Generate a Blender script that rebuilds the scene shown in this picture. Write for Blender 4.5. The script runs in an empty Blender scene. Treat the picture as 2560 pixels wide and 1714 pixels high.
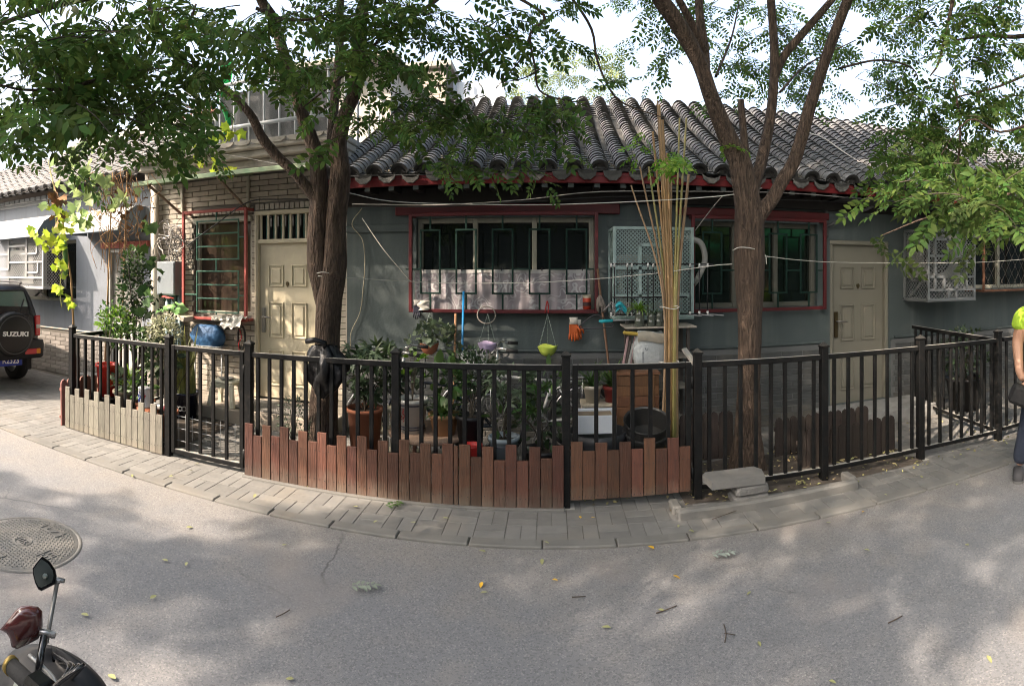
import bpy, bmesh, math, random
import numpy as np
from mathutils import Vector, Matrix
random.seed(7); rng = np.random.default_rng(7)
PI = math.pi; R = math.radians
scene = bpy.context.scene
C = scene.collection
# ---------------------------------------------------------------- camera (a phone panorama: central cylindrical lens)
F, X0, YH, H = 1420.0, 1380.0, 680.0, 1.68
cam = bpy.data.cameras.new('camera')
cam.type = 'PANO'; cam.panorama_type = 'CENTRAL_CYLINDRICAL'
cam.central_cylindrical_range_u_min = -1280 / F; cam.central_cylindrical_range_u_max = 1280 / F
cam.central_cylindrical_range_v_max = YH / F; cam.central_cylindrical_range_v_min = -(1714 - YH) / F
cam.central_cylindrical_radius = 1.0
cam.clip_start = 0.05; cam.clip_end = 2000
camo = bpy.data.objects.new('camera', cam); C.objects.link(camo)
camo.location = (0, 0, H); camo.rotation_euler = (PI / 2, 0, -(1280 - X0) / F)
scene.camera = camo
# ---------------------------------------------------------------- sky and sun
SUN_DIR = Vector((-0.63, -0.46, 0.66)).normalized()      # towards the sun
w = bpy.data.worlds.new('World'); scene.world = w; w.use_nodes = True
nt = w.node_tree; bgn = nt.nodes['Background']
sky = nt.nodes.new('ShaderNodeTexSky'); sky.sky_type = 'NISHITA'; sky.sun_disc = False
sky.sun_elevation = math.asin(SUN_DIR.z); sky.sun_rotation = math.atan2(SUN_DIR.x, SUN_DIR.y)
sky.air_density = 1.0; sky.dust_density = 6.0; sky.ozone_density = 0.6
hz = nt.nodes.new('ShaderNodeHueSaturation'); hz.inputs['Saturation'].default_value = 0.72   # hazy summer sky
nt.links.new(sky.outputs[0], hz.inputs['Color']); nt.links.new(hz.outputs[0], bgn.inputs[0]); bgn.inputs[1].default_value = 0.15
sun = bpy.data.lights.new('sun', 'SUN'); sun.energy = 3.1; sun.angle = R(0.6); sun.color = (1, 0.83, 0.67)
suno = bpy.data.objects.new('sun', sun); C.objects.link(suno)
suno.rotation_euler = (-SUN_DIR).to_track_quat('-Z', 'Y').to_euler(); suno.location = SUN_DIR * 30
vs = scene.view_settings; vs.view_transform = 'Standard'; vs.look = 'None'; vs.gamma = 1.0; vs.use_curve_mapping = False
vs.exposure = 2.05
scene.cycles.pixel_filter_type = 'BLACKMAN_HARRIS'; scene.cycles.filter_width = 1.05
scene.cycles.max_bounces = 6; scene.cycles.diffuse_bounces = 3; scene.cycles.transparent_max_bounces = 8
# ---------------------------------------------------------------- places: photograph reading -> metres
def at(px, py, Y):
    th = (px - X0) / F
    return Vector((Y * math.tan(th), Y, H - (py - YH) / F * Y / math.cos(th)))
def ax(px, Y): return Y * math.tan((px - X0) / F)
def rad(px, py, r):
    th = (px - X0) / F
    return Vector((r * math.sin(th), r * math.cos(th), H - (py - YH) / F * r))
def gr(px, py, z=0.0):
    return rad(px, py, (H - z) * F / (py - YH))
# ---------------------------------------------------------------- materials
MATS = {}
def M(name, col, rough=0.7, col2=None, nscale=6.0, namt=0.6, var=0.0, bump=0.0, bscale=80.0, metal=0.0, spec=0.4,
      stretch=None, dirt=None, trans=0.0, hue=0.0, dust_highlight=None, foot=None, streak=None):
    if name in MATS: return MATS[name]
    m = bpy.data.materials.new(name); m.use_nodes = True; MATS[name] = m
    n = m.node_tree.nodes; l = m.node_tree.links; b = n['Principled BSDF']
    b.inputs['Roughness'].default_value = rough; b.inputs['Metallic'].default_value = metal
    b.inputs['Specular IOR Level'].default_value = spec
    geo = n.new('ShaderNodeNewGeometry'); vec = geo.outputs['Position']
    if stretch:
        mp = n.new('ShaderNodeMapping'); mp.inputs['Scale'].default_value = stretch; l.new(vec, mp.inputs[0]); vec = mp.outputs[0]
    def noise(scale, detail=4, v=None):
        t = n.new('ShaderNodeTexNoise'); t.inputs['Scale'].default_value = scale; t.inputs['Detail'].default_value = detail
        l.new(v or vec, t.inputs['Vector']); return t.outputs[0]
    def ramp(s, a, bb):
        mr = n.new('ShaderNodeMapRange'); mr.inputs[1].default_value = a; mr.inputs[2].default_value = bb; l.new(s, mr.inputs[0]); return mr.outputs[0]
    def mix(f, a, bb, mode='MIX'):
        x = n.new('ShaderNodeMix'); x.data_type = 'RGBA'; x.blend_type = mode
        for sock, val in ((x.inputs[0], f), (x.inputs[6], a), (x.inputs[7], bb)):
            if hasattr(val, 'links') or hasattr(val, 'is_linked'): l.new(val, sock)
            elif isinstance(val, (int, float)): sock.default_value = val
            else: sock.default_value = (*val, 1)
        return x.outputs[2]
    rgb = n.new('ShaderNodeRGB'); rgb.outputs[0].default_value = (*col, 1); c = rgb.outputs[0]
    if col2:
        f = ramp(noise(nscale, 5), 0.5 - 0.3 * (1.01 - namt), 0.5 + 0.3 * (1.01 - namt) + 0.12); c = mix(f, c, col2)
    if dirt:   # (colour, scale, amount): blotches of dust and stain
        f = ramp(noise(dirt[1], 6, geo.outputs['Position']), 0.52, 0.75)
        mu = n.new('ShaderNodeMath'); mu.operation = 'MULTIPLY'; l.new(f, mu.inputs[0]); mu.inputs[1].default_value = dirt[2]
        c = mix(mu.outputs[0], c, dirt[0])
    if streak:   # run-off stains on upright faces: (colour, amount)
        ms_ = n.new('ShaderNodeMapping'); ms_.inputs['Scale'].default_value = (7, 7, .45); l.new(geo.outputs['Position'], ms_.inputs[0])
        mu = n.new('ShaderNodeMath'); mu.operation = 'MULTIPLY'; l.new(ramp(noise(1.0, 7, ms_.outputs[0]), .5, .72), mu.inputs[0]); mu.inputs[1].default_value = streak[1]; c = mix(mu.outputs[0], c, streak[0])
    if foot:     # dried mud splashed up from the paving: (colour, height)
        sz = n.new('ShaderNodeSeparateXYZ'); l.new(geo.outputs['Position'], sz.inputs[0]); ad_ = n.new('ShaderNodeMath'); ad_.operation = 'MULTIPLY_ADD'; l.new(noise(9, 6, geo.outputs['Position']), ad_.inputs[0]); ad_.inputs[1].default_value = -foot[1] * 1.6; l.new(sz.outputs[2], ad_.inputs[2])
        mf = n.new('ShaderNodeMapRange'); mf.inputs[1].default_value = foot[1] * .2; mf.inputs[2].default_value = -foot[1] * .9; mf.inputs[4].default_value = .8; l.new(ad_.outputs[0], mf.inputs[0]); c = mix(mf.outputs[0], c, foot[0])
    if dust_highlight:   # settled dust, plus sky highlight put into the colour, on upward faces
        sx = n.new('ShaderNodeSeparateXYZ'); l.new(geo.outputs['Normal'], sx.inputs[0]); c = mix(ramp(sx.outputs[2], .75, .95), c, dust_highlight)
    if var or hue:
        oi = n.new('ShaderNodeObjectInfo'); ad = n.new('ShaderNodeMath'); ad.operation = 'ADD'
        l.new(oi.outputs['Random'], ad.inputs[0]); l.new(geo.outputs['Random Per Island'], ad.inputs[1])
        fr = n.new('ShaderNodeMath'); fr.operation = 'FRACT'; l.new(ad.outputs[0], fr.inputs[0])
        hs = n.new('ShaderNodeHueSaturation'); l.new(c, hs.inputs['Color'])
        mr = n.new('ShaderNodeMapRange'); mr.inputs[3].default_value = 1 - var; mr.inputs[4].default_value = 1 + var; l.new(fr.outputs[0], mr.inputs[0])
        l.new(mr.outputs[0], hs.inputs['Value'])
        if hue:
            m2 = n.new('ShaderNodeMath'); m2.operation = 'MULTIPLY'; m2.inputs[1].default_value = 7.31; l.new(fr.outputs[0], m2.inputs[0])
            f2 = n.new('ShaderNodeMath'); f2.operation = 'FRACT'; l.new(m2.outputs[0], f2.inputs[0])
            mr2 = n.new('ShaderNodeMapRange'); mr2.inputs[3].default_value = 0.5 - hue; mr2.inputs[4].default_value = 0.5 + hue; l.new(f2.outputs[0], mr2.inputs[0])
            l.new(mr2.outputs[0], hs.inputs['Hue'])
        c = hs.outputs[0]
    l.new(c, b.inputs['Base Color'])
    if bump:
        bp = n.new('ShaderNodeBump'); bp.inputs['Strength'].default_value = bump; bp.inputs['Distance'].default_value = 0.01
        l.new(noise(bscale, 5), bp.inputs['Height']); l.new(bp.outputs[0], b.inputs['Normal'])
    if trans:
        tr = n.new('ShaderNodeBsdfTranslucent'); l.new(c, tr.inputs[0]); ms = n.new('ShaderNodeMixShader'); ms.inputs[0].default_value = trans
        l.new(b.outputs[0], ms.inputs[1]); l.new(tr.outputs[0], ms.inputs[2]); l.new(ms.outputs[0], n['Material Output'].inputs[0])
    return m
def glass(name, col, rough=0.03, alpha=1.0):
    if name in MATS: return MATS[name]
    m = bpy.data.materials.new(name); m.use_nodes = True; MATS[name] = m
    b = m.node_tree.nodes['Principled BSDF']; b.inputs['Base Color'].default_value = (*col, 1)
    b.inputs['Roughness'].default_value = rough; b.inputs['Specular IOR Level'].default_value = 0.6; b.inputs['Alpha'].default_value = alpha
    return m
# ---------------------------------------------------------------- mesh builder
class MB:
    def __init__(s): s.v = []; s.f = []; s.mi = []; s.sm = []; s.cm = 0
    def add(s, vs, fs, smooth=False):
        k = len(s.v); s.v += [tuple(v) for v in vs]
        for f in fs: s.f.append([i + k for i in f]); s.mi.append(s.cm); s.sm.append(smooth)
        return s
    def box(s, c, d, rz=0.0, mat=None):
        x, y, z = d[0] / 2, d[1] / 2, d[2] / 2
        vs = [Vector((a, b, e)) for a in (-x, x) for b in (-y, y) for e in (-z, z)]
        m = mat or Matrix.Rotation(rz, 3, 'Z'); c = Vector(c)
        return s.add([c + m @ v for v in vs], [(0, 1, 3, 2), (4, 6, 7, 5), (0, 4, 5, 1), (2, 3, 7, 6), (0, 2, 6, 4), (1, 5, 7, 3)])
    def cbox(s, c, d, ch=0.004, rz=0.0, mat=None):
        x, y, z = d[0] / 2, d[1] / 2, d[2] / 2; ch = min(ch, x * .9, y * .9, z * .9)
        m = mat or Matrix.Rotation(rz, 3, 'Z'); c = Vector(c); vs = []; idx = {}
        for a in (-1, 1):
            for b in (-1, 1):
                for e in (-1, 1):
                    for k, p in enumerate(((a * x, b * (y - ch), e * (z - ch)), (a * (x - ch), b * y, e * (z - ch)), (a * (x - ch), b * (y - ch), e * z))):
                        idx[(a, b, e, k)] = len(vs); vs.append(c + m @ Vector(p))
        fs = []
        for a in (-1, 1):
            fs.append([idx[(a, -1, -1, 0)], idx[(a, 1, -1, 0)], idx[(a, 1, 1, 0)], idx[(a, -1, 1, 0)]][::a])
            fs.append([idx[(-1, a, -1, 1)], idx[(-1, a, 1, 1)], idx[(1, a, 1, 1)], idx[(1, a, -1, 1)]][::a])
            fs.append([idx[(-1, -1, a, 2)], idx[(1, -1, a, 2)], idx[(1, 1, a, 2)], idx[(-1, 1, a, 2)]][::a])
            for b in (-1, 1):
                q = a * b
                fs.append([idx[(a, b, -1, 0)], idx[(a, b, -1, 1)], idx[(a, b, 1, 1)], idx[(a, b, 1, 0)]][::q])
                fs.append([idx[(a, -1, b, 0)], idx[(a, 1, b, 0)], idx[(a, 1, b, 2)], idx[(a, -1, b, 2)]][::q])
                fs.append([idx[(-1, a, b, 1)], idx[(-1, a, b, 2)], idx[(1, a, b, 2)], idx[(1, a, b, 1)]][::q])
                for e in (-1, 1): fs.append([idx[(a, b, e, 0)], idx[(a, b, e, 1)], idx[(a, b, e, 2)]][::a * b * e])
        return s.add(vs, fs)
    def bar(s, p, q, wd, ht=None, ch=0.0):
        p, q = Vector(p), Vector(q); d = q - p; L = d.length
        if L < 1e-6: return s
        z = d / L; up = Vector((0, 0, 1)) if abs(z.z) < .95 else Vector((0, 1, 0))
        x = up.cross(z).normalized(); y = z.cross(x)
        m = Matrix((x, y, z)).transposed(); a = (wd, ht or wd, L)
        return s.cbox((p + q) / 2, a, ch, mat=m) if ch else s.box((p + q) / 2, a, mat=m)
    def tube(s, pts, rs, n=8, caps=True, smooth=True, wob=0.0, flat=None):
        pts = [Vector(p) for p in pts]
        if not isinstance(rs, (list, tuple)): rs = [rs] * len(pts)
        vs = []; prev = None
        for i, p in enumerate(pts):
            t = (pts[min(i + 1, len(pts) - 1)] - pts[max(i - 1, 0)])
            t = t.normalized() if t.length > 1e-9 else Vector((0, 0, 1))
            if prev is None:
                a = Vector((1, 0, 0)) if abs(t.x) < .8 else Vector((0, 1, 0)); u = (a - t * a.dot(t)).normalized()
            else: u = (prev - t * prev.dot(t)).normalized()
            prev = u; vv = t.cross(u)
            for k in range(n):
                an = 2 * PI * k / n; r = rs[i] * (1 + (random.uniform(-wob, wob) if wob else 0))
                vs.append(p + (u * math.cos(an) + vv * math.sin(an) * (flat or 1)) * r)
        fs = [(i * n + k, i * n + (k + 1) % n, (i + 1) * n + (k + 1) % n, (i + 1) * n + k) for i in range(len(pts) - 1) for k in range(n)]
        if caps: fs += [tuple(range(n))[::-1], tuple(range((len(pts) - 1) * n, len(pts) * n))]
        return s.add(vs, fs, smooth)
    def lathe(s, prof, c=(0, 0, 0), n=20, smooth=True, mat=None, sx=1.0, sy=1.0):
        c = Vector(c); vs = []; m = mat or Matrix.Identity(3)
        for r, z in prof:
            for k in range(n): vs.append(c + m @ Vector((r * sx * math.cos(2 * PI * k / n), r * sy * math.sin(2 * PI * k / n), z)))
        fs = [(i * n + k, i * n + (k + 1) % n, (i + 1) * n + (k + 1) % n, (i + 1) * n + k) for i in range(len(prof) - 1) for k in range(n)]
        return s.add(vs, fs, smooth)
    def disc(s, c, r, n=20, mat=None, up=True):
        m = mat or Matrix.Identity(3); c = Vector(c)
        return s.add([c + m @ Vector((r * math.cos(2 * PI * k / n), r * math.sin(2 * PI * k / n), 0)) for k in range(n)], [tuple(range(n)) if up else tuple(range(n))[::-1]])
    def prism(s, poly, o, u, v, d):       # polygon in the plane (o; u, v), thickness vector d
        o, u, v, d = Vector(o), Vector(u), Vector(v), Vector(d); n = len(poly)
        a = [o + u * x + v * y for x, y in poly]
        fs = [tuple(range(n))[::-1], tuple(range(n, 2 * n))] + [(i, (i + 1) % n, n + (i + 1) % n, n + i) for i in range(n)]
        return s.add(a + [p + d for p in a], fs)
    def grid(s, fn, nu, nv, smooth=True):
        vs = [fn(i / nu, j / nv) for j in range(nv + 1) for i in range(nu + 1)]
        fs = [(j * (nu + 1) + i, j * (nu + 1) + i + 1, (j + 1) * (nu + 1) + i + 1, (j + 1) * (nu + 1) + i) for j in range(nv) for i in range(nu)]
        return s.add(vs, fs, smooth)
    def mesh(s, name, mats, org=(0, 0, 0)):
        me = bpy.data.meshes.new(name); o = Vector(org)
        me.from_pydata([tuple(Vector(v) - o) for v in s.v], [], s.f)
        for m in (mats if isinstance(mats, (list, tuple)) else [mats]): me.materials.append(m)
        me.polygons.foreach_set('material_index', s.mi); me.polygons.foreach_set('use_smooth', s.sm); me.update()
        return me
    def build(s, name, mats, parent=None, **kw):
        me = s.mesh(name, mats, ORG.get(parent.name, (0, 0, 0)) if parent else (0, 0, 0))
        return link(name, me, parent, **kw)
ORG = {}
def link(name, me, parent=None, label=None, cat=None, group=None, kind=None):
    o = bpy.data.objects.new(name, me); C.objects.link(o)
    if parent: o.parent = parent; ORG[o.name] = ORG.get(parent.name, Vector((0, 0, 0)))
    else: ORG[o.name] = Vector((0, 0, 0))
    if label: o['label'] = label
    if cat: o['category'] = cat
    if group: o['group'] = group
    if kind: o['kind'] = kind
    return o
def thing(name, label, cat, loc=(0, 0, 0), group=None, rz=0.0, local=False):
    o = link(name, None, None, label, cat, group); o.location = loc; o.rotation_euler = (0, 0, rz); o.empty_display_size = 0.1
    ORG[o.name] = Vector((0, 0, 0)) if (local or rz) else Vector(loc)
    return o
def piece(name, me, loc, parent, rot=None, scale=None):        # one of many alike pieces, mesh data shared
    o = bpy.data.objects.new(name, me); C.objects.link(o); o.parent = parent
    o.location = Vector(loc) - ORG.get(parent.name, Vector((0, 0, 0)))
    if rot is not None: o.rotation_euler = rot
    if scale is not None: o.scale = scale
    return o
def smoothpts(pts, k=4):                                        # Catmull-Rom through control points
    P = [Vector(p) for p in pts]
    if len(P) < 3: return [P[0].lerp(P[-1], i / k) for i in range(k + 1)]
    P = [P[0] * 2 - P[1]] + P + [P[-1] * 2 - P[-2]]; out = []
    for i in range(1, len(P) - 2):
        for j in range(k):
            t = j / k; a, b, c, d = P[i - 1:i + 3]
            out.append(0.5 * ((2 * b) + (c - a) * t + (2 * a - 5 * b + 4 * c - d) * t * t + (3 * b - 3 * c + d - a) * t ** 3))
    return out + [P[-2]]
def lerps(a, n): return list(np.interp(np.linspace(0, 1, n), np.linspace(0, 1, len(a)), a))
def wire(name, pts, r, m, label, cat='cable', group=None, k=8, n=5, parent=None):
    mb = MB(); mb.tube(smoothpts(pts, k), r, n)
    return mb.build(name, m, parent, label=label, cat=cat, group=group) if not parent else mb.build(name, m, parent)
# ---------------------------------------------------------------- foliage: one template repeated over many placements, one mesh
def scatter(name, tmpl, pos, rot, scl, mat, parent=None, kind=None, **kw):
    tv, tf = tmpl; tv = np.array(tv, float); n = len(pos); pos = np.asarray(pos, float); scl = np.asarray(scl, float).reshape(-1, 1, 1)
    v = np.einsum('nij,kj->nki', rot, tv) * scl + pos[:, None, :]
    org = np.array(ORG.get(parent.name, (0, 0, 0)) if parent else (0, 0, 0), float)
    v = (v - org).reshape(-1, 3)
    lt = np.array([len(f) for f in tf]); fl = np.concatenate([np.array(f) for f in tf])
    loops = (fl[None, :] + (np.arange(n) * len(tv))[:, None]).ravel(); tot = np.tile(lt, n); st = np.concatenate([[0], np.cumsum(tot)[:-1]])
    me = bpy.data.meshes.new(name); me.vertices.add(len(v)); me.vertices.foreach_set('co', v.ravel().astype(np.float32))
    me.loops.add(len(loops)); me.loops.foreach_set('vertex_index', loops.astype(np.int32))
    me.polygons.add(len(tot)); me.polygons.foreach_set('loop_start', st.astype(np.int32))
    me.polygons.foreach_set('loop_total', tot.astype(np.int32))
    me.materials.append(mat); me.update(calc_edges=True); me.validate()
    return link(name, me, parent, kind=kind, **kw)
def frames(d, up=None, roll=0.6):            # rotation matrices whose x axis follows d
    d = np.asarray(d, float); d = d / np.linalg.norm(d, axis=1, keepdims=True); n = len(d)
    z = np.tile([0, 0, 1.0], (n, 1)) + rng.normal(0, roll, (n, 3)); z = z - (z * d).sum(1, keepdims=True) * d
    z /= np.linalg.norm(z, axis=1, keepdims=True) + 1e-9; y = np.cross(z, d)
    return np.stack([d, y, z], axis=2)
def leaf6(L, W, x=0, y=0, z=0, an=0.0, droop=0.15, fold=0.25):
    pr = [(0, 0), (0.33, 0.5), (0.68, 0.42), (1, 0)]; ca, sa = math.cos(an), math.sin(an); vs = []
    def P(a, b):
        px, py = a * L, b * W; return (x + px * ca - py * sa, y + px * sa + py * ca, z - droop * L * a * a + abs(b) * W * fold)
    vs = [P(0, 0), P(.33, .5), P(.7, .4), P(1, 0), P(.7, -.4), P(.33, -.5), P(.36, 0), P(.7, 0)]
    return vs, [(0, 6, 1), (1, 6, 7, 2), (2, 7, 3), (0, 5, 6), (5, 4, 7, 6), (4, 3, 7)]
def leaf4(L, W, x=0, y=0, z=0, an=0.0, droop=0.1):
    ca, sa = math.cos(an), math.sin(an)
    def P(a, b): return (x + a * L * ca - b * W * sa, y + a * L * sa + b * W * ca, z - droop * L * a)
    return [P(0, 0), P(.45, .5), P(1, 0), P(.45, -.5)], [(0, 3, 2, 1)]
def merge(parts):
    V, Fc = [], []
    for v, f in parts: k = len(V); V += list(v); Fc += [tuple(i + k for i in q) for q in f]
    return V, Fc
def compound(pairs=5, lw=0.42, fine=True):   # feather leaf, unit length along x
    ps = [([(0, -.006, 0), (1, -.003, -.12), (1, .003, -.12), (0, .006, 0)], [(0, 1, 2, 3)])]; fn = leaf6 if fine else leaf4
    for i in range(pairs):
        t = 0.2 + 0.72 * i / (pairs - 1); z = -.12 * t * t; L = 0.35 * (1 - .25 * abs(t - .5))
        for s in (1, -1): ps.append(fn(L, L * lw, t + random.uniform(-.02, .02), s * .015, z, s * R(random.uniform(52, 72)), random.uniform(.05, .35)))
    ps.append(fn(.34, .34 * lw, .97, 0, -.12, 0, .3)); return merge(ps)
FEATHER = compound(5, .45, True); FEATHER2 = compound(4, .5, False)
WHORL = merge([leaf6(.9 + .1 * math.cos(k), .3, 0, 0, 0, 2 * PI * k / 7, .35, .2) for k in range(7)])
OVAL = leaf6(1, .5); NARROW = leaf6(1, .22, droop=.4); ROUND = leaf6(1, .85, droop=.3)
def strapleaf(L=1.0, W=.06, bend=1.0, n=5):
    vs = []; fs = []
    for i in range(n + 1):
        t = i / n; wv = W * (1 - t ** 2.5) * .5 + .002; a = t * bend
        x = (math.sin(a) / max(bend, .01)) * L if bend > .05 else 0; 
        vs += [(L * (1 - math.cos(a)) / max(bend, .01), -wv, L * math.sin(a) / max(bend, .01)), (L * (1 - math.cos(a)) / max(bend, .01), wv, L * math.sin(a) / max(bend, .01))]
    for i in range(n): fs.append((2 * i, 2 * i + 2, 2 * i + 3, 2 * i + 1))
    return vs, fs
def lobed():
    ks = [(0, 0), (.1, .35), (.05, .55), (.38, .42), (.55, .6), (.68, .3), (1.0, 0), (.68, -.3), (.55, -.6), (.38, -.42), (.05, -.55), (.1, -.35)]
    vs = [(x, y, -.2 * x * x + .12 * abs(y)) for x, y in ks] + [(.4, 0, -.06)]
    return vs, [(i, 12, (i + 1) % 12)[::-1] for i in range(12)]
LOBED = lobed()
def ball(n, c, r, shell=0.0, drop=None):     # points in an ellipsoid, optionally near its shell
    p = rng.normal(size=(n, 3)); p /= np.linalg.norm(p, axis=1, keepdims=True); u = rng.random(n) ** (1 / 3)
    u = shell + (1 - shell) * u; return p * u[:, None] * np.array(r) + np.array(c), p
def bush(parent, c, r, n, tm, size, mat, name='foliage', shell=.3, up=0.2, var=.3, roll=.8):
    p, d = ball(n, c, r, shell); d = d + rng.normal(0, .5, d.shape) + np.array([0, 0, up])
    return scatter(name, tm, p, frames(d, roll=roll), size * (1 + rng.uniform(-var, var, n)), mat, parent)
def azrot(az, tilt):                          # for strap leaves: stand up, lean outwards
    return np.array([[[math.cos(a) * math.cos(t), -math.sin(a), math.cos(a) * math.sin(t)], [math.sin(a) * math.cos(t), math.cos(a), math.sin(a) * math.sin(t)], [-math.sin(t), 0, math.cos(t)]] for a, t in zip(az, tilt)])
# ================================================================ materials of the setting
def asphalt():
    m = bpy.data.materials.new('asphalt'); m.use_nodes = True; n = m.node_tree.nodes; l = m.node_tree.links; b = n['Principled BSDF']
    b.inputs['Roughness'].default_value = 0.78; b.inputs['Specular IOR Level'].default_value = 0.35
    g = n.new('ShaderNodeNewGeometry'); P = g.outputs['Position']
    def tex(kind, sc, **k):
        t = n.new(kind); t.inputs['Scale'].default_value = sc; l.new(P, t.inputs['Vector'])
        if 'Detail' in t.inputs and 'det' in k: t.inputs['Detail'].default_value = k['det']
        return t
    def mr(s, a, bb, c=0., d=1.):
        x = n.new('ShaderNodeMapRange'); x.inputs[1].default_value = a; x.inputs[2].default_value = bb; x.inputs[3].default_value = c; x.inputs[4].default_value = d; l.new(s, x.inputs[0]); return x.outputs[0]
    def mix(f, a, bb, mode='MIX'):
        x = n.new('ShaderNodeMix'); x.data_type = 'RGBA'; x.blend_type = mode
        for s, v in ((x.inputs[0], f), (x.inputs[6], a), (x.inputs[7], bb)):
            if isinstance(v, tuple): s.default_value = (*v, 1)
            elif isinstance(v, float): s.default_value = v
            else: l.new(v, s)
        return x.outputs[2]
    big = tex('ShaderNodeTexNoise', 0.55, det=4).outputs[0]; mid = tex('ShaderNodeTexNoise', 3.5, det=6).outputs[0]
    c = mix(mr(big, .35, .65), (.158, .163, .174), (.176, .177, .182))
    c = mix(mr(mid, .5, .72, 0, .55), c, (.205, .196, .188))
    sy = n.new('ShaderNodeSeparateXYZ'); l.new(P, sy.inputs[0])       # dust swept against the kerb
    ad = n.new('ShaderNodeMath'); ad.operation = 'ADD'; l.new(sy.outputs[1], ad.inputs[0]); l.new(mid, ad.inputs[1])
    c = mix(mr(ad.outputs[0], 3.2, 4.0, 0, .7), c, (.225, .205, .18))
    vo = n.new('ShaderNodeTexVoronoi'); vo.inputs['Scale'].default_value = 130; l.new(P, vo.inputs['Vector'])
    sp = n.new('ShaderNodeSeparateColor'); l.new(vo.outputs['Color'], sp.inputs[0])
    c = mix(mr(sp.outputs[0], .72, .76, 0, .42), c, (.07, .07, .076)); c = mix(mr(sp.outputs[1], .86, .9, 0, .3), c, (.36, .355, .345))
    wp = n.new('ShaderNodeTexNoise'); wp.inputs['Scale'].default_value = 2.2; wp.inputs['Detail'].default_value = 6; l.new(P, wp.inputs['Vector'])
    wv = n.new('ShaderNodeMix'); wv.data_type = 'VECTOR'; wv.inputs[0].default_value = .22; l.new(P, wv.inputs[4]); l.new(wp.outputs['Color'], wv.inputs[5])
    ck = n.new('ShaderNodeTexVoronoi'); ck.feature = 'DISTANCE_TO_EDGE'; ck.inputs['Scale'].default_value = .75; l.new(wv.outputs[1], ck.inputs['Vector'])
    cm_ = n.new('ShaderNodeMath'); cm_.operation = 'MULTIPLY'; l.new(mr(ck.outputs['Distance'], .006, .0), cm_.inputs[0]); l.new(mr(tex('ShaderNodeTexNoise', .8, det=2).outputs[0], .52, .6, 0, .75), cm_.inputs[1]); c = mix(cm_.outputs[0], c, (.03, .03, .032))
    st = tex('ShaderNodeTexNoise', 1.3, det=3).outputs[0]; c = mix(mr(st, .62, .7, 0, .4), c, (.12, .122, .128)); c = mix(mr(tex('ShaderNodeTexNoise', .9, det=5).outputs[0], .56, .66, 0, .5), c, (.235, .208, .19))
    fine = tex('ShaderNodeTexNoise', 260, det=3).outputs[0]
    c = mix(mr(fine, .45, .62, 0, .5), c, (.135, .136, .142))
    l.new(c, b.inputs['Base Color'])
    bp = n.new('ShaderNodeBump'); bp.inputs['Strength'].default_value = .35; bp.inputs['Distance'].default_value = .005
    l.new(fine, bp.inputs['Height']); l.new(bp.outputs[0], b.inputs['Normal'])
    return m
ASPH = asphalt()
EARTH = M('earth', (.09, .075, .06), .95, (.05, .042, .035), 12, .5, bump=.6, bscale=60)
PAVE = M('paver', (.17, .166, .156), .9, (.135, .134, .128), 9, .4, var=.14, bump=.25, bscale=160, dirt=((.19, .17, .14), 2.2, .6))
JOINT = M('sand_joint', (.11, .098, .08), .95, (.07, .06, .05), 20, .5, bump=.4)
KERB = M('kerb_concrete', (.16, .156, .145), .9, (.125, .122, .113), 5, .4, var=.1, bump=.3, bscale=120, dirt=((.2, .178, .145), 3, .6))
CONC = M('concrete', (.3, .3, .29), .9, (.2, .2, .195), 5, .4, var=.08, bump=.4, bscale=90, dirt=((.12, .12, .11), 7, .6))
def render_wall(name, a, b2, st): return M(name, a, .85, b2, 1.3, .2, bump=.2, bscale=35, dirt=(st, 2.6, .5), streak=((a[0] * 1.45, a[1] * 1.4, a[2] * 1.35) if a[0] < .15 else (a[0] * .62, a[1] * .62, a[2] * .6), .6))
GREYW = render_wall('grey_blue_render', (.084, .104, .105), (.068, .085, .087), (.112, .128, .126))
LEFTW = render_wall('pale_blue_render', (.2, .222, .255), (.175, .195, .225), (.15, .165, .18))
GBRICK = M('grey_painted_brick', (.084, .088, .087), .85, (.068, .071, .07), 14, .4, var=.12, bump=.3, bscale=120, dirt=((.17, .155, .13), 3, .5), foot=((.15, .135, .11), .25))
BEIGE = M('beige_brick', (.4, .36, .3), .85, (.33, .3, .25), 9, .4, var=.13, bump=.3, bscale=120, dirt=((.22, .2, .18), 3, .5))
LBRICK = M('left_dado_brick', (.3, .275, .25), .85, (.24, .22, .2), 9, .4, var=.22, bump=.3, bscale=120, dirt=((.13, .12, .115), 3, .6))
MORT = M('mortar', (.13, .12, .105), .95, bump=.3)
GMORT = M('grey_mortar', (.13, .135, .135), .95, bump=.3)
RED = M('red_paint', (.19, .014, .018), .5, (.14, .014, .016), 8, .4, bump=.1, dirt=((.1, .04, .035), 9, .5))
DRED = M('dark_red_paint', (.1, .012, .015), .5, (.07, .01, .012), 8, .4, bump=.1)
GREEN = M('green_paint', (.035, .12, .085), .45, (.028, .09, .065), 12, .4, bump=.1, dirt=((.06, .06, .05), 14, .5))
DGREEN = M('dark_green_paint', (.009, .032, .025), .6, (.007, .022, .018), 12, .4, spec=.2)
DOORM = M('cream_door_paint', (.58, .52, .38), .5, (.53, .475, .345), 2, .3, bump=.06, dirt=((.33, .285, .21), 3.5, .55), foot=((.24, .2, .15), .3))
PVC = M('cream_pvc', (.36, .345, .28), .5, (.31, .3, .245), 4, .4, dirt=((.28, .26, .22), 8, .5))
STEEL = M('steel', (.35, .34, .33), .35, metal=.9); BRASS = M('dark_brass', (.1, .075, .04), .4, metal=.8)
TILE = M('roof_tile', (.13, .13, .133), .75, (.215, .215, .213), 22, .25, var=.22, bump=.3, bscale=90, dirt=((.07, .07, .065), 9, .4))
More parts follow.
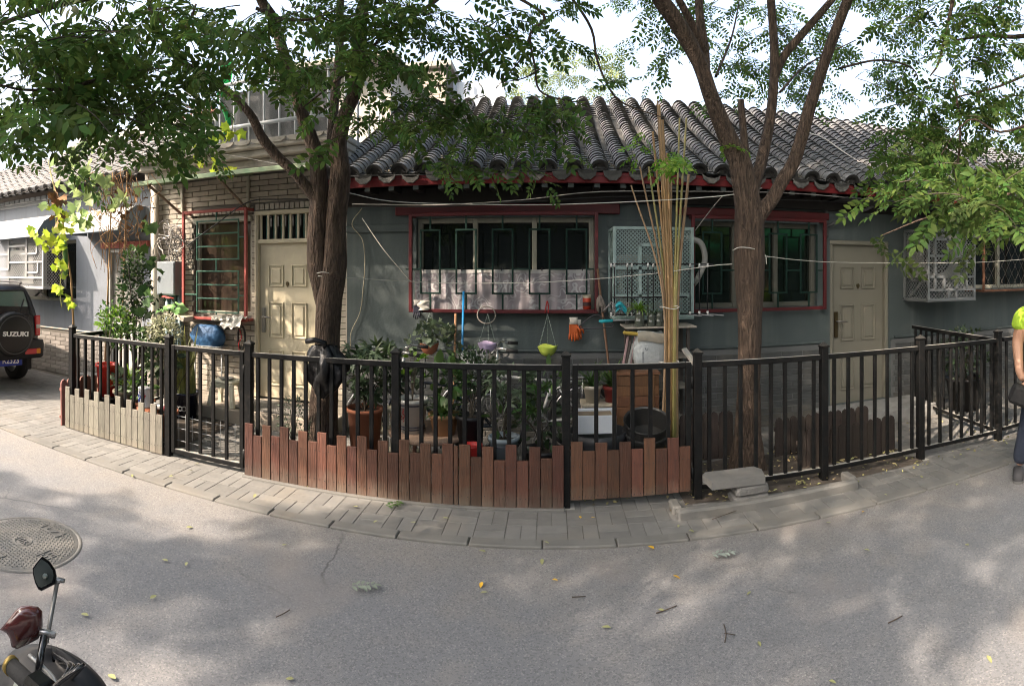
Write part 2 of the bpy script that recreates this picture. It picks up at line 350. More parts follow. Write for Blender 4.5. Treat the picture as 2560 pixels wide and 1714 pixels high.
TILEL = M('left_roof_tile', (.3, .28, .26), .85, (.2, .19, .18), 22, .3, var=.2, bump=.5, bscale=90)
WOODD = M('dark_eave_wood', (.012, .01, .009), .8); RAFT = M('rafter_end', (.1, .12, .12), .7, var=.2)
DGLASS = glass('dark_glass', (.012, .015, .014)); BGLASS = M('brown_blind_glass', (.06, .042, .03), .12, (.03, .022, .018), 3, .2, spec=.7)
WHITEM = M('white_lattice', (.38, .385, .39), .5, (.32, .32, .325), 10, .4); AQUA = M('aqua_metal', (.3, .4, .385), .5, (.25, .34, .33), 9, .4, dirt=((.16, .18, .17), 10, .5))
GALV = M('galvanised', (.25, .265, .27), .5, (.2, .212, .22), 9, .4, metal=.3)
# ================================================================ ground, road, pavement, kerb
def sheet(name, x0, x1, y0, y1, z, m, kind='structure'):
    mb = MB(); mb.add([(x0, y0, z), (x1, y0, z), (x1, y1, z), (x0, y1, z)], [(0, 1, 2, 3)]); return mb.build(name, m, kind=kind)
sheet('ground', -300, 300, -300, 300, -0.02, EARTH)
sheet('road', -60, 60, -4.2, 3.46, 0.0, ASPH)
sheet('far_pavement', -60, 60, -8, -4.2, 0.004, KERB)
pav = sheet('pavement', -30, 30, 3.45, 6.3, 0.003, JOINT)
mb = MB()
mb.cbox((0, 0, -.0075), (.1965, .0975, .03), .0025); PA = mb.mesh('paver', PAVE)
rest = MB(); cand = []
for j in range(-1, 13):
    yc = 3.645 + .2 * (j + .0)
    if j < 0: continue
    for i in range(-52, 36):
        xc = i * .2; vert = (i + j) % 2
        for k in (-1, 1):
            x, y = (xc + k * .05, yc) if vert else (xc, yc + k * .05)
            if y > 5.9: continue
            vis = (y < 3.99 or x < -4.55 or y > 4.2); cand.append((math.hypot(x, y) + (0 if vis and y < 3.99 or x < -4.55 else 6) + (9 if abs(math.atan2(x, y) + .07) > .93 else 0), x, y, vert))
cand.sort()
for q, (d, x, y, vt) in enumerate(cand):
    if d > 30: continue
    z = random.uniform(-.001, .0012); rz = (PI / 2 if vt else 0) + random.uniform(-.006, .006)
    if q < 300: piece('paver', PA, (x, y, z), pav, (random.uniform(-.004, .004), random.uniform(-.004, .004), rz))
    else: rest.cbox((x, y, z - .0075), (.1965, .0975, .03), .0025, rz)
rest.build('paver', PAVE, pav, kind='stuff')
kr = link('kerb', None, kind='structure'); mb = MB(); mb.cbox((0, 0, 0), (.447, .1, .04), .007); KS = mb.mesh('kerb_stone', KERB)
for i in range(-20, 18): piece('kerb_stone', KS, (i * .455 + .17, 3.49 + random.uniform(-.002, .002), -.002 + random.uniform(-.001, .001)), kr, (0, 0, random.uniform(-.006, .006)))
# ================================================================ helpers for buildings
def bricks(parent, x0, x1, z0, z1, Y, holes, mat, limit=300, bl=.25, bh=.067, name='brick'):
    mb = MB(); mb.cbox((0, 0, 0), (bl - .009, .03, bh - .009), .003); me = mb.mesh(name, mat); rest = MB(); lst = []
    nr = int((z1 - z0) / bh)
    for r in range(nr):
        zc = z0 + (r + .5) * bh; x = x0 - (bl / 2 if r % 2 else 0)
        while x < x1:
            segs = [(max(x, x0), min(x + bl, x1))]
            for hx0, hx1, hz0, hz1 in holes:
                if hz0 < zc + bh * .45 and hz1 > zc - bh * .45:
                    ns = []
                    for a, b in segs:
                        if b <= hx0 or a >= hx1: ns.append((a, b))
                        else:
                            if a < hx0: ns.append((a, hx0))
                            if b > hx1: ns.append((hx1, b))
                    segs = ns
            for a, b in segs:
                if b - a > .035: lst.append(((a + b) / 2, zc, b - a))
            x += bl
    lst.sort(key=lambda t: -t[1] + (3 if abs(math.atan2(t[0], Y) + .07) > .9 else 0))
    for q, (x, z, L) in enumerate(lst):
        off = random.uniform(-.0015, .0015)
        if q < limit: piece(name, me, (x, Y + .0115 + off, z), parent, None, ((L - .009) / (bl - .009), 1, 1))
        else: rest.cbox((x, Y + .0115 + off, z), (L - .009, .03, bh - .009), .003)
    if rest.v: rest.build(name, mat, parent, kind='stuff')
def tile_roof(parent, x0, x1, ey, ez, ry, rz_, px, rows, mat, limit, band=0.0, right=True):
    th = math.atan2(rz_ - ez, ry - ey); L = math.hypot(ry - ey, rz_ - ez); pl = L / rows; rot = (th, 0, 0); Mx = Matrix.Rotation(th, 3, 'X')
    n = 8; cv = []; fs = []; r0, r1, ln = px * .37, px * .355, pl * 1.7
    for (r, y, z) in ((r0, 0, .036), (r1, ln, .007), (r0 - .02, .0, .02), (r0 - .03, .09, .012)):
        for k in range(n + 1): a = PI * k / n; cv.append((r * math.cos(a), y, r * math.sin(a) * 1.0 + z))
    rim_from = n
    for ring in (0, 1, 2):
        a0, b0 = [(0, 9), (18, 0), (27, 18)][ring]
        for k in range(n): fs.append((a0 + k, b0 + k, b0 + k + 1, a0 + k + 1))
    mats = [mat, M('tile_lip_shade', (.032, .032, .032), .9, (.055, .055, .053), 25, .4, var=.3)]; mb = MB(); mb.add(cv, fs[:n], True); mb.cm = 1; mb.add(cv, fs[n:], True); cover = mb.mesh('roof_tile', mats)  # rim faces darkened: the shade at each lip is put into the colour
    pv = []; pf = []; m5 = 5
    for (y, z) in ((0, .024), (pl * 1.7, .0), (0, .008)):
        for k in range(m5 + 1): a = R(205) + R(130) * k / m5; pv.append((px * .42 * math.cos(a), y, px * .42 * math.sin(a) * .55 + px * .2 + z))
    for k in range(m5): pf += [(k, k + 1, 7 + k, 6 + k), (12 + k, 13 + k, k + 1, k)]
    pf = pf[0::2] + pf[1::2]; mb = MB(); mb.add(pv, pf[:m5], True); mb.cm = 1; mb.add(pv, pf[m5:], True); pan = mb.mesh('roof_tile', mats); allp = []
    nc = int((x1 - x0) / px)
    for c in range(nc + 1):
        x = x0 + c * px; dx = random.uniform(-.006, .006)
        for r in range(rows):
            s = (r + random.uniform(-.06, .06)) / rows; sag = -.07 * math.sin(PI * s) * (L / 3.4); y = ey + (ry - ey) * s; z = ez + (rz_ - ez) * s + sag
            j = random.uniform(-.03, .03)
            if c < nc: allp.append((math.hypot(x + px / 2, y), pan, cv if 0 else pv, pf, (x + px / 2, y, z), (th + random.uniform(-.02, .02), 0, j)))
            allp.append((math.hypot(x, y) - 1.0, cover, cv, fs, (x + dx + random.uniform(-.004, .004), y, z), (th + random.uniform(-.025, .025), random.uniform(-.03, .03), j)))
        for k in range(1, 5):      # tiles roll over the ridge
            a = th - k * (th * 2) / 4; y = ry + .05 * k; z = rz_ + .03 * math.sin(k * PI / 4.) - .004 * k
            allp.append((99, cover, cv, fs, (x + dx, y, z), (a, 0, 0)))
    allp.sort(key=lambda t: t[0] + (20 if abs(math.atan2(t[4][0], t[4][1]) + .07) > .9 else 0)); rest = MB()
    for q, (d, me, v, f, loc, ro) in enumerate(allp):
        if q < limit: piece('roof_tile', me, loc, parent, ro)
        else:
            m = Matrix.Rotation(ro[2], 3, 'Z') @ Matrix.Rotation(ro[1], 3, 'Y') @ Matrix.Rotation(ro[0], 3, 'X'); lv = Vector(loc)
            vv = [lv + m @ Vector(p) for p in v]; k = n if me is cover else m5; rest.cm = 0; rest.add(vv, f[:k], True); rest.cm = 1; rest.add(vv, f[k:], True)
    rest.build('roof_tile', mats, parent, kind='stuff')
def six_panel_door(house, x0, x1, z0, z1, Y, mat, frame_top, label, fw=.055, handle_left=True, lock=STEEL):
    d = MB(); d.cbox(((x0 + x1) / 2, Y + .03, (z0 + z1) / 2), (x1 - x0, .05, z1 - z0), .003); door = d.build('door', mat, house); door['label'] = label
    f = MB(); f.cbox((x0 - fw / 2, Y, (z0 + frame_top) / 2), (fw, .1, frame_top - z0), .006); f.cbox((x1 + fw / 2, Y, (z0 + frame_top) / 2), (fw, .1, frame_top - z0), .006)
    f.cbox(((x0 + x1) / 2, Y - .002, frame_top + fw / 2), (x1 - x0 + 2 * fw, .1, fw), .006)
    if frame_top - z1 > .05: f.cbox(((x0 + x1) / 2, Y - .001, z1 + .025), (x1 - x0 - .002, .1, .05), .006)
    for s, xx in ((-1, x0 - fw * .5), (1, x1 + fw * .5)): f.cbox((xx, Y - .056, (z0 + frame_top) / 2), (fw * .45, .012, frame_top - z0), .005)
    f.build('door_frame', mat, door)
    wd = x1 - x0; hh = z1 - z0; cols = [(.16, .43), (.57, .84)]; rws = [(.08, .31), (.39, .62), (.72, .86)] if hh > 1.7 else [(.1, .4)]
    for (a, b) in cols:
        for (c, e) in rws:
            cx = x0 + wd * (a + b) / 2; cz = z0 + hh * (c + e) / 2; w2 = wd * (b - a); h2 = hh * (e - c); p = MB(); t = .016
            for sx in (-1, 1): p.cbox((cx + sx * (w2 / 2 - t / 2), Y, cz), (t, .022, h2), .005)
            for sz in (-1, 1): p.cbox((cx, Y, cz + sz * (h2 / 2 - t / 2)), (w2 - 2 * t, .022, t), .005)
            p.cbox((cx, Y + .002, cz), (w2 - .075, .02, h2 - .075), .008); p.build('door_panel', mat, door)
    hx = x0 + .055 if handle_left else x1 - .055; hz = z0 + .92; p = MB()
    p.cbox((hx, Y - .006, hz), (.05, .03, .3), .008); p.build('lock_plate', lock, door)
    p = MB(); p.tube([(hx, Y - .02, hz + .04), (hx, Y - .06, hz + .04), (hx + .03, Y - .066, hz + .04), (hx + .12, Y - .062, hz + .035)], [.009, .01, .01, .009], 8); p.build('handle', STEEL, door)
    p = MB(); ex, ez = (x0 + x1) / 2, z0 + hh * .765 - .13
    p.prism([(-.018, .02), (0, .032), (.018, .02), (.02, -.005), (0, -.035), (-.02, -.005)], (ex, Y + .006, ez + .08), (1, 0, 0), (0, 0, 1), (0, -.014, 0)); p.build('peephole_badge', BRASS, door)
    return door
def holed_wall(x0, x1, z0, z1, Y, t, holes):     # front wall with real openings, split into boxes
    xs = sorted({x0, x1, *[h[0] for h in holes], *[h[1] for h in holes]}); mb = MB()
    for a, b in zip(xs, xs[1:]):
        cz = z0; hs = sorted([(h[2], h[3]) for h in holes if h[0] < (a + b) / 2 < h[1]])
        for lo, hi in hs:
            if lo > cz + 1e-4: mb.box(((a + b) / 2, Y + t / 2, (cz + lo) / 2), (b - a, t, lo - cz))
            cz = hi
        if cz < z1 - 1e-4: mb.box(((a + b) / 2, Y + t / 2, (cz + z1) / 2), (b - a, t, z1 - cz))
    return mb
def room(parent, x0, x1, z0, z1, Y, d=1.2, m=None):
    mb = MB(); a = [(x0, Y, z0), (x1, Y, z0), (x1, Y, z1), (x0, Y, z1)]; b = [(x, Y + d, z) for x, y, z in a]
    mb.add(a + b, [(4, 5, 6, 7), (0, 1, 5, 4), (3, 7, 6, 2), (0, 4, 7, 3), (1, 2, 6, 5)]); return mb.build('dark_room', m or M('room_dark', (.02, .018, .016), .9), parent)
# ================================================================ the grey tiled house
WY = 5.75
house = thing('courtyard_house', 'low grey-blue rendered house with curved grey roof tiles and red eave board', 'house', (2.5, WY, 0))
WX0, WX1 = -2.17, 9.2
win1 = (-1.40, .43, 1.30, 2.24); win2 = (1.45, 2.9, 1.30, 2.22); dr = (3.11, 3.82, .15, 2.0); win3 = (5.15, 6.5, 1.45, 2.2)
holed_wall(WX0, WX1, 0, 2.78, WY, .3, [win1, win2, (3.06, 3.87, .15, 2.05), win3]).build('wall', GREYW, house)
mb = MB(); mb.box((WX1 - .15, WY + 2.6, 1.39), (.3, 4.6, 2.78)); mb.build('side_wall', GREYW, house); mb = MB(); mb.box((WX0 + .15, WY + 2.6, 1.39), (.3, 4.6, 2.78))
mb.build('side_wall', GREYW, house); mb = MB(); mb.prism([(0, 0), (2.55, 1.3), (5.1, 0)], (WX0, WY, 2.78), (0, 1, 0), (0, 0, 1), (.3, 0, 0)); mb.build('gable', GREYW, house)
for a, b in ((WX0, 3.03), (3.9, WX1)): mb = MB(); mb.box(((a + b) / 2, WY - .006, .43), (b - a, .012, .86)); mb.build('dado_mortar', GMORT, house)
bricks(house, WX0, WX1, 0.005, .875, WY - .016, [(3.0, 3.93, 0, 2), (-9, -9, 0, 0)], GBRICK)
mb = MB(); mb.cbox((.41, WY - .012, .885), (5.16, .03, .022), .004); mb.cbox((6.55, WY - .012, .885), (5.2, .03, .022), .004); mb.build('dado_cap', GREYW, house)
mb = MB(); mb.cbox((-1.8, WY - .014, 2.14), (.74, .028, .08), .006); mb.build('render_band', GREYW, house)
mb = MB(); mb.cbox((.95, WY - .013, 2.17), (.78, .026, .07), .006); mb.build('render_band', GREYW, house)
# windows of the grey house
def cage_bars(win, x0, x1, z0, z1, Y, n, mat):
    pw = (x1 - x0) / n
    for i in range(n):
        mb = MB(); a = x0 + pw * (i + .24); b = x0 + pw * (i + .78); t = .018; zt, zb = z1 - .13, z0 + .15
        for xx in (a, b): mb.cbox((xx, Y, (zt + zb) / 2), (t, t, zt - zb), .003)
        mb.cbox(((a + b) / 2, Y, zt - t / 2), (b - a - t, t * .98, t), .002); mb.cbox(((a + b) / 2, Y, zb + t / 2), (b - a - t, t * .98, t), .002)
        mb.cbox(((a + b) / 2, Y, (zt + z1) / 2), (t, t * .97, z1 - zt), .002); mb.cbox(((a + b) / 2, Y, (zb + z0) / 2), (t, t * .97, zb - z0), .002)
        zm = z0 + (z1 - z0) * .43
        mb.cbox((a - pw * .23, Y, zm), (pw * .46 - t, t * .95, t * .9), .002)
        if i == n - 1: mb.cbox((b + pw * .11, Y, zm), (pw * .22 - t, t * .95, t * .9), .002)
        mb.build('cage_bar', mat, win)
def cage_frame(mat, x0, x1, z0, z1, Y, d, t=.035):
    mb = MB()
    for xx in (x0 + t / 2, x1 - t / 2):
        mb.cbox((xx, Y, (z0 + z1) / 2), (t, t, z1 - z0), .004)
        for zz in (z0 + t / 2, z1 - t / 2): mb.cbox((xx, Y + d / 2 + t / 2, zz), (t * .96, d - t, t * .96), .003)
    for zz in (z0 + t / 2, z1 - t / 2): mb.cbox(((x0 + x1) / 2, Y, zz), (x1 - x0 - 2 * t, t * .98, t), .004)
    return mb
def sash_window(house, wn, Y, cols, pane, frame, label):
    x0, x1, z0, z1 = wn; cw = (x1 - x0) / cols
    fr = MB(); t = .05
    for i in range(cols + 1):
        xx = x0 + i * cw + (t / 2 if i == 0 else -t / 2 if i == cols else 0); fr.cbox((xx, Y, (z0 + z1) / 2), (t, .07, z1 - z0), .005)
    for i in range(cols):
        for zz in (z0 + t / 2, z1 - t / 2): fr.cbox((x0 + (i + .5) * cw, Y + .001, zz), (cw - t, .068, t), .005)
    win = fr.build('window', frame, house); win['label'] = label
    for i in range(cols):
        p = MB(); p.box((x0 + (i + .5) * cw, Y + .02, (z0 + z1) / 2), (cw - t, .006, z1 - z0 - 2 * t)); p.build('pane', pane, win)
    return win
w1 = sash_window(house, win1, WY + .1, 3, DGLASS, PVC, 'three-light window behind green bars with lace cloth')
cage_frame(DRED, -1.435, .455, 1.275, 2.275, WY - .17, .17).build('cage_frame', DRED, w1)
mb = MB(); mb.cbox((-.465, WY - .03, 2.32), (2.3, .05, .1), .006); mb.build('lintel_board', DRED, w1)
cage_bars(w1, -1.40, .42, 1.31, 2.24, WY - .168, 5, DGREEN)
w2 = sash_window(house, win2, WY + .1, 3, glass('green_dark_glass', (.008, .013, .01), .08), M('shaded_pvc', (.12, .12, .1), .6), 'dark window behind green bars beside the tree')  # frame PVC darkened, the window's shade is put into its colour
cage_frame(DRED, 1.41, 2.95, 1.265, 2.265, WY - .12, .12).build('cage_frame', DRED, w2)
mb = MB(); mb.cbox((2.15, WY - .03, 2.31), (1.75, .05, .08), .006); mb.build('lintel_board', DRED, w2)
cage_bars(w2, 1.445, 2.915, 1.3, 2.23, WY - .118, 4, DGREEN)
for wn in (win1, win2): pass
d2 = six_panel_door(house, dr[0], dr[1], dr[2], dr[3], WY + .05, M('shaded_cream_door', (.21, .198, .16), .5, (.19, .18, .145), 2, .3), 2.0, 'cream panelled door with dark lock plate', fw=.05, lock=BRASS)  # cream door paint in a darker copy that carries the door's shade
mb = MB(); mb.cbox((3.5, WY - .28, .075), (1.35, .55, .15), .01); mb.build('door_step', CONC, house)
# far right window cage with wire mesh
w3 = sash_window(house, win3, WY + .1, 2, DGLASS, PVC, 'window in a rusty wire mesh cage')
RUST = M('rusty_iron', (.16, .075, .04), .7, (.1, .045, .03), 12, .4, bump=.2)
cage_frame(RUST, 5.1, 6.55, 1.42, 2.3, 5.38, .36, .03).build('cage_frame', RUST, w3)
mb = MB()
for i in range(-10, 18):
    for s in (1, -1):
        pts = []
        for k in range(25):
            u = k / 24; x = 5.12 + i * .13 + s * u * .84 * .62 + (0 if s > 0 else .52); z = 1.45 + u * .84
            if 5.13 < x < 6.53: pts.append((x + .012 * math.sin(k * PI), 5.375 + (.003 if s > 0 else -.003), z))
        if len(pts) > 2: mb.tube(pts, .0035, 4)
mb.build('mesh_wire', M('mesh_wire', (.09, .08, .07), .6), w3)
mb = MB(); mb.box((5.82, 5.57, 1.436), (1.39, .36, .01)); mb.build('cage_floor', GALV, w3)
# eave, rafters, roof
roofb = MB(); EY, EZ, RY, RZ = 5.32, 2.62, 8.3, 4.13
roofb.add([(WX0 - .1, EY + .03, EZ - .03), (WX1, EY + .03, EZ - .03), (WX1, RY, RZ - .03), (WX0 - .1, RY, RZ - .03), (WX0 - .1, RY + 3, EZ), (WX1, RY + 3, EZ)], [(0, 1, 2, 3), (3, 2, 5, 4)])
roof = roofb.build('roof', M('roof_bed', (.1, .095, .09), .95, bump=.4), house)
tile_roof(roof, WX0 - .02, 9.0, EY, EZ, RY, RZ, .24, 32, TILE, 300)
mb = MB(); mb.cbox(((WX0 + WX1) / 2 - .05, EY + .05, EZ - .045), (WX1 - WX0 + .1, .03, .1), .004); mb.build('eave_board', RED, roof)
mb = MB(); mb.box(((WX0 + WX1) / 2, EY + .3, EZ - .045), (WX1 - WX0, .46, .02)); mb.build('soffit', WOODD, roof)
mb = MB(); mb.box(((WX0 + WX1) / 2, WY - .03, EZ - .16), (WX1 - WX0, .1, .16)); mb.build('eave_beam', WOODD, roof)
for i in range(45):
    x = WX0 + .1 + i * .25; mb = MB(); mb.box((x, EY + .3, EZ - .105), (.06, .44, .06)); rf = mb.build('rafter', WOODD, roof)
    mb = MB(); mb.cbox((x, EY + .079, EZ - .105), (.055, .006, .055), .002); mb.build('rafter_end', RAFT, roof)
# drip tiles: curved lips hanging between the columns, and mortar arches closing the column ends
lip = []
for k in range(9): a = R(200) + R(140) * k / 8; lip.append((.098 * math.cos(a), .06 * math.sin(a)))
for k in range(8, -1, -1):
    a = R(200) + R(140) * k / 8; lip.append((.098 * math.cos(a), .06 * math.sin(a) - .05 * math.sin(PI * k / 8) ** .6 + .004 * math.cos(k * PI)))
mb = MB(); mb.prism(lip, (0, 0, 0), (1, 0, 0), (0, 0, 1), (0, -.02, .004)); DR = mb.mesh('drip_tile', M('drip_tile', (.12, .119, .114), .85, (.07, .07, .067), 20, .4, var=.25, bump=.4))
ar = [(.082 * math.cos(PI * k / 8), .082 * math.sin(PI * k / 8)) for k in range(9)]
mb = MB(); mb.prism(ar, (0, 0, 0), (1, 0, 0), (0, 0, 1), (0, -.03, 0)); AR = mb.mesh('column_end', M('column_end', (.05, .05, .048), .95, (.1, .095, .09), 18, .4, bump=.5))
for c in range(47):
    x = WX0 - .02 + c * .24
    piece('column_end', AR, (x, EY + .045, EZ + .015), roof, (0, random.uniform(-.08, .08), 0)); piece('drip_tile', DR, (x + .12, EY - .005, EZ + .03 + random.uniform(-.006, .006)), roof, (random.uniform(-.1, .1), random.uniform(-.06, .06), 0))
# leaf litter lying in the lower channels of the roof
p = []
for c in range(30):
    for k in range(26): s = random.random() ** 2 * .22; p.append((WX0 + .1 + c * .24 + random.uniform(-.05, .05), EY + .02 + (RY - EY) * s, EZ + (RZ - EZ) * s + .05 - .04 * s))
scatter('leaf_litter', OVAL, p, frames(rng.normal(size=(len(p), 3)) * [1, 1, .4], roll=.5), rng.uniform(.015, .04, len(p)), M('dry_litter', (.26, .23, .17), .9, var=.6, hue=.03), roof, kind='stuff')
# bracket of a small canopy beside the right-hand door
mb = MB(); mb.cbox((3.0, WY - .025, 2.33), (.045, .04, .5), .004); mb.bar((3.0, WY - .04, 2.2), (3.42, 5.38, 2.42), .03, .03, .003); mb.cbox((3.9, 5.5, 2.475), (1.8, .5, .012), .003)
mb.build('door_canopy', M('dark_iron', (.05, .052, .055), .6), house)
# ================================================================ the beige brick house
BY = 5.95; bh = thing('brick_house', 'beige brick house with flat concrete cornice behind the double-trunk tree', 'house', (-3.5, BY, 0))
bw = (-4.33, -3.47, 1.14, 2.40); bd = (-3.36, -2.62, .17, 2.36)
holed_wall(-4.98, -2.17, 0, 3.1, BY, .3, [bw, bd]).build('wall', MORT, bh)
mb = MB(); mb.box((-2.185, BY - .06, 1.55), (.03, .2, 2.9)); mb.build('corner_strip', BEIGE, bh)
bricks(bh, -4.98, -2.2, .17, 2.9, BY - .016, [bw, (-3.42, -2.56, 0, 2.42), (-3.42, -2.56, 2.42, 2.5), (-4.36, -3.44, 2.4, 2.47)], BEIGE)
for (a, b, z) in ((-4.36, -3.44, 2.435), (-3.42, -2.56, 2.46)):          # upright header courses
    mb = MB(); mb.cbox((0, 0, 0), (.056, .03, .068), .003); me = mb.mesh('brick', BEIGE); k = int((b - a) / .065)
    for i in range(k): piece('brick', me, (a + (i + .5) * (b - a) / k, BY - .004, z), bh)
six_panel_door(bh, -3.36, -2.62, .19, 2.02, BY - .0, DOORM, 2.36, 'cream panelled door with barred fanlight', fw=.05)
fl = MB(); fl.box((-2.99, BY + .05, 2.215), (.74, .01, .29)); fan = fl.build('fanlight', DGLASS, bh)
for i in range(8): mb = MB(); mb.cbox((-3.335 + i * .0986, BY - .01, 2.215), (.024, .03, .288), .003); mb.build('fanlight_bar', DOORM, fan)
mb = MB()
for i in range(7): mb.box((-3.275 + i * .0986, BY + .03, 2.22), (.03, .01, .28))
mb.build('fanlight_slats', GREEN, fan)
w4 = sash_window(bh, bw, BY + .08, 1, BGLASS, PVC, 'tall window behind a green grille in a red cage')
FR = M('red_cage_paint', (.33, .075, .06), .55, (.25, .05, .045), 9, .4, bump=.1)
cage_frame(FR, -4.40, -3.44, 1.09, 2.45, BY - .17, .17, .035).build('cage_frame', FR, w4)
mb = MB(); mb.cbox((-3.88, BY - .04, 2.33), (.86, .06, .07), .01); mb.build('roller_box', PVC, w4)
for (zb, zt) in ((1.18, 1.70), (1.83, 2.32)):
    mb = MB(); t = .017; Yg = BY - .168
    for xx in (-4.17, -3.56): mb.cbox((xx, Yg, (zb + zt) / 2), (t, t, zt - zb), .003)
    for k in range(4): mb.cbox((-3.865, Yg, zb + t / 2 + k * (zt - zb - t) / 3), (.61 - t, t * .97, t), .003)
    mb.build('grille_panel', GREEN, w4)
for a, b in (((-3.88, BY - .168, 2.32), (-3.88, BY - .168, 2.42)), ((-3.88, BY - .168, 1.70), (-3.88, BY - .168, 1.83)), ((-3.88, BY - .168, 1.12), (-3.88, BY - .168, 1.18)),
             ((-3.55, BY - .168, 1.4), (-3.47, BY - .168, 1.4)), ((-3.55, BY - .168, 2.1), (-3.47, BY - .168, 2.1)), ((-4.37, BY - .168, 1.4), (-4.18, BY - .168, 1.4))): mb = MB(); mb.bar(a, b, .016, .016, .002); mb.build('grille_tie', GREEN, w4)
mb = MB(); mb.cbox((-3.92, BY - .09, 1.1), (.9, .16, .012), .003); mb.build('cage_shelf', FR, w4)
# cornice, scalloped edge, terrace slab, step
CORN = M('weathered_cornice', (.34, .32, .28), .9, (.22, .21, .19), 3, .3, bump=.4, bscale=40, dirt=((.1, .095, .085), 5, .7))
mb = MB(); mb.cbox((-3.58, BY - .1, 2.95), (2.86, .22, .1), .012); mb.cbox((-3.58, BY - .16, 3.04), (2.88, .34, .08), .012); mb.cbox((-3.58, BY - .2, 3.105), (2.9, .42, .05), .01); cor = mb.build('cornice', CORN, bh)
sc = [(.11 * math.cos(PI + PI * k / 8), .055 * math.sin(PI + PI * k / 8)) for k in range(9)]
mb = MB(); mb.prism(sc, (0, 0, 0), (1, 0, 0), (0, 0, 1), (0, -.02, 0)); SM = mb.mesh('scallop_tile', CORN)
for i in range(13): piece('scallop_tile', SM, (-4.92 + i * .224, BY - .415, 3.17 + random.uniform(-.004, .004)), cor)
mb = MB(); mb.box((-3.58, BY + 2.1, 3.15), (2.8, 5.0, .06)); mb.build('terrace_slab', CONC, bh)
mb = MB(); mb.box((-4.83, BY + 2.45, 1.5), (.3, 4.3, 3.0)); mb.build('side_wall', MORT, bh); mb = MB(); mb.box((-3.58, BY + 4.5, 1.5), (2.2, .3, 3.0)); mb.build('rear_wall', MORT, bh)
mb = MB(); mb.cbox((-3.2, 5.615, .085), (2.1, .67, .17), .01); mb.build('door_step', M('door_step', (.36, .31, .25), .9, (.28, .25, .21), 5, .3, bump=.3, dirt=((.2, .18, .15), 4, .5)), bh)
# metal awning over window and door
aw = thing('awning', 'flat sheet awning with green painted edge on angle-iron struts', 'awning', (-3.5, 5.1, 2.73)); GE = M('faded_green_edge', (.2, .3, .18), .6, (.3, .33, .22), 7, .4, bump=.15, dirt=((.16, .12, .08), 8, .6))
mb = MB(); mb.add([(-4.63, 5.1, 2.745), (-2.3, 5.1, 2.745), (-2.3, 5.93, 2.87), (-4.63, 5.93, 2.87), (-4.63, 5.1, 2.757), (-2.3, 5.1, 2.757), (-2.3, 5.93, 2.882), (-4.63, 5.93, 2.882)], [(0, 3, 2, 1), (4, 5, 6, 7), (0, 1, 5, 4), (1, 2, 6, 5), (3, 0, 4, 7)])
mb.build('sheet', M('awning_sheet', (.46, .43, .37), .7, (.36, .33, .28), 6, .4, dirt=((.2, .14, .09), 5, .6)), aw)
mb = MB(); mb.cbox((-3.465, 5.09, 2.735), (2.34, .022, .05), .004); mb.build('edge_trim', GE, aw)
for xx in (-4.63, -2.32, -3.45): mb = MB(); mb.bar((xx, 5.11, 2.735), (xx, 5.93, 2.86), .03, .03, .003); mb.build('side_rail', GE, aw)
BR = M('brown_angle_iron', (.24, .19, .14), .6, (.16, .11, .08), 10, .4, bump=.1)
for xx in (-4.5, -3.5, -2.36):
    mb = MB(); mb.bar((xx, 5.2, 2.75), (xx, 5.88, 2.44), .028, .028, .003); mb.build('strut', BR, aw)
    mb = MB(); mb.cbox((xx, 5.905, 2.63), (.035, .03, .42), .004); mb.build('wall_post', PVC, aw)
# ================================================================ the pale blue house at the left
LY = 6.08; lh = thing('side_house', 'pale blue-grey house with sunlit tiled roof and brick plinth behind the car', 'house', (-8, LY, 0))
ldoor = (-6.05, -5.35, .1, 2.02); lwin = (-8.6, -6.75, 1.2, 2.2)
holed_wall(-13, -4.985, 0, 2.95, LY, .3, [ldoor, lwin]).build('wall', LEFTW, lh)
for a, b in ((-13, -6.08), (-5.32, -4.99)): mb = MB(); mb.box(((a + b) / 2, LY - .006, .36), (b - a, .012, .72)); mb.build('plinth_mortar', MORT, lh)
bricks(lh, -13, -4.99, .01, .74, LY - .016, [(-6.08, -5.32, 0, 2)], LBRICK, 300)
mb = MB(); mb.cbox((-9.5, LY - .012, .75), (6.8, .03, .02), .004); mb.build('plinth_cap', M('plinth_cap', (.5, .46, .4), .8), lh)
# blue-grey dentil course under the eave
mb = MB(); mb.cbox((-9, LY - .03, 2.87), (8, .06, .05), .005); mb.build('eave_course', M('eave_course', (.2, .21, .215), .85, var=.1), lh)
mb = MB(); mb.cbox((0, 0, 0), (.13, .1, .07), .006); me = mb.mesh('dentil_brick', M('dentil', (.17, .18, .185), .85, var=.15))
for i in range(52): piece('dentil_brick', me, (-12.9 + i * .152, LY - .08, 2.93), lh)
rb = MB(); rb.add([(-13, 5.8, 3.0), (-4.97, 5.8, 3.0), (-4.97, 7.5, 3.93), (-13, 7.5, 3.93), (-13, 9.2, 3.0), (-4.97, 9.2, 3.0)], [(0, 1, 2, 3), (3, 2, 5, 4)]); lr = rb.build('roof', M('roof_bed2', (.14, .13, .12), .95), lh)
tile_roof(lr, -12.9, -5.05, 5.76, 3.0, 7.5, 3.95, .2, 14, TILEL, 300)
mb = MB(); mb.prism([(0, 0), (1.5, .95), (3.0, 0)], (-5.25, 6.1, 2.95), (0, 1, 0), (0, 0, 1), (.26, 0, 0)); mb.build('gable', LEFTW, lh)
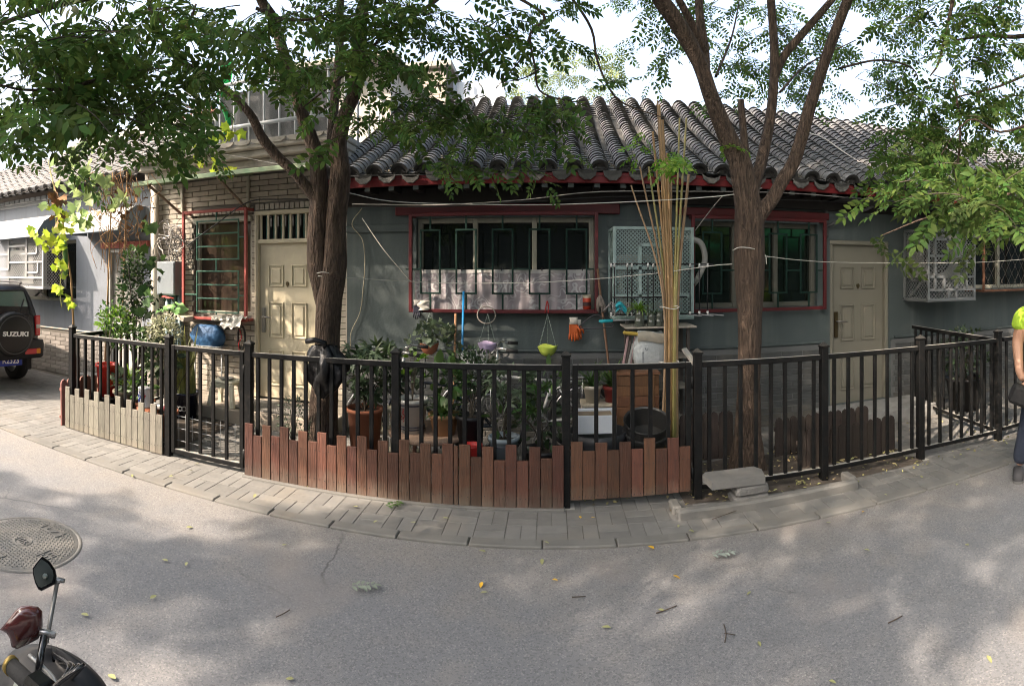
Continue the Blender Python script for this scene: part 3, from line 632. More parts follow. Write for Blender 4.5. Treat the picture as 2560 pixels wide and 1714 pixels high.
# glazed door with red lintel
mb = MB(); t = .05
for xx in (ldoor[0] + t / 2, ldoor[1] - t / 2): mb.cbox((xx, LY + .05, 1.06), (t, .07, 1.92), .006)
mb.cbox((-5.7, LY + .051, 1.995), (.6, .07, t), .006); mb.cbox((-5.7, LY + .051, .9), (.6, .07, .06), .006); dd = mb.build('door', M('grey_aluminium', (.36, .36, .35), .4, metal=.3), lh); dd['label'] = 'grey glazed door under a red lintel'
mb = MB(); mb.box((-5.7, LY + .07, 1.45), (.6, .008, 1.04)); mb.build('door_pane', M('frosted_pane', (.24, .235, .22), .2, (.17, .16, .15), 3, .3), dd)
mb = MB(); mb.cbox((-5.7, LY + .06, .5), (.6, .03, .78), .006); mb.build('door_panel', M('grey_panel', (.4, .4, .39), .5), dd)
mb = MB(); mb.cbox((-5.68, LY - .02, 2.08), (.95, .06, .09), .006); mb.build('lintel', M('red_lintel', (.34, .09, .07), .6), lh)
sash_window(lh, lwin, LY + .1, 2, DGLASS, PVC, 'window behind the white lattice box')
def curved_canopy(name, label, x0, x1, mat, under):
    cn = thing(name, label, 'awning', ((x0 + x1) / 2, LY, 2.3)); mb = MB(); pr = [(LY - .01, 2.62), (LY - .22, 2.60), (LY - .42, 2.50), (LY - .55, 2.34), (LY - .58, 2.24)]
    n = len(pr); vs = [(x, y, z) for (y, z) in pr for x in (x0, x1)] + [(x, y + .006, z - .008) for (y, z) in pr for x in (x0, x1)]
    fs = [(2 * i, 2 * i + 1, 2 * i + 3, 2 * i + 2) for i in range(n - 1)] + [(2 * n + 2 * i, 2 * n + 2 * i + 2, 2 * n + 2 * i + 3, 2 * n + 2 * i + 1) for i in range(n - 1)] + [(2 * n - 2, 2 * n - 1, 4 * n - 1, 4 * n - 2)]
    mb.add(vs, fs, True); mb.build('canopy_sheet', mat, cn)
    for x in (x0 + .01, x1 - .01):
        mb = MB(); mb.prism([(y - LY, z - 2.3) for y, z in pr] + [(-.01, -.06)], (x, LY, 2.3), (0, 1, 0), (0, 0, 1), (.008, 0, 0)); mb.build('end_plate', under, cn)
    mb = MB(); mb.tube([(x0, LY - .58, 2.24), (x1, LY - .58, 2.24)], .012, 6); mb.build('front_bar', under, cn)
CS = M('canopy_sheet', (.38, .38, .37), .5, (.28, .275, .26), 5, .3, dirt=((.3, .26, .2), 6, .6)); CU = M('canopy_iron', (.11, .14, .17), .5)
curved_canopy('door_canopy', 'curved grey canopy over the glazed door, vines hanging beside it', -6.5, -5.28, CS, CU)
curved_canopy('window_canopy', 'curved white canopy above the white lattice box', -8.9, -7.05, M('canopy_white', (.5, .5, .49), .5), CU)
# ================================================================ lattice boxes round the air conditioners
def lattice_box(name, label, x0, x1, z0, z1, Y, d, mat, pat, side, frame_lines, cell):
    ob = thing(name, label, 'screen', ((x0 + x1) / 2, Y, z0)); t = .03
    mb = MB()
    for xx in (x0 + t / 2, x1 - t / 2):
        mb.cbox((xx, Y, (z0 + z1) / 2), (t, t, z1 - z0), .003)
        for zz in (z0 + t / 2, z1 - t / 2): mb.cbox((xx, Y + d / 2 + t / 2, zz), (t * .95, d - t, t * .95), .003)
        mb.cbox((xx, Y + d, (z0 + z1) / 2), (t * .9, t * .9, z1 - z0 - 2 * t), .003)
    for zz in (z0 + t / 2, z1 - t / 2): mb.cbox(((x0 + x1) / 2, Y, zz), (x1 - x0 - 2 * t, t * .97, t), .003)
    mb.build('frame', mat, ob)
    mb = MB()
    for (a, b, c, e) in frame_lines:      # lines in 0..1 frame coordinates
        A = (x0 + (x1 - x0) * a, Y - .002, z0 + (z1 - z0) * b); B = (x0 + (x1 - x0) * c, Y - .002, z0 + (z1 - z0) * e); mb.bar(A, B, .028, .028)
    mb.build('meander_bars', mat, ob, kind='stuff')
    def panel(u0, u1, v0, v1, P):         # open fretwork
        m = MB(); nu = max(1, round((u1 - u0) / cell)); nv = max(1, round((v1 - v0) / cell)); cu = (u1 - u0) / nu; cv = (v1 - v0) / nv; w = cell * .115
        def strip(a, b):
            dx, dz = b[0] - a[0], b[1] - a[1]; L = math.hypot(dx, dz); nx, nz = -dz / L * w / 2, dx / L * w / 2
            q = [(a[0] + nx, a[1] + nz), (b[0] + nx, b[1] + nz), (b[0] - nx, b[1] - nz), (a[0] - nx, a[1] - nz)]
            m.add([P(u, v, 0) for u, v in q] + [P(u, v, 1) for u, v in q], [(0, 1, 2, 3), (4, 7, 6, 5), (0, 4, 5, 1), (2, 6, 7, 3)])
        for i in range(nu):
            for j in range(nv):
                a, b = u0 + i * cu, v0 + j * cv; cx, cz = a + cu / 2, b + cv / 2
                if pat == 'flower':
                    strip((a, b), (a + cu, b + cv)); strip((a, b + cv), (a + cu, b))
                    for (p, q) in (((a, cz), (cx, b + cv)), ((cx, b + cv), (a + cu, cz)), ((a + cu, cz), (cx, b)), ((cx, b), (a, cz))): strip(p, q)
                else:
                    strip((a, cz), (cx, b + cv)); strip((cx, b + cv), (a + cu, cz)); strip((a + cu, cz), (cx, b)); strip((cx, b), (a, cz))
        return m
    panel(x0 + t, x1 - t, z0 + t, z1 - t, lambda u, v, k: (u, Y + .004 * k + .004, v)).build('fretwork', mat, ob, kind='stuff')
    sx = x1 - t / 2 if side == 'R' else x0 + t / 2
    if side in 'LR': panel(Y + t, Y + d - t, z0 + t, z1 - t, lambda u, v, k: (sx + .004 * k, u, v)).build('fretwork', mat, ob, kind='stuff')
    mb = MB(); mb.box(((x0 + x1) / 2, Y + d / 2, z0 - .006), (x1 - x0, d + t, .008)); mb.build('base_sheet', mat, ob)
    return ob
def ac_unit(label, x0, x1, z0, z1, Y, d):
    o = thing('air_conditioner', label, 'air conditioner', ((x0 + x1) / 2, Y, z0)); mb = MB(); mb.cbox(((x0 + x1) / 2, Y + d / 2, (z0 + z1) / 2), (x1 - x0, d, z1 - z0), .015); mb.build('casing', M('ac_casing', (.3, .295, .27), .5, (.24, .235, .21), 5, .4), o)
    c = ((x0 * .6 + x1 * .4), Y - .004, (z0 + z1) / 2); r = (z1 - z0) * .4; mx = Matrix.Rotation(PI / 2, 3, 'X')
    for k in range(5): mb = MB(); mb.lathe([(r * (k + 1) / 5 - .004, 0), (r * (k + 1) / 5, .012), (r * (k + 1) / 5 + .004, 0)], c, 24, mat=mx); mb.build('fan_ring', M('ac_grille', (.25, .25, .24), .5), o)
    mb = MB(); mb.disc((c[0], Y - .002, c[2]), r, 24, mx); mb.build('fan_opening', M('ac_dark', (.02, .02, .02), .6), o)
    for x in (x0 + .1, x1 - .1): mb = MB(); mb.bar((x, Y + d + .1, z0 - .02), (x, Y, z0 - .02), .035, .035); mb.bar((x, Y + d + .1, z0 - .25), (x, Y + .08, z0 - .035), .025, .025); mb.build('bracket', WHITEM, o)
    return o
ML = [(.0, .66, .36, .66), (.36, .66, .36, .99), (.36, .82, .7, .82), (.7, .5, .7, .99), (.36, .36, .36, .66), (.12, .36, .36, .36), (.12, .36, .12, .66), (.36, .5, 1, .5), (.7, .2, .7, .5), (0, .2, .99, .2), (.36, .01, .36, .2), (.7, .3, .9, .3), (.9, .3, .9, .5), (.6, .66, .88, .66), (.88, .66, .88, .82)]
lattice_box('lattice_screen', 'white lattice box on the pale blue wall above the parked car', -8.5, -7.0, 1.42, 2.27, 5.62, .46, WHITEM, 'diamond', 'R', ML, .055)
ac_unit('air conditioner inside the white lattice box', -8.2, -7.4, 1.48, 2.05, 5.72, .3)
M2 = [(.0, .55, .99, .55), (.33, .0, .33, .55), (.0, .25, .66, .25), (.66, .02, .66, .25), (.33, .55, .33, .8), (.33, .8, .66, .8), (.66, .55, .66, .98), (.66, .25, .99, .25)]
lattice_box('lattice_screen', 'pale green lattice box between the two red-framed windows', .57, 1.35, 1.24, 2.11, 5.3, .45, AQUA, 'flower', 'L', M2, .075)
ac_unit('air conditioner inside the pale green lattice box', .65, 1.28, 1.3, 1.85, 5.46, .26)
wire('drain_hose', [(1.34, 5.56, 2.03), (1.48, 5.52, 1.97), (1.53, 5.55, 1.8), (1.47, 5.6, 1.62), (1.42, 5.7, 1.52)], .03, M('hose_wrap', (.36, .36, .33), .8, (.28, .28, .26), 20, .4, bump=.3), 'pale wrapped hose curving out beside the pale green lattice box', 'hose', n=8)
M3 = [(.0, .62, .99, .62), (.0, .33, .33, .33), (.33, .33, .33, .15), (.15, .15, .15, .62), (.0, .15, .99, .15), (.6, .33, .99, .33), (.6, .15, .6, .33), (.8, .15, .8, .62), (.42, .01, .42, .15), (.58, .01, .58, .15), (.4, .62, .4, .99), (.7, .62, .7, .99), (.15, .62, .15, .85), (.15, .85, .7, .85)]
lattice_box('lattice_screen', 'grey-white lattice panel half hidden by leaves right of the shaded door', 4.08, 4.84, 1.34, 2.2, 5.25, .48, GALV, 'diamond', '', M3, .05)
ac_unit('air conditioner on brackets behind the grey-white lattice panel', 4.1, 4.75, 1.6, 2.14, 5.42, .28)
# ================================================================ rooftop and buildings behind
WR = M('white_rail', (.5, .52, .55), .4, (.42, .44, .46), 10, .4)
tr = thing('terrace_railing', 'white tubular railing round the roof terrace of the beige brick house', 'railing', (-3.5, 6.0, 3.18))
for zz in (4.05, 4.0 - .5): mb = MB(); mb.tube([(-4.85, 6.05, zz), (-2.3, 6.05, zz)], .025, 8); mb.build('rail', WR, tr)
for yy in (4.05,): mb = MB(); mb.tube([(-4.85, 6.05, yy), (-4.85, 9.8, yy)], .025, 8); mb.build('rail', WR, tr); mb = MB(); mb.tube([(-2.3, 6.05, yy), (-2.3, 9.8, yy)], .025, 8); mb.build('rail', WR, tr)
for i in range(13): mb = MB(); mb.tube([(-4.85 + i * .2125, 6.05, 3.17), (-4.85 + i * .2125, 6.05, 4.05)], .014, 6); mb.build('baluster', WR, tr)
for i in range(1, 9):
    for xx in (-4.85, -2.3): mb = MB(); mb.tube([(xx, 6.05 + i * .42, 3.17), (xx, 6.05 + i * .42, 4.05)], .014, 6); mb.build('baluster', WR, tr)
scr = MB(); scr.grid(lambda u, v: Vector((-4.05 + 1.55 * u, 6.13 + .03 * math.sin(u * 23) * math.sin(v * 3), 3.19 + .75 * v + .02 * math.sin(u * 9))), 24, 6); scr.build('shade_net', M('black_shade_net', (.13, .135, .14), .9, (.2, .2, .205), 130, .5, bump=.5, bscale=200), None, label='dark woven shade net tied along the terrace railing', cat='net')
sh = thing('roof_room', 'pale rendered room standing on the roof terrace behind the tree', 'shed', (-3.1, 7.6, 3.18)); RR = M('pale_render', (.5, .48, .44), .9, (.42, .4, .36), 2, .3, bump=.2, dirt=((.3, .28, .25), 2, .5))
mb = MB(); mb.box((-3.1, 8.8, 3.9), (1.7, 2.2, 1.44)); mb.build('wall', RR, sh); mb = MB(); mb.cbox((-3.1, 8.7, 4.66), (2.0, 2.6, .08), .01); mb.build('roof', CORN, sh)
mb = MB(); mb.cbox((-3.5, 7.69, 3.95), (.5, .03, .8), .004); wn = mb.build('window', PVC, sh); mb = MB(); mb.box((-3.5, 7.67, 3.95), (.42, .02, .72)); mb.build('pane', DGLASS, wn)
st = thing('stair_tower', 'beige brick stair tower with flat top left of the tiled roof', 'building', (-2.6, 9.6, 0)); mb = MB(); mb.box((-2.55, 10.2, 2.6), (1.5, 1.2, 5.2)); mb.build('wall', MORT, st)
bricks(st, -3.3, -1.8, 3.0, 5.2, 9.585, [], BEIGE, 200, .25, .067); mb = MB(); mb.cbox((-2.55, 10.2, 5.25), (1.7, 1.4, .1), .01); mb.build('coping', CORN, st)
mb = MB(); mb.box((-2.8, 9.57, 4.2), (.4, .02, 1.0)); mb.build('shutter', PVC, st)
cs = MB()
for i in range(15): x = -1.72 + i * .06; cs.add([(x, 9.8 + (.02 if i % 2 else 0), 3.3), (x + .06, 9.8 + (0 if i % 2 else .02), 3.3), (x + .06, 9.8 + (0 if i % 2 else .02), 5.0), (x, 9.8 + (.02 if i % 2 else 0), 5.0), (x, 9.86, 3.3), (x + .06, 9.86, 3.3), (x + .06, 9.86, 5.0), (x, 9.86, 5.0)], [(0, 1, 2, 3), (4, 7, 6, 5), (3, 2, 6, 7)])
cs.build('metal_sheet', M('blue_white_sheet', (.55, .6, .68), .4, (.5, .54, .6), 4, .4), None, label='pale blue corrugated metal sheet standing behind the tiled roof', cat='metal sheet')
gs = MB(); gs.grid(lambda u, v: Vector((-4.1 + .22 * u + .05 * math.sin(v * 9), 6.16 + .06 * math.sin(u * 8 + v * 4), 3.45 + .95 * v)), 8, 14); gs.build('green_banner', M('green_plastic', (.03, .4, .1), .5, (.05, .5, .16), 5, .4, trans=.3), None, label='bright green plastic sheet hanging on the terrace railing', cat='sheet')
cb = thing('roof_cabinet', 'white cabinet with dark glass and flower pots on the terrace left end', 'cabinet', (-4.6, 6.6, 3.18)); mb = MB(); mb.cbox((-4.55, 6.9, 3.52), (.5, 1.0, .66), .01); mb.build('body', WHITEM, cb)
mb = MB(); mb.box((-4.45, 6.39, 3.5), (.22, .02, .5)); mb.build('pane', M('cabinet_glass', (.05, .06, .075), .1), cb); mb = MB(); mb.cbox((-4.55, 6.9, 3.87), (.6, 1.1, .04), .01); mb.build('top', M('brown_board', (.2, .09, .06), .7), cb)
for i, (x, y) in enumerate(((-4.7, 6.5), (-4.5, 6.55), (-4.35, 6.7))):
    pt = thing('flower_pot', ['small brown flower pot at the front left of the terrace cabinet', 'small brown flower pot in the middle of the terrace cabinet top', 'small brown flower pot at the back right of the terrace cabinet'][i], 'flower pot', (x, y, 3.89), 'pots on the terrace cabinet'); mb = MB(); mb.lathe([(.05, 3.89), (.065, 4.0), (.07, 4.01), (.055, 4.005), (.05, 3.97), (0, 3.97)], (x, y, 0), 12); mb.build('pot', M('brown_pot', (.14, .07, .05), .7), pt); bush(pt, (x, y, 4.07), (.06, .06, .08), 40, OVAL, .035, M('leaf_far', (.09, .13, .04), .6, var=.3, trans=.3))
# far red brick building with a tiled gable roof, and grey gable in front
fb = thing('red_brick_building', 'red brick building with a blue window far behind the left roof', 'building', (-9.5, 13, 0)); RB = M('red_brick', (.33, .15, .1), .9, (.26, .11, .08), 6, .4, var=.2, bump=.3)
mb = MB(); mb.box((-10.2, 15, 2.9), (7.0, 4, 5.8)); mb.build('wall', M('red_mortar', (.3, .26, .22), .95), fb); bricks(fb, -11.5, -6.71, 3.9, 5.8, 12.985, [(-10.3, -9.3, 4.3, 5.3)], RB, 300, .25, .075)
mb = MB(); mb.cbox((-9.8, 12.97, 4.8), (1.0, .04, 1.0), .01); wn = mb.build('window', M('bluegrey_frame', (.35, .4, .44), .5), fb)
for dx in (-.25, .25): mb = MB(); mb.box((-9.8 + dx, 12.945, 4.8), (.42, .02, .9)); mb.build('pane', M('sky_pane', (.35, .42, .5), .1), wn)
mb = MB(); mb.prism([(0, 0), (2.3, .9), (4.6, 0), (4.6, .15), (2.3, 1.06), (0, .15)], (-13.9, 12.7, 5.8), (0, 1, 0), (0, 0, 1), (7.4, 0, 0)); mb.build('roof', M('far_roof', (.3, .28, .26), .9, bump=.5, bscale=30), fb)
gg = thing('grey_gable_house', 'weathered grey gable end rising behind the left tiled roof', 'house', (-9.3, 9.6, 0)); GGM = M('grey_gable', (.42, .41, .4), .95, (.28, .27, .265), 2, .2, bump=.5, bscale=30, dirt=((.16, .155, .15), 4, .7))
mb = MB(); mb.prism([(-1.6, 0), (1.6, 0), (1.6, 4.0), (0, 4.75), (-1.6, 4.0)], (-9.9, 9.3, 0), (1, 0, 0), (0, 0, 1), (0, 3, 0)); mb.build('wall', GGM, gg)
mb = MB(); mb.prism([(-1.8, 4.0), (0, 4.85), (1.8, 4.0), (1.8, 4.14), (0, 5.02), (-1.8, 4.14)], (-9.9, 9.2, 0), (1, 0, 0), (0, 0, 1), (0, 3.2, 0)); mb.build('roof', CORN, gg)
# downpipe, conduits, meter box, cable tangle at the corner of the brick house
dp = MB(); dp.tube([(-4.93, 5.86, 0), (-4.93, 5.86, 2.85)], .055, 12); dp.build('downpipe', M('beige_pipe', (.5, .45, .38), .6, (.42, .38, .32), 3, .4, dirt=((.25, .22, .18), 5, .5)), None, label='beige downpipe at the left corner of the brick house', cat='pipe')
CP = M('blue_conduit', (.13, .19, .21), .5, (.1, .15, .17), 4, .3, dirt=((.3, .3, .28), 8, .4))
for i, x in enumerate((-4.72, -4.62, -4.51)): mb = MB(); mb.tube([(x, 5.89, 0), (x, 5.89, 1.45)], .043, 10); mb.build('conduit', CP, None, label=['left blue-grey conduit below the grey meter box', 'middle blue-grey conduit below the grey meter box', 'right blue-grey conduit below the grey meter box'][i], cat='pipe', group='conduits under the meter box')
eb = thing('meter_box', 'grey electric meter box with latch on the brick house corner', 'meter box', (-4.65, 5.8, 1.4)); mb = MB(); mb.cbox((-4.65, 5.83, 1.6), (.3, .16, .44), .006); mb.build('box', M('meter_grey', (.2, .225, .245), .4, (.17, .195, .215), 3, .3), eb)
mb = MB(); mb.cbox((-4.65, 5.745, 1.6), (.275, .012, .41), .004); dr_ = mb.build('lid', M('meter_grey', (.33, .37, .4)), eb); mb = MB(); mb.cbox((-4.76, 5.73, 1.6), (.022, .025, .07), .008, mat=Matrix.Rotation(.4, 3, 'Y')); mb.build('latch', STEEL, dr_)
CBL = [M('cable_grey', (.22, .21, .2), .6), M('cable_black', (.03, .03, .03), .6), M('cable_white', (.5, .48, .44), .6)]
cc = Vector((-4.6, 5.78, 2.05))
tg = thing('cable_tangle', 'tangle of looped grey and black cables above the meter box', 'cables', cc)
for i in range(22):
    a = random.uniform(0, 2 * PI); r = random.uniform(.06, .2); c0 = cc + Vector((random.uniform(-.14, .2), random.uniform(-.04, .06), random.uniform(-.18, .2))); pts = []
    for k in range(random.randint(5, 9)): a += random.uniform(.6, 1.1); pts.append(c0 + Vector((r * math.cos(a) * random.uniform(.7, 1.2), random.uniform(-.03, .03), r * math.sin(a) * random.uniform(.6, 1.2))))
    if i % 3 == 0: pts.append(Vector((-4.72 + .1 * (i % 4), 5.86, 1.8)))
    mb = MB(); mb.tube(smoothpts(pts, 5), random.uniform(.004, .008), 5); mb.build('cable', CBL[i % 3], tg)
# ================================================================ iron fences, gates and plank screens
IRON = M('black_iron', (.005, .0055, .006), .5, (.009, .0095, .0095), 14, .4, bump=.12, bscale=60, dirt=((.05, .034, .026), 30, .22), spec=.2, dust_highlight=(.34, .33, .3))
def wood(name, a, b, var=.22, foot=None): return M(name, a, .75, b, 9, .3, var=var, hue=.012, bump=.6, bscale=14, stretch=(9, 9, .8), dirt=((a[0] * .45, a[1] * .45, a[2] * .45), 9, .5), foot=foot)
BROWNW = wood('brown_stained_wood', (.1, .041, .024), (.058, .03, .021), .34, ((.13, .105, .08), .16)); GREYWOOD = wood('weathered_grey_wood', (.19, .178, .145), (.13, .124, .104), .2, ((.2, .175, .135), .1))
PICKW = wood('faded_picket_wood', (.27, .13, .1), (.2, .1, .08)); DPICK = wood('dark_picket_wood', (.05, .038, .032), (.03, .024, .021))
FY = 4.05
mb = MB(); mb.cbox((0, 0, .54), (.06, .06, 1.08), .004); mb.add([(-.036, -.036, 1.08), (.036, -.036, 1.08), (.036, .036, 1.08), (-.036, .036, 1.08), (-.036, -.036, 1.092), (.036, -.036, 1.092), (.036, .036, 1.092), (-.036, .036, 1.092), (0, 0, 1.122)],
      [(0, 3, 2, 1), (0, 1, 5, 4), (1, 2, 6, 5), (2, 3, 7, 6), (3, 0, 4, 7), (4, 5, 8), (5, 6, 8), (6, 7, 8), (7, 4, 8)]); mb.box((0, 0, .004), (.12, .12, .008)); POST = mb.mesh('post', IRON)
mb = MB(); mb.cbox((0, 0, .45), (.03, .022, .9), .003); BAL = mb.mesh('baluster', IRON)
def panel(fence, a, b, zt=1.02, zb=.1, first=.09, gap=.112):
    a, b = Vector((*a, 0)), Vector((*b, 0)); d = (b - a); L = d.length; u = d / L; an = math.atan2(u.y, u.x)
    for z, t in ((zt - .02, .04), (zb, .035)):
        mb = MB(); mb.bar(a + u * .031 + Vector((0, 0, z)), b - u * .031 + Vector((0, 0, z)), .04, t, .004); mb.build('rail', IRON, fence)
    n = max(1, round((L - .06) / gap)); st = (L - .06) / n
    for i in range(n):
        p = a + u * (.03 + st * (i + .5)); o = piece('baluster', BAL, (p.x, p.y, zb + .017), fence, (0, random.uniform(-.004, .004), an), (1, 1, (zt - .04 - zb - .017) / .9))
def planks(fence, x0, x1, y, n, tall, short, mat, z0=.015, tilt=0.0, startall=True, name='plank'):
    pw = (x1 - x0) / n; cache = {}
    for i in range(n):
        tl = (i % 2 == 0) == startall; h = (tall if tl else short) + random.uniform(-.012, .012) - z0; mb = MB(); mb.cbox((0, 0, h / 2), (pw * random.uniform(.93, .965), .018, h), .0025); me = mb.mesh(name, mat)
        x = x0 + (i + .5) * pw
        piece(name, me, (x, y + random.uniform(-.0015, .0015), z0 + tilt * (i / n)), fence, (random.uniform(-.006, .006), random.uniform(-.006, .006), 0))
        s = MB()
    mb = MB()
    for i in range(n):
        x = x0 + (i + .5) * pw
        for zz in (.09, .31):
            for dx in (-.022, .022): mb.box((x + dx + random.uniform(-.004, .004), y - .0106, zz + tilt * i / n + random.uniform(-.008, .008)), (.006, .002, .006))
    mb.build('screws', M('screw', (.03, .028, .026), .6), fence, kind='stuff')
PX = [-4.56, -3.24, -2.39, -1.14, .10, 1.06, 2.10, 3.07, 4.0]
f1 = thing('iron_fence', 'black iron fence with weathered grey planks round the left plant bed', 'fence', (-3.9, FY, 0), 'black iron yard fence sections')
piece('post', POST, (PX[0], FY, 0), f1); piece('post', POST, (PX[1], FY, 0), f1); panel(f1, (PX[0], FY), (PX[1], FY)); panel(f1, (PX[0], FY), (PX[0], 5.9))
planks(f1, -4.63, -3.28, FY - .036, 18, .455, .375, GREYWOOD)
bt = MB(); bt.cbox((-3.95, FY - .016, .12), (1.3, .02, .05), .003); bt.build('batten', GREYWOOD, f1); bt = MB(); bt.cbox((-3.95, FY - .016, .32), (1.3, .02, .05), .003); bt.build('batten', GREYWOOD, f1)
f2 = thing('iron_fence', 'black iron fence screened with brown planks in front of the potted plants', 'fence', (-1.1, FY, 0), 'black iron yard fence sections')
for i in (2, 3, 4): piece('post', POST, (PX[i], FY, 0), f2)
panel(f2, (PX[2], FY), (PX[3], FY)); panel(f2, (PX[3], FY), (PX[4], FY)); planks(f2, -2.40, -.70, FY - .052, 21, .45, .365, BROWNW); planks(f2, -.662, .085, FY - .052, 9, .45, .36, BROWNW)
mb = MB(); mb.cbox((-.681, FY - .054, .225), (.03, .018, .43), .003); mb.build('plank', BROWNW, f2)
for z in (.12, .32): bt = MB(); bt.cbox((-1.15, FY - .032, z), (2.44, .02, .05), .003); bt.build('batten', BROWNW, f2)
f3 = thing('iron_fence', 'long black iron fence with open bars in front of the right-hand tree', 'fence', (2.5, FY, 0), 'black iron yard fence sections')
for i in (5, 6, 7, 8): piece('post', POST, (PX[i], FY if i < 8 else 4.0, 0), f3)
panel(f3, (PX[5], FY), (PX[6], FY), gap=.125); panel(f3, (PX[6], FY), (PX[7], FY), gap=.125); panel(f3, (PX[7], FY), (PX[8], 4.0), gap=.125, first=.1); panel(f3, (PX[8], 4.0), (4.2, 5.72), gap=.13)
f4 = thing('iron_fence', 'black iron fence running on beyond the right corner post', 'fence', (4.9, 4, 0), 'black iron yard fence sections'); panel(f4, (PX[8] + .05, 4.02), (5.6, 4.1), gap=.13); piece('post', POST, (5.63, 4.1, 0), f4)
def gate(name, label, x0, x1, z0, z1, y, gap=.125):
    g = thing(name, label, 'gate', ((x0 + x1) / 2, y, z0)); t = .04
    for x in (x0 + t / 2, x1 - t / 2): mb = MB(); mb.cbox((x, y, (z0 + z1) / 2), (t, t, z1 - z0), .004); mb.build('stile', IRON, g)
    for z in (z0 + t / 2, z1 - t / 2): mb = MB(); mb.cbox(((x0 + x1) / 2, y, z), (x1 - x0 - 2 * t, t * .96, t), .004); mb.build('rail', IRON, g)
    n = round((x1 - x0 - 2 * t) / gap)
    for i in range(1, n): piece('baluster', BAL, (x0 + t + (x1 - x0 - 2 * t) * i / n, y, z0 + t), g, None, (1, 1, (z1 - z0 - 2 * t) / .9))
    for z in (z0 + .12, z1 - .15): mb = MB(); mb.tube([(x1 + .006, y - .02, z - .04), (x1 + .006, y - .02, z + .04)], .011, 8); mb.build('hinge', IRON, g)
    return g
g1 = gate('iron_gate', 'open-barred black iron gate in front of the cream door', PX[1] + .04, PX[2] - .045, .05, 1.02, FY)
mb = MB()
for z in (.16, .27, .38): mb.tube([(PX[1] + .07, FY + .022, z), (PX[2] - .07, FY + .022, z - .02)], .003, 4)
for i in range(9): mb.tube([(PX[1] + .1 + i * .075, FY + .022, .1), (PX[1] + .1 + i * .075, FY + .022, .4)], .002, 4)
mb.build('wire_mesh', GALV, g1, kind='stuff')
g2 = gate('iron_gate', 'black iron gate faced with dark brown planks below the bamboo poles', PX[4] + .045, PX[5] - .05, .09, 1.02, FY)
planks(g2, PX[4] + .03, PX[5] - .06, FY - .036, 10, .47, .40, BROWNW, .07, .02)
bt = MB(); bt.cbox((.57, FY - .0155, .385), (.83, .018, .04), .003); bt.build('batten', BROWNW, g2)
# pointed pickets beside the left corner, low picket edging behind the right-hand fence
def pickets(name, label, a, b, n, h, mat, group=None):
    pk = thing(name, label, 'picket fence', (*a, 0), group); a, b = Vector((*a, 0)), Vector((*b, 0)); u = (b - a); L = u.length; u /= L; an = math.atan2(u.y, u.x); w_ = L / n
    poly = [(-w_ * .46, 0), (w_ * .46, 0), (w_ * .46, h - .045), (w_ * .33, h - .015), (0, h), (-w_ * .33, h - .015), (-w_ * .46, h - .045)]
    mb = MB(); mb.prism(poly, (0, 0, 0), (1, 0, 0), (0, 0, 1), (0, -.016, 0)); me = mb.mesh('picket', mat)
    for i in range(n): p = a + u * (w_ * (i + .5)); piece('picket', me, (p.x, p.y, .012 + random.uniform(-.006, .006)), pk, (0, random.uniform(-.02, .02), an))
    for z in (.1, h - .1): mb = MB(); mb.bar(a + Vector((0, 0, z)) + Vector((-u.y, u.x, 0)) * .012, b + Vector((0, 0, z)) + Vector((-u.y, u.x, 0)) * .012, .018, .03); mb.build('stretcher', mat, pk)
    return pk
pickets('picket_edging', 'faded reddish pointed pickets at the far left fence corner', (-4.72, 4.02), (-4.62, 5.2), 14, .5, PICKW)
pickets('picket_edging', 'low dark scalloped picket edging behind the right-hand bars', (2.0, 4.34), (3.0, 4.36), 13, .34, DPICK)
pickets('picket_edging', 'dark scalloped picket edging standing behind the nearer one', (1.95, 4.72), (2.95, 4.75), 13, .36, DPICK)
pickets('picket_edging', 'dark wooden picket edging left of the right-hand tree', (1.1, 4.85), (1.62, 4.9), 7, .42, DPICK)
# ================================================================ trees
def bark():
    m = M('bark', (.115, .078, .056), .9, (.04, .028, .022), 6, .2, bump=0, stretch=(7, 7, 1.3)); n = m.node_tree.nodes; l = m.node_tree.links
    g = n.new('ShaderNodeNewGeometry'); mp = n.new('ShaderNodeMapping'); mp.inputs['Scale'].default_value = (1, 1, .17); l.new(g.outputs['Position'], mp.inputs[0])
    t = n.new('ShaderNodeTexNoise'); t.inputs['Scale'].default_value = 42; t.inputs['Detail'].default_value = 6; t.inputs['Distortion'].default_value = 1.2; l.new(mp.outputs[0], t.inputs['Vector'])
    rp = n.new('ShaderNodeValToRGB'); rp.color_ramp.elements[0].position = .36; rp.color_ramp.elements[0].color = (.016, .011, .008, 1); rp.color_ramp.elements[1].position = .66; rp.color_ramp.elements[1].color = (.15, .105, .074, 1); l.new(t.outputs[0], rp.inputs[0])
    mx_ = n.new('ShaderNodeMix'); mx_.data_type = 'RGBA'; mx_.inputs[0].default_value = .5; old = n['Principled BSDF'].inputs['Base Color'].links[0].from_socket; l.new(old, mx_.inputs[6]); l.new(rp.outputs[0], mx_.inputs[7]); l.new(mx_.outputs[2], n['Principled BSDF'].inputs['Base Color'])
    bp = n.new('ShaderNodeBump'); bp.inputs['Strength'].default_value = 1.0; bp.inputs['Distance'].default_value = .06; l.new(t.outputs[0], bp.inputs['Height']); l.new(bp.outputs[0], n['Principled BSDF'].inputs['Normal'])
    return m
BARK = bark(); TWIG = M('twig_bark', (.05, .042, .03), .85)
LEAF = M('pagoda_leaf', (.075, .132, .03), .55, var=.5, hue=.03, trans=.5, spec=.25); LEAFB = M('bright_shoot_leaf', (.14, .27, .03), .5, var=.25, hue=.02, trans=.45); LEAFFAR = M('pale_far_leaf', (.16, .2, .07), .6, var=.3, hue=.02, trans=.4)
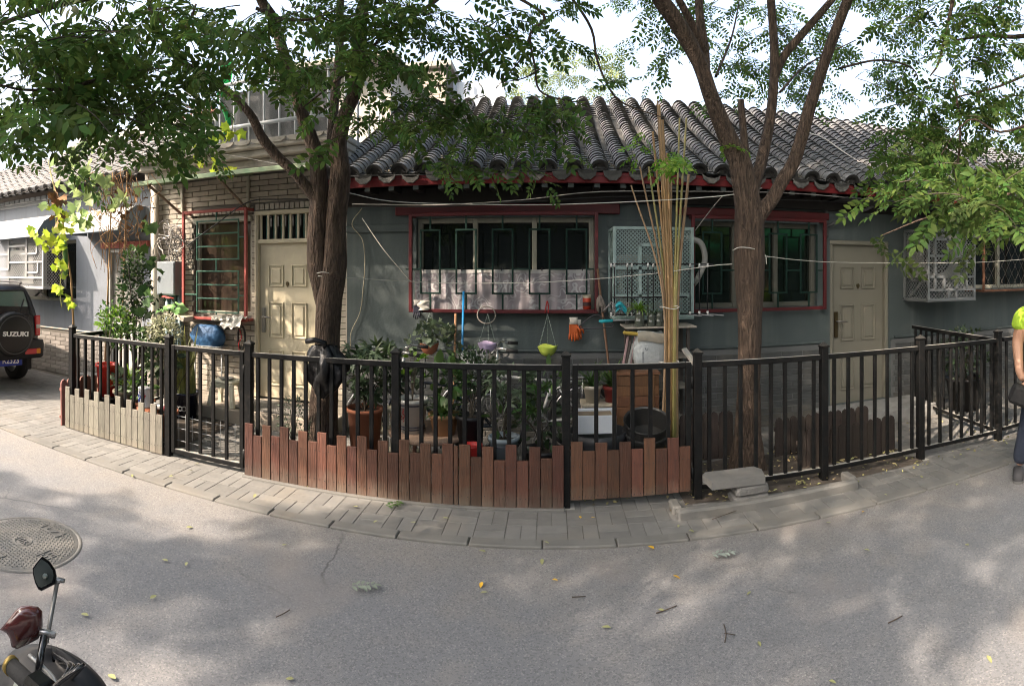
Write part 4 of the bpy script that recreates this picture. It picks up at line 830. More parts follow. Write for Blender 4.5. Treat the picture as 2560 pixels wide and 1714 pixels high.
def stem(mb, pts, rs, n=16, k=5):
    P = smoothpts(pts, k); rr = lerps(rs, len(P)); ph = [random.uniform(0, 2 * PI) for _ in range(4)]; vs = []; prev = None
    for i, p in enumerate(P):
        t = (P[min(i + 1, len(P) - 1)] - P[max(i - 1, 0)]).normalized()
        if prev is None: a = Vector((1, 0, 0)) if abs(t.x) < .8 else Vector((0, 1, 0)); u = (a - t * a.dot(t)).normalized()
        else: u = (prev - t * prev.dot(t)).normalized()
        prev = u; v = t.cross(u)
        for q in range(n):
            a = 2 * PI * q / n; r = rr[i] * (1 + .06 * math.sin(3 * a + ph[0] + i * .13) + .04 * math.sin(5 * a + ph[1] - i * .21) + .05 * math.sin(2 * a + ph[2] + i * .3) + random.uniform(-.025, .025)); vs.append(p + (u * math.cos(a) + v * math.sin(a)) * r)
    fs = [(i * n + q, i * n + (q + 1) % n, (i + 1) * n + (q + 1) % n, (i + 1) * n + q) for i in range(len(P) - 1) for q in range(n)] + [tuple(range((len(P) - 1) * n, len(P) * n))]
    mb.add(vs, fs, True)
THIN = .3
class Crown:
    def __init__(s): s.p = []; s.d = []; s.s = []; s.tw = MB()
    def twig(s, base, dr, L, nl, size):
        base = Vector(base); d = Vector(dr).normalized(); pts = []
        for i in range(5): t = i / 4; pts.append(base + d * L * t + Vector((0, 0, -.28 * L * t * t)))
        s.tw.tube(pts, [.005, .004, .0035, .003, .0015], 3, False)
        side = d.cross(Vector((0, 0, 1))); side = side.normalized() if side.length > .05 else Vector((1, 0, 0))
        for i in range(nl):
            t = .15 + .85 * i / max(1, nl - 1); q = base + d * L * t + Vector((0, 0, -.28 * L * t * t)); sg = 1 if i % 2 else -1
            ld = d * random.uniform(.2, .7) + side * sg * random.uniform(.5, 1.0) + Vector((random.uniform(-.3, .3), random.uniform(-.3, .3), random.uniform(-.75, -.05)))
            if i == nl - 1: ld = d + Vector((0, 0, -.6))
            s.p.append(q); s.d.append(ld); s.s.append(size * random.uniform(.6, 1.25))
    def region(s, x0, x1, y0, y1, r0, r1, n, size=.185, nl=7, L=.34):
        for _ in range(max(1, round(n * THIN))):
            b = rad(random.uniform(x0, x1), random.uniform(y0, y1), random.uniform(r0, r1)); a = random.uniform(0, 2 * PI); s.twig(b, (math.cos(a), math.sin(a), random.uniform(-.5, .35)), L * random.uniform(.7, 1.3), nl, size)
    def cloud(s, c, r, n, size=.26, nl=6, L=.4, gaps=7, gr_=.55):
        holes = [ball(1, c, r)[0][0] for _ in range(gaps)]
        for q in ball(n * 2, c, r, .35)[0]:
            if n <= 0: break
            rr = math.hypot(q[0], q[1])
            if q[2] < H + .5 * rr + .15 and -1.1 < math.atan2(q[0], q[1]) < .93: continue            # the part in sight is grown branch by branch above
            if any(np.linalg.norm(q - h) < gr_ for h in holes): continue
            n -= 1; a = random.uniform(0, 2 * PI); s.twig(q, (math.cos(a), math.sin(a), random.uniform(-.4, .3)), L, nl, size)
    def build(s, tree, tm=FEATHER, mat=LEAF, name='crown', twig=True):
        if twig and s.tw.v: s.tw.build('twigs', TWIG, tree, kind='stuff')
        return scatter(name, tm, np.array([tuple(p) for p in s.p]), frames([tuple(d) for d in s.d], roll=.7), s.s, mat, tree)
def limb(tree, pts, rs, n=14, name='limb', k=5):
    mb = MB(); stem(mb, pts, rs, n, k); return mb.build(name, BARK, tree)
def R_(l): return [rad(*q) for q in l]
# ---- left tree with two fused stems
t1 = thing('pagoda_tree', 'double-stemmed street tree in front of the cream door', 'tree', (-1.95, 4.55, 0), 'street trees in the yard')
limb(t1, [(-1.94, 4.57, -.02), (-1.95, 4.57, .35), at(815, 900, 4.57), at(820, 760, 4.57), at(835, 660, 4.56), at(838, 560, 4.56), at(848, 480, 4.55), at(852, 430, 4.52), at(846, 363, 4.5), at(862, 290, 4.45), at(889, 225, 4.4), at(900, 140, 4.3), at(905, 40, 4.2), at(930, -120, 4.1), at(960, -300, 4.2)],
     [.19, .14, .112, .108, .105, .097, .093, .082, .07, .062, .055, .05, .045, .035, .02], 22, 'trunk')
limb(t1, [at(822, 860, 4.57), at(806, 740, 4.56), at(793, 650, 4.55), at(796, 560, 4.54), at(800, 500, 4.53), at(795, 420, 4.5), at(783, 367, 4.48), at(757, 293, 4.42), at(731, 205, 4.35), at(713, 147, 4.3), at(684, 50, 4.2), at(649, -10, 4.1), at(610, -150, 3.9), at(560, -300, 3.7)],
     [.03, .075, .09, .087, .083, .072, .066, .058, .05, .045, .042, .04, .035, .02], 20, 'limb')
limb(t1, [at(805, 510, 4.5), at(774, 478, 4.48), at(735, 430, 4.4), at(697, 394, 4.35), at(655, 344, 4.25), at(625, 285, 4.15), at(572, 229, 4.05), at(510, 190, 3.9), at(430, 130, 3.7), at(380, 30, 3.5), at(360, -90, 3.3)], [.04, .052, .045, .042, .04, .036, .032, .028, .024, .02, .012], 14)
limb(t1, [at(855, 440, 4.52), at(835, 390, 4.55), at(832, 320, 4.6), at(838, 230, 4.65), at(848, 120, 4.7), at(850, 10, 4.7), at(870, -160, 4.8)], [.05, .05, .046, .042, .038, .034, .02], 14)
limb(t1, R_([(560, -120, 4.2), (480, -40, 3.6), (300, -20, 3.2), (150, 10, 3.0), (0, 60, 2.9)]), [.04, .032, .024, .018, .01], 10)
for pl, rs in (([(1100, -10, 4.3), (1075, 12, 4.25), (960, 90, 4.2), (880, 170, 4.15), (800, 235, 4.1), (745, 278, 4.05)], [.016, .014, .012, .01, .007, .004]),
               ([(640, 20, 4.0), (700, 45, 4.0), (780, 48, 4.0), (850, 20, 4.1)], [.012, .012, .009, .006]), ([(380, 170, 3.3), (310, 184, 3.1), (230, 203, 3.0), (160, 222, 2.95), (60, 224, 2.9), (0, 212, 2.8)], [.014, .013, .011, .009, .007, .005]),
               ([(440, -20, 3.5), (372, 10, 3.4), (405, 57, 3.4), (420, 110, 3.4)], [.014, .012, .01, .006]), ([(430, 100, 3.4), (470, 60, 3.4), (490, 10, 3.4)], [.01, .008, .006]), ([(1250, -30, 4.5), (1360, 38, 4.4), (1326, 84, 4.4), (1337, 164, 4.4), (1349, 226, 4.4), (1406, 249, 4.4), (1479, 260, 4.5)], [.012, .011, .01, .009, .008, .006, .003]),
               ([(1326, 84, 4.4), (1300, 150, 4.3), (1240, 220, 4.3)], [.008, .006, .004]), ([(1350, 172, 4.4), (1310, 195, 4.3), (1260, 205, 4.2)], [.007, .005, .003]), ([(1400, -30, 4.6), (1433, 0, 4.5), (1479, 73, 4.5), (1494, 153, 4.5), (1529, 230, 4.5), (1571, 264, 4.5), (1662, 295, 4.6)], [.012, .011, .01, .009, .008, .006, .003])):
    limb(t1, R_(pl), rs, 7, 'branch', 4)
c = Crown()
for a in ((0, 130, 0, 300, 2.5, 3.5, 52), (0, 130, 240, 360, 2.7, 3.6, 20), (130, 330, 0, 300, 2.6, 3.7, 74), (300, 560, 130, 290, 2.7, 3.8, 62), (270, 470, 270, 330, 2.9, 3.6, 30), (0, 90, 340, 385, 3.2, 3.9, 8), (400, 640, 0, 130, 3, 4.1, 26), (330, 420, 0, 60, 2.9, 3.5, 8), (620, 1000, 0, 200, 3.4, 4.5, 115),
          (560, 700, 90, 200, 3.6, 4.4, 20), (900, 1130, 10, 180, 3.6, 4.6, 60), (850, 1010, 220, 370, 3.9, 4.3, 24), (1010, 1130, 180, 300, 4, 4.5, 26), (1050, 1120, 330, 420, 4.1, 4.3, 7), (1110, 1350, 230, 320, 4.0, 4.5, 30), (1150, 1300, 310, 390, 4, 4.3, 11), (1300, 1370, 270, 390, 4.1, 4.4, 7), (1380, 1620, 240, 310, 4.4, 4.6, 6),
          (1110, 1330, 0, 60, 3.7, 4.6, 22), (1170, 1230, 30, 150, 3.7, 4.1, 7), (1350, 1480, 0, 110, 4, 4.8, 12), (1450, 1520, 40, 230, 4.45, 4.5, 4)):
    c.region(*a)
c.build(t1)
c2 = Crown(); c2.cloud((-4.4, 2.6, 6.2), (3.1, 2.6, 1.6), 620, .3); c2.cloud((-1.6, 3.8, 6.4), (2.4, 2.6, 1.5), 340, .3); c2.cloud((-4.6, -.9, 6.3), (2.6, 1.3, 1.1), 300, .3, gaps=5); c2.build(t1, FEATHER2, twig=False); THIN = .42
for e in ((-5.8, 2.2, 5.9), (-4.3, .2, 5.8), (-3.2, 3.4, 6.4)): limb(t1, [(-2.35, 4.25, 4.1), (-3.0, 3.6, 5.0), ((-2.35 + e[0]) / 2, (4.2 + e[1]) / 2 - .2, 5.5), e], [.05, .045, .035, .015], 9)
# ---- right tree
t2 = thing('pagoda_tree', 'tall forked street tree with wire round its trunk behind the open fence', 'tree', (1.62, 4.53, 0), 'street trees in the yard')
limb(t2, [(1.63, 4.53, -.02), (1.63, 4.53, .3), at(1874, 950, 4.53), at(1875, 800, 4.53), at(1874, 700, 4.53), at(1874, 610, 4.53), at(1872, 540, 4.52), at(1862, 470, 4.5), at(1846, 400, 4.48), at(1818, 344, 4.46), at(1779, 245, 4.4), at(1748, 153, 4.35), at(1690, 50, 4.25), at(1645, -15, 4.2), at(1590, -140, 4.0), at(1530, -300, 3.9)],
     [.17, .115, .1, .102, .118, .128, .13, .105, .088, .078, .068, .062, .06, .058, .045, .025], 22, 'trunk')
limb(t2, [at(1880, 560, 4.5), at(1905, 525, 4.5), at(1930, 500, 4.49), at(1955, 455, 4.47), at(1990, 393, 4.44), at(2033, 240, 4.35), at(2077, 109, 4.25), at(2122, -10, 4.15), at(2170, -140, 4.0), at(2210, -280, 3.9)], [.07, .068, .064, .06, .056, .05, .047, .044, .036, .02], 18)
limb(t2, [at(1885, 480, 4.54), at(1893, 440, 4.56), at(1907, 390, 4.6), at(1929, 273, 4.65), at(1936, 142, 4.7), at(1926, -10, 4.75), at(1915, -180, 4.8)], [.05, .05, .048, .044, .042, .038, .02], 14)
limb(t2, [at(1931, 210, 4.68), at(1960, 140, 4.7), at(2010, 80, 4.75), at(2088, -10, 4.8), at(2150, -90, 4.9)], [.032, .036, .034, .03, .018], 12)
limb(t2, [at(1768, 200, 4.4), at(1762, 126, 4.42), at(1752, 60, 4.45), at(1747, -10, 4.5), at(1745, -150, 4.6)], [.03, .036, .036, .034, .018], 12)
limb(t2, [at(1762, 130, 4.4), at(1730, 60, 4.35), at(1690, -15, 4.3)], [.03, .032, .026], 12)
limb(t2, [at(1868, 430, 4.62), at(1860, 340, 4.64), at(1852, 250, 4.66)], [.034, .032, .03], 12, 'cut_limb')
for pl, rs in (([(2100, 170, 5.2), (2200, 150, 5.6), (2280, 170, 6), (2300, 215, 6.2)], [.012, .01, .008, .004]), ([(1950, 230, 4.9), (2020, 160, 5.6), (2140, 100, 6.4)], [.012, .009, .005]), ([(1790, 190, 4.8), (1830, 90, 5.6), (1850, -10, 6.4)], [.014, .01, .006])): limb(t2, R_(pl), rs, 7, 'branch', 4)
c = Crown()
for a in ((1560, 1800, -20, 90, 5.6, 7.6, 50), (1790, 1960, -20, 240, 6, 8.2, 85), (1950, 2110, -20, 250, 6, 8.2, 75), (2100, 2270, -20, 200, 6, 8.2, 70), (2180, 2290, 150, 250, 6, 7, 14), (1660, 1720, 60, 150, 5.5, 6.5, 6)): c.region(*a, size=.19)
c.build(t2, FEATHER2)
c2 = Crown(); c2.cloud((1.6, 2.9, 6.6), (3.3, 3.0, 1.7), 560, .3); c2.cloud((.5, 6.5, 7.6), (3.5, 2.2, 1.4), 160, .3); c2.build(t2, FEATHER2, twig=False)
for e in ((3.2, 2.6, 6.3), (.3, 2.4, 6.4), (1.8, 5.6, 7.2)): limb(t2, [(1.5, 4.4, 4.4), ((1.5 + e[0]) / 2, (4.4 + e[1]) / 2, 5.5), e], [.045, .04, .015], 9)
c = Crown(); c.region(1560, 1800, 300, 390, 4.35, 4.7, 13, size=.15, nl=6, L=.2); c.build(t2, FEATHER, LEAFB, 'shoots', False)['kind'] = 'stuff'
# ---- tree past the right edge whose branches hang into view
t3 = thing('pagoda_tree', 'leafy tree at the right edge drooping low over the lattice panel', 'tree', (6.6, 3.9, 0), 'street trees in the yard')
limb(t3, [(6.6, 3.9, -.02), (6.55, 3.9, .6), (6.5, 3.9, 2.0), (6.3, 3.9, 3.2), (5.9, 3.8, 4.5), (5.5, 3.6, 6.2)], [.19, .14, .12, .1, .08, .04], 16, 'trunk')
for pl, rs in (([(2640, 60, 6.2), (2560, 90, 5.8), (2470, 90, 5.4), (2390, 100, 5.2)], [.03, .024, .018, .01]), ([(2390, -60, 5.2), (2378, 20, 5.1), (2360, 100, 5.1), (2345, 160, 5.1), (2325, 190, 5.1)], [.02, .018, .016, .012, .006]), ([(2384, 195, 4.9), (2401, 330, 4.8), (2392, 430, 4.7), (2398, 480, 4.6), (2420, 510, 4.5)], [.01, .012, .011, .009, .006]),
               ([(2620, 160, 6), (2500, 215, 5.4), (2380, 245, 5.0)], [.018, .012, .006]), ([(2640, 380, 4.4), (2540, 470, 3.9), (2440, 530, 3.8), (2330, 540, 3.8), (2200, 590, 3.7)], [.018, .013, .01, .007, .003]), ([(2600, 300, 4.6), (2500, 330, 4.4), (2420, 300, 4.5), (2330, 420, 4.5)], [.014, .01, .008, .004])):
    limb(t3, R_(pl), rs, 8, 'branch', 4)
c = Crown()
for a in ((2230, 2560, -20, 250, 4.6, 6.0, 110), (2260, 2560, 230, 440, 4.5, 5.6, 90), (2200, 2320, 240, 380, 5, 6, 30), (2380, 2600, 400, 560, 3.1, 4.0, 40), (2240, 2420, 430, 500, 3.6, 4.3, 14), (2560, 2700, 0, 500, 4, 6, 60)): c.region(*a)
c.build(t3)
c = Crown(); c.region(2135, 2200, 555, 580, 3.6, 3.7, 3, size=.16, nl=4, L=.2); c.region(2480, 2560, 500, 560, 3.1, 3.5, 9, size=.2); c.build(t3, FEATHER, M('olive_shoot_leaf', (.068, .1, .028), .5, var=.35, hue=.02, trans=.4, spec=.25), 'shoots', False)['kind'] = 'stuff'
c2 = Crown(); c2.cloud((5.6, 3.2, 6.2), (2.6, 2.8, 1.8), 300, .3); c2.cloud((7.2, 2.6, 4.3), (1.9, 3.0, 1.9), 330, .3); c2.build(t3, FEATHER2, twig=False)
# ---- far pale tree above the ridge
t4 = thing('far_tree', 'pale sunlit tree rising beyond the roof ridge', 'tree', (.3, 16, 0)); limb(t4, [(.3, 16, -.02), (.3, 16, 3), (.25, 16, 5), (.2, 16, 6.6)], [.2, .16, .12, .04], 10, 'trunk')
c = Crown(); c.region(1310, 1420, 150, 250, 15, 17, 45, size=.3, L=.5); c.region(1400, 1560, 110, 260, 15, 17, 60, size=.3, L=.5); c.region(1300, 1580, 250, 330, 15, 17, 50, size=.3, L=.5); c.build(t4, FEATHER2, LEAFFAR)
# ================================================================ wires
WW = M('wire_white', (.55, .53, .48), .6); WG = M('wire_grey', (.3, .29, .27), .6); WB = M('wire_black', (.025, .025, .025), .6)
wire('clothesline', [at(852, 478, 4.5), at(1000, 505, 4.9), at(1300, 512, 4.9), at(1560, 505, 4.7), at(1800, 490, 4.5), at(1905, 470, 4.52)], .004, WW, 'pale cable slung between the two tree trunks below the eave')
wire('clothesline', [at(795, 690, 4.45), at(1000, 702, 5.0), at(1160, 708, 5.2), at(1380, 704, 5.1), at(1620, 685, 4.9), at(1780, 664, 4.6), at(1830, 660, 4.43)], .0035, WW, 'thin white line stretched across the lace cloth to the right tree')
wire('clothesline', [at(1912, 640, 4.5), at(2000, 650, 4.8), at(2120, 656, 5.1), at(2400, 657, 5.0), at(2560, 648, 4.8), at(2640, 640, 4.8)], .0035, WW, 'white line running from the right tree past the shaded door')
wire('tree_tie', [at(1831, 626, 4.45), at(1850, 618, 4.38), at(1885, 622, 4.4), at(1912, 636, 4.5), at(1916, 660, 4.5)], .004, WW, 'white wire wound round the right tree trunk', 'wire')
wire('tree_tie', [at(788, 684, 4.5), at(805, 680, 4.43), at(822, 682, 4.45)], .004, WW, 'wire loop tied round the left tree stem', 'wire')
wire('eave_cable', [at(880, 510, 5.35), at(960, 511, 5.35), at(1100, 512, 5.4), at(1300, 500, 5.3), at(1480, 480, 5.3), at(1700, 478, 5.3), at(2000, 484, 5.35), at(2300, 510, 5.4), at(2560, 516, 5.4)], .005, WG, 'grey cable following the red eave board')
wire('eave_cable', [at(880, 516, 5.5), at(1100, 516, 5.5), at(1300, 505, 5.5), at(1600, 490, 5.5), at(2000, 500, 5.5), at(2560, 530, 5.6)], .006, WB, 'black cable in the shade under the eave')
wire('eave_cable', [at(870, 440, 5.2), at(1100, 436, 5.2), at(1300, 430, 5.2), at(1500, 420, 5.2), at(1640, 405, 5.1), at(1760, 380, 4.9)], .0035, WB, 'thin black cable crossing in front of the lowest roof tiles')
wire('guy_rope', [at(905, 545, 5.5), at(960, 625, 5.4), at(1026, 703, 5.5)], .004, WW, 'white rope running down to the red window cage corner', 'rope')
wire('wall_cable', [at(905, 520, 5.7), at(880, 560, 5.72), at(906, 600, 5.72), at(912, 660, 5.72), at(908, 720, 5.72), at(900, 780, 5.72), at(878, 830, 5.72), at(876, 870, 5.72)], .005, M('wire_cream', (.4, .36, .26), .6), 'cream cable wandering down the grey wall', 'cable')
wire('guy_rope', [at(1738, 576, 5.3), at(1780, 520, 5.3), at(1806, 490, 5.3)], .004, WG, 'grey rope from the pale green lattice box to the eave', 'rope')
wire('terrace_wire', [at(520, 380, 5.4), at(600, 392, 5.4), at(700, 410, 5.2), at(780, 415, 5.0)], .003, WG, 'thin wire in front of the brick house cornice', 'wire')
wire('awning_cable', [at(467, 615, 5.7), at(540, 560, 5.6), at(620, 505, 5.5), at(700, 498, 5.5), at(770, 498, 5.5)], .008, WB, 'bundle of black cable crossing the tall barred window')
wire('left_eave_cable', [at(-20, 520, 5.9), at(60, 505, 5.9), at(140, 500, 5.9), at(260, 500, 5.9), at(390, 520, 5.8)], .006, WB, 'black cable under the left tiled eave')
wire('roof_cable', [at(2016, 330, 7.0), at(2060, 345, 6.7), at(2110, 380, 6.3), at(2180, 425, 5.7)], .008, WW, 'white cable lying slack across the roof tiles')
# ================================================================ potted plants and yard objects
SOIL = M('soil', (.05, .038, .028), .95, bump=.6); PL = [M('plant_dark', (.035, .062, .024), .42, var=.4, hue=.02, trans=.2, spec=.6), M('plant_mid', (.06, .12, .03), .45, var=.35, hue=.02, trans=.3), M('plant_bright', (.16, .3, .03), .5, var=.3, hue=.02, trans=.4), M('plant_grey', (.11, .15, .09), .5, var=.4, hue=.015, trans=.25)]
TERRA = M('terracotta', (.33, .12, .06), .8, (.25, .09, .05), 6, .4, bump=.2, dirt=((.4, .25, .17), 7, .4)); TAN = M('tan_pot', (.42, .24, .12), .7, (.35, .2, .1), 6, .4, dirt=((.2, .12, .07), 6, .5))
def potprof(r1, r0, h, rim=.018): return [(0, 0), (r0, 0), (r0 + (r1 - r0) * .85, h - rim * 1.8), (r1 + rim * .5, h - rim * 1.6), (r1 + rim * .5, h), (r1 - .006, h), (r1 - .02, h - .04)]
def pot(label, x, y, z, r1, r0, h, mat, group=None, name='potted_plant', rings=None):
    o = thing(name, label, 'potted plant', (x, y, z), group); mb = MB(); mb.lathe(potprof(r1, r0, h), (x, y, z), 22); p = mb.build('pot', mat, o)
    if rings:
        for rz_ in rings: t = rz_ / h; rr = r0 + (r1 - r0) * t + .002; mb = MB(); mb.lathe([(rr, rz_ - .006), (rr + .003, rz_), (rr, rz_ + .006)], (x, y, z), 22); mb.build('band', M('pot_band', (.04, .045, .06), .5), p)
    mb = MB(); mb.disc((x, y, z + h - .035), r1 - .015, 18); mb.build('soil', SOIL, o); return o
def stems(o, x, y, z0, pts, r=.006, mat=TWIG):
    mb = MB()
    for (a, b, c) in pts: mb.tube(smoothpts([(x, y, z0), (x + (a - x) * .4, y + (b - y) * .4, z0 + (c - z0) * .6), (a, b, c)], 3), [r] * 3 + [r * .6] * (len(smoothpts([(0, 0, 0), (1, 1, 1), (2, 2, 2)], 3)) - 3), 5)
    return mb.build('stems', mat, o, kind='stuff')
def straps(o, x, y, z, n, L, W, bend, mat, tilt=(.1, .9), name='leaves'):
    az = rng.uniform(0, 2 * PI, n); tl = rng.uniform(*tilt, n); return scatter(name, strapleaf(1, W / L, bend), np.tile([x, y, z], (n, 1)) + rng.normal(0, .012, (n, 3)) * [1, 1, 0], azrot(az, tl), L * rng.uniform(.6, 1.1, n), mat, o)
def rs(x, y, z, n, sx, sz): return [(x + random.gauss(0, sx), y + random.gauss(0, sx), z + random.uniform(-sz, sz)) for _ in range(n)]
o = pot('umbrella-leaf plant in a tall red-brown pot right of the double tree', -1.58, 4.62, .0, .155, .11, .52, TERRA); stems(o, -1.58, 4.62, .48, rs(-1.55, 4.62, .85, 9, .13, .15)); bush(o, (-1.5, 4.62, .83), (.27, .2, .25), 85, WHORL, .085, PL[0]); bush(o, (-1.5, 4.55, .98), (.26, .16, .13), 24, WHORL, .08, PL[3], 'sunlit_foliage')
o = thing('low_table', 'round low wooden table carrying the white and tan pots', 'table', (-1.0, 4.55, 0)); mb = MB(); mb.lathe([(0, .352), (.33, .352), (.335, .36), (.335, .378), (.33, .384), (0, .384)], (-1.0, 4.55, 0), 26); mb.build('tabletop', wood('table_wood', (.33, .24, .16), (.2, .14, .1)), o)
for k in range(4): a = PI / 4 + k * PI / 2; mb = MB(); mb.bar((-1.0 + .24 * math.cos(a), 4.55 + .24 * math.sin(a), 0), (-1.0 + .22 * math.cos(a), 4.55 + .22 * math.sin(a), .352), .03, .03); mb.build('leg', M('table_leg', (.1, .05, .035), .6), o)
ENAM = M('white_enamel', (.5, .5, .48), .35, (.42, .42, .4), 4, .3, dirt=((.2, .19, .17), 9, .4))
o = pot('white enamel bucket planter with dark bands on the low table', -1.13, 4.5, .385, .125, .098, .27, ENAM, rings=[.03, .05, .225]); stems(o, -1.13, 4.5, .62, rs(-1.1, 4.55, .95, 6, .06, .06), .004); bush(o, (-1.12, 4.56, .92), (.11, .1, .09), 34, ROUND, .05, PL[2]); bush(o, (-1.06, 4.6, .84), (.09, .09, .08), 14, LOBED, .08, PL[3], 'lobed_leaves')
mb = MB(); random.seed(3)
for k in range(26): a = R(-110 + random.gauss(0, 14)); z = .385 + random.uniform(.1, .2); rr = .0985 + .027 * (z - .385) / .27 + .0045; mb.box((-1.13 + rr * math.cos(a), 4.5 + rr * math.sin(a), z), (.008, .003, .014), a + PI / 2)
mb.build('painted_sprig', M('sprig_red', (.25, .06, .05), .5), o, kind='stuff')
o = pot('tan plastic pot with broad arching leaves on the low table', -.86, 4.47, .385, .118, .088, .17, TAN); straps(o, -.86, 4.47, .52, 60, .26, .03, 1.3, PL[1]); bush(o, (-.86, 4.52, .8), (.13, .1, .16), 40, OVAL, .12, PL[1])
o = pot('dense small-leaved shrub in a square black pot behind the fence', -.64, 4.42, .2, .11, .09, .36, M('black_plastic', (.014, .014, .015), .5)); stems(o, -.64, 4.42, .5, rs(-.66, 4.6, .8, 7, .1, .1), .005); bush(o, (-.66, 4.62, .86), (.24, .2, .2), 620, OVAL, .04, PL[0], shell=.1)
o = pot('blue-grey pot with thin stems and grouped leaves', -.37, 4.36, .06, .115, .085, .36, M('bluegrey_pot', (.25, .3, .33), .5, (.2, .24, .27), 6, .4), rings=[.3]); stems(o, -.37, 4.36, .38, rs(-.33, 4.42, .75, 7, .1, .16), .004); bush(o, (-.33, 4.45, .82), (.2, .15, .2), 34, WHORL, .085, PL[3]); bush(o, (-.4, 4.34, .56), (.1, .08, .1), 16, OVAL, .08, PL[1], 'low_leaves')
o = pot('trailing dark-leaved plant in a black pot left of the planked gate', -.07, 4.4, .02, .14, .11, .3, M('black_plastic', (.014, .014, .015))); stems(o, -.07, 4.4, .3, rs(-.08, 4.45, .65, 8, .12, .2), .005); bush(o, (-.08, 4.42, .58), (.2, .14, .32), 130, OVAL, .075, PL[0]); bush(o, (-.12, 4.36, .72), (.13, .08, .13), 12, WHORL, .075, PL[1], 'bright_whorls')['kind'] = 'stuff'
mb = MB(); bush(o, (.02, 4.3, .9), (.06, .05, .08), 5, OVAL, .13, PL[1], 'broad_leaves')
o = thing('red_bucket', 'small red plastic bucket low behind the brown planks', 'bucket', (-.6, 4.22, 0)); mb = MB(); mb.lathe([(0, 0.0), (.06, 0), (.075, .36), (.08, .37), (.08, .38), (.07, .378), (.068, .34)], (-.6, 4.25, 0), 18); mb.build('bucket', M('red_plastic', (.45, .03, .025), .35), o)
mb = MB(); mb.tube(smoothpts([(-.672, 4.25, .36), (-.64, 4.18, .3), (-.56, 4.18, .3), (-.528, 4.25, .36)], 5), .004, 5); mb.build('handle', GALV, o)
o = thing('slatted_crate', 'cream slatted plastic crate between the pots', 'crate', (-1.36, 4.95, 0))
for z in (.14, .36):
    for i in range(9): mb = MB(); mb.cbox((-1.5 + i * .034, 4.82, z), (.02, .012, .15), .002); mb.build('slat', M('cream_plastic', (.55, .5, .36), .5), o)
for z in (.05, .25, .45): mb = MB(); mb.cbox((-1.36, 4.93, z), (.34, .24, .03), .004); mb.build('shelf', M('cream_plastic', (.55, .5, .36), .5), o)
# shrub in white pot at the foot of the double tree
o = pot('feathery small shrub in a white pot at the foot of the double tree', -2.12, 4.28, 0, .1, .08, .22, ENAM); bush(o, (-2.1, 4.28, .42), (.15, .12, .22), 420, NARROW, .035, PL[3], shell=.1); stems(o, -2.1, 4.28, .2, rs(-2.1, 4.28, .5, 8, .06, .1), .004)
# ---- behind the planked gate
o = thing('foam_box', 'white foam box filled with soil on a dark round tub', 'box', (.34, 4.47, .43)); mb = MB(); x, y, z = .34, 4.5, .43
for (cx, cy, sx, sy) in ((x, y - .12, .32, .025), (x, y + .12, .32, .025), (x - .148, y, .025, .215), (x + .148, y, .025, .215)): mb.cbox((cx, cy, z + .07), (sx, sy, .14), .005)
mb.box((x, y, z + .012), (.28, .22, .02)); mb.build('box', M('white_foam', (.62, .66, .7), .7, (.55, .58, .62), 8, .4, bump=.2), o); mb = MB(); mb.box((x, y, z + .09), (.27, .212, .06)); mb.build('soil', M('pale_soil', (.28, .22, .15), .95, (.2, .15, .1), 8, .4, bump=.6), o)
o = thing('dark_tub', 'dark grey round tub under the white foam box', 'tub', (.36, 4.5, 0)); mb = MB(); mb.lathe([(0, .02), (.19, .0), (.21, .3), (.23, .36), (.235, .425), (.225, .425), (.2, .3), (0, .3)], (.36, 4.5, 0), 26); mb.build('tub', M('dark_tub', (.035, .038, .042), .45), o)
o = thing('metal_basin', 'round ribbed metal basin leaning behind the gate planks', 'basin', (.75, 4.5, .3)); mx = Matrix.Rotation(.35, 3, 'X'); mb = MB(); mb.lathe([(.125, 0), (.17, .0), (.175, .06), (.19, .065), (.19, .09), (.175, .095), (.182, .17), (.19, .175), (.186, .182), (.172, .172), (.162, .02), (0, .012)], (.75, 4.5, .34), 56, False, mx); mb.build('basin', M('basin_steel', (.075, .075, .073), .45, (.05, .05, .048), 8, .4, metal=.6), o)
mb = MB(); mb.lathe([(.0, 0), (.13, 0), (.15, .33), (.155, .34), (.14, .33), (0, .33)], (.75, 4.52, .0), 20); mb.build('upturned_bucket', M('dark_tub', (.035, .038, .042)), o)
o = thing('plant_bench', 'small pale bench carrying two strap-leaved pots', 'bench', (.42, 5.0, 0)); mb = MB(); mb.cbox((.42, 5.0, .525), (.34, .24, .025), .005); mb.build('seat', wood('pale_bench', (.5, .44, .34), (.4, .35, .27)), o)
for x in (.27, .57):
    for yy in (4.9, 5.1): mb = MB(); mb.tube([(x, yy, 0), (x, yy, .512)], .011, 8); mb.build('leg', PVC, o)
mb = MB(); mb.tube(smoothpts([(.26, 4.87, .5), (.27, 4.86, .3), (.33, 4.86, .27), (.55, 4.86, .27)], 4), .009, 6); mb.build('stretcher', PVC, o)
o = pot('cream ribbed pot with spiky striped leaves on the small bench', .355, 4.98, .54, .08, .055, .15, M('cream_pot', (.55, .5, .4), .6)); straps(o, .355, 4.98, .67, 70, .3, .018, .9, PL[1], (.05, 1.1))
o = pot('red pot with spiky leaves on the small bench end', .53, 4.99, .54, .075, .06, .14, M('red_pot', (.22, .035, .03), .5)); straps(o, .53, 4.99, .66, 60, .3, .016, .9, PL[1], (.05, 1.0))
o = thing('slatted_cabinet', 'brown wooden cabinet with horizontal boards left of the bamboo poles', 'cabinet', (.72, 4.95, 0)); OW = wood('orange_brown_wood', (.15, .07, .032), (.1, .048, .025))
for i in range(9): mb = MB(); mb.cbox((.735, 4.8, .045 + i * .0885), (.36, .018, .085), .003); mb.build('board', OW, o)
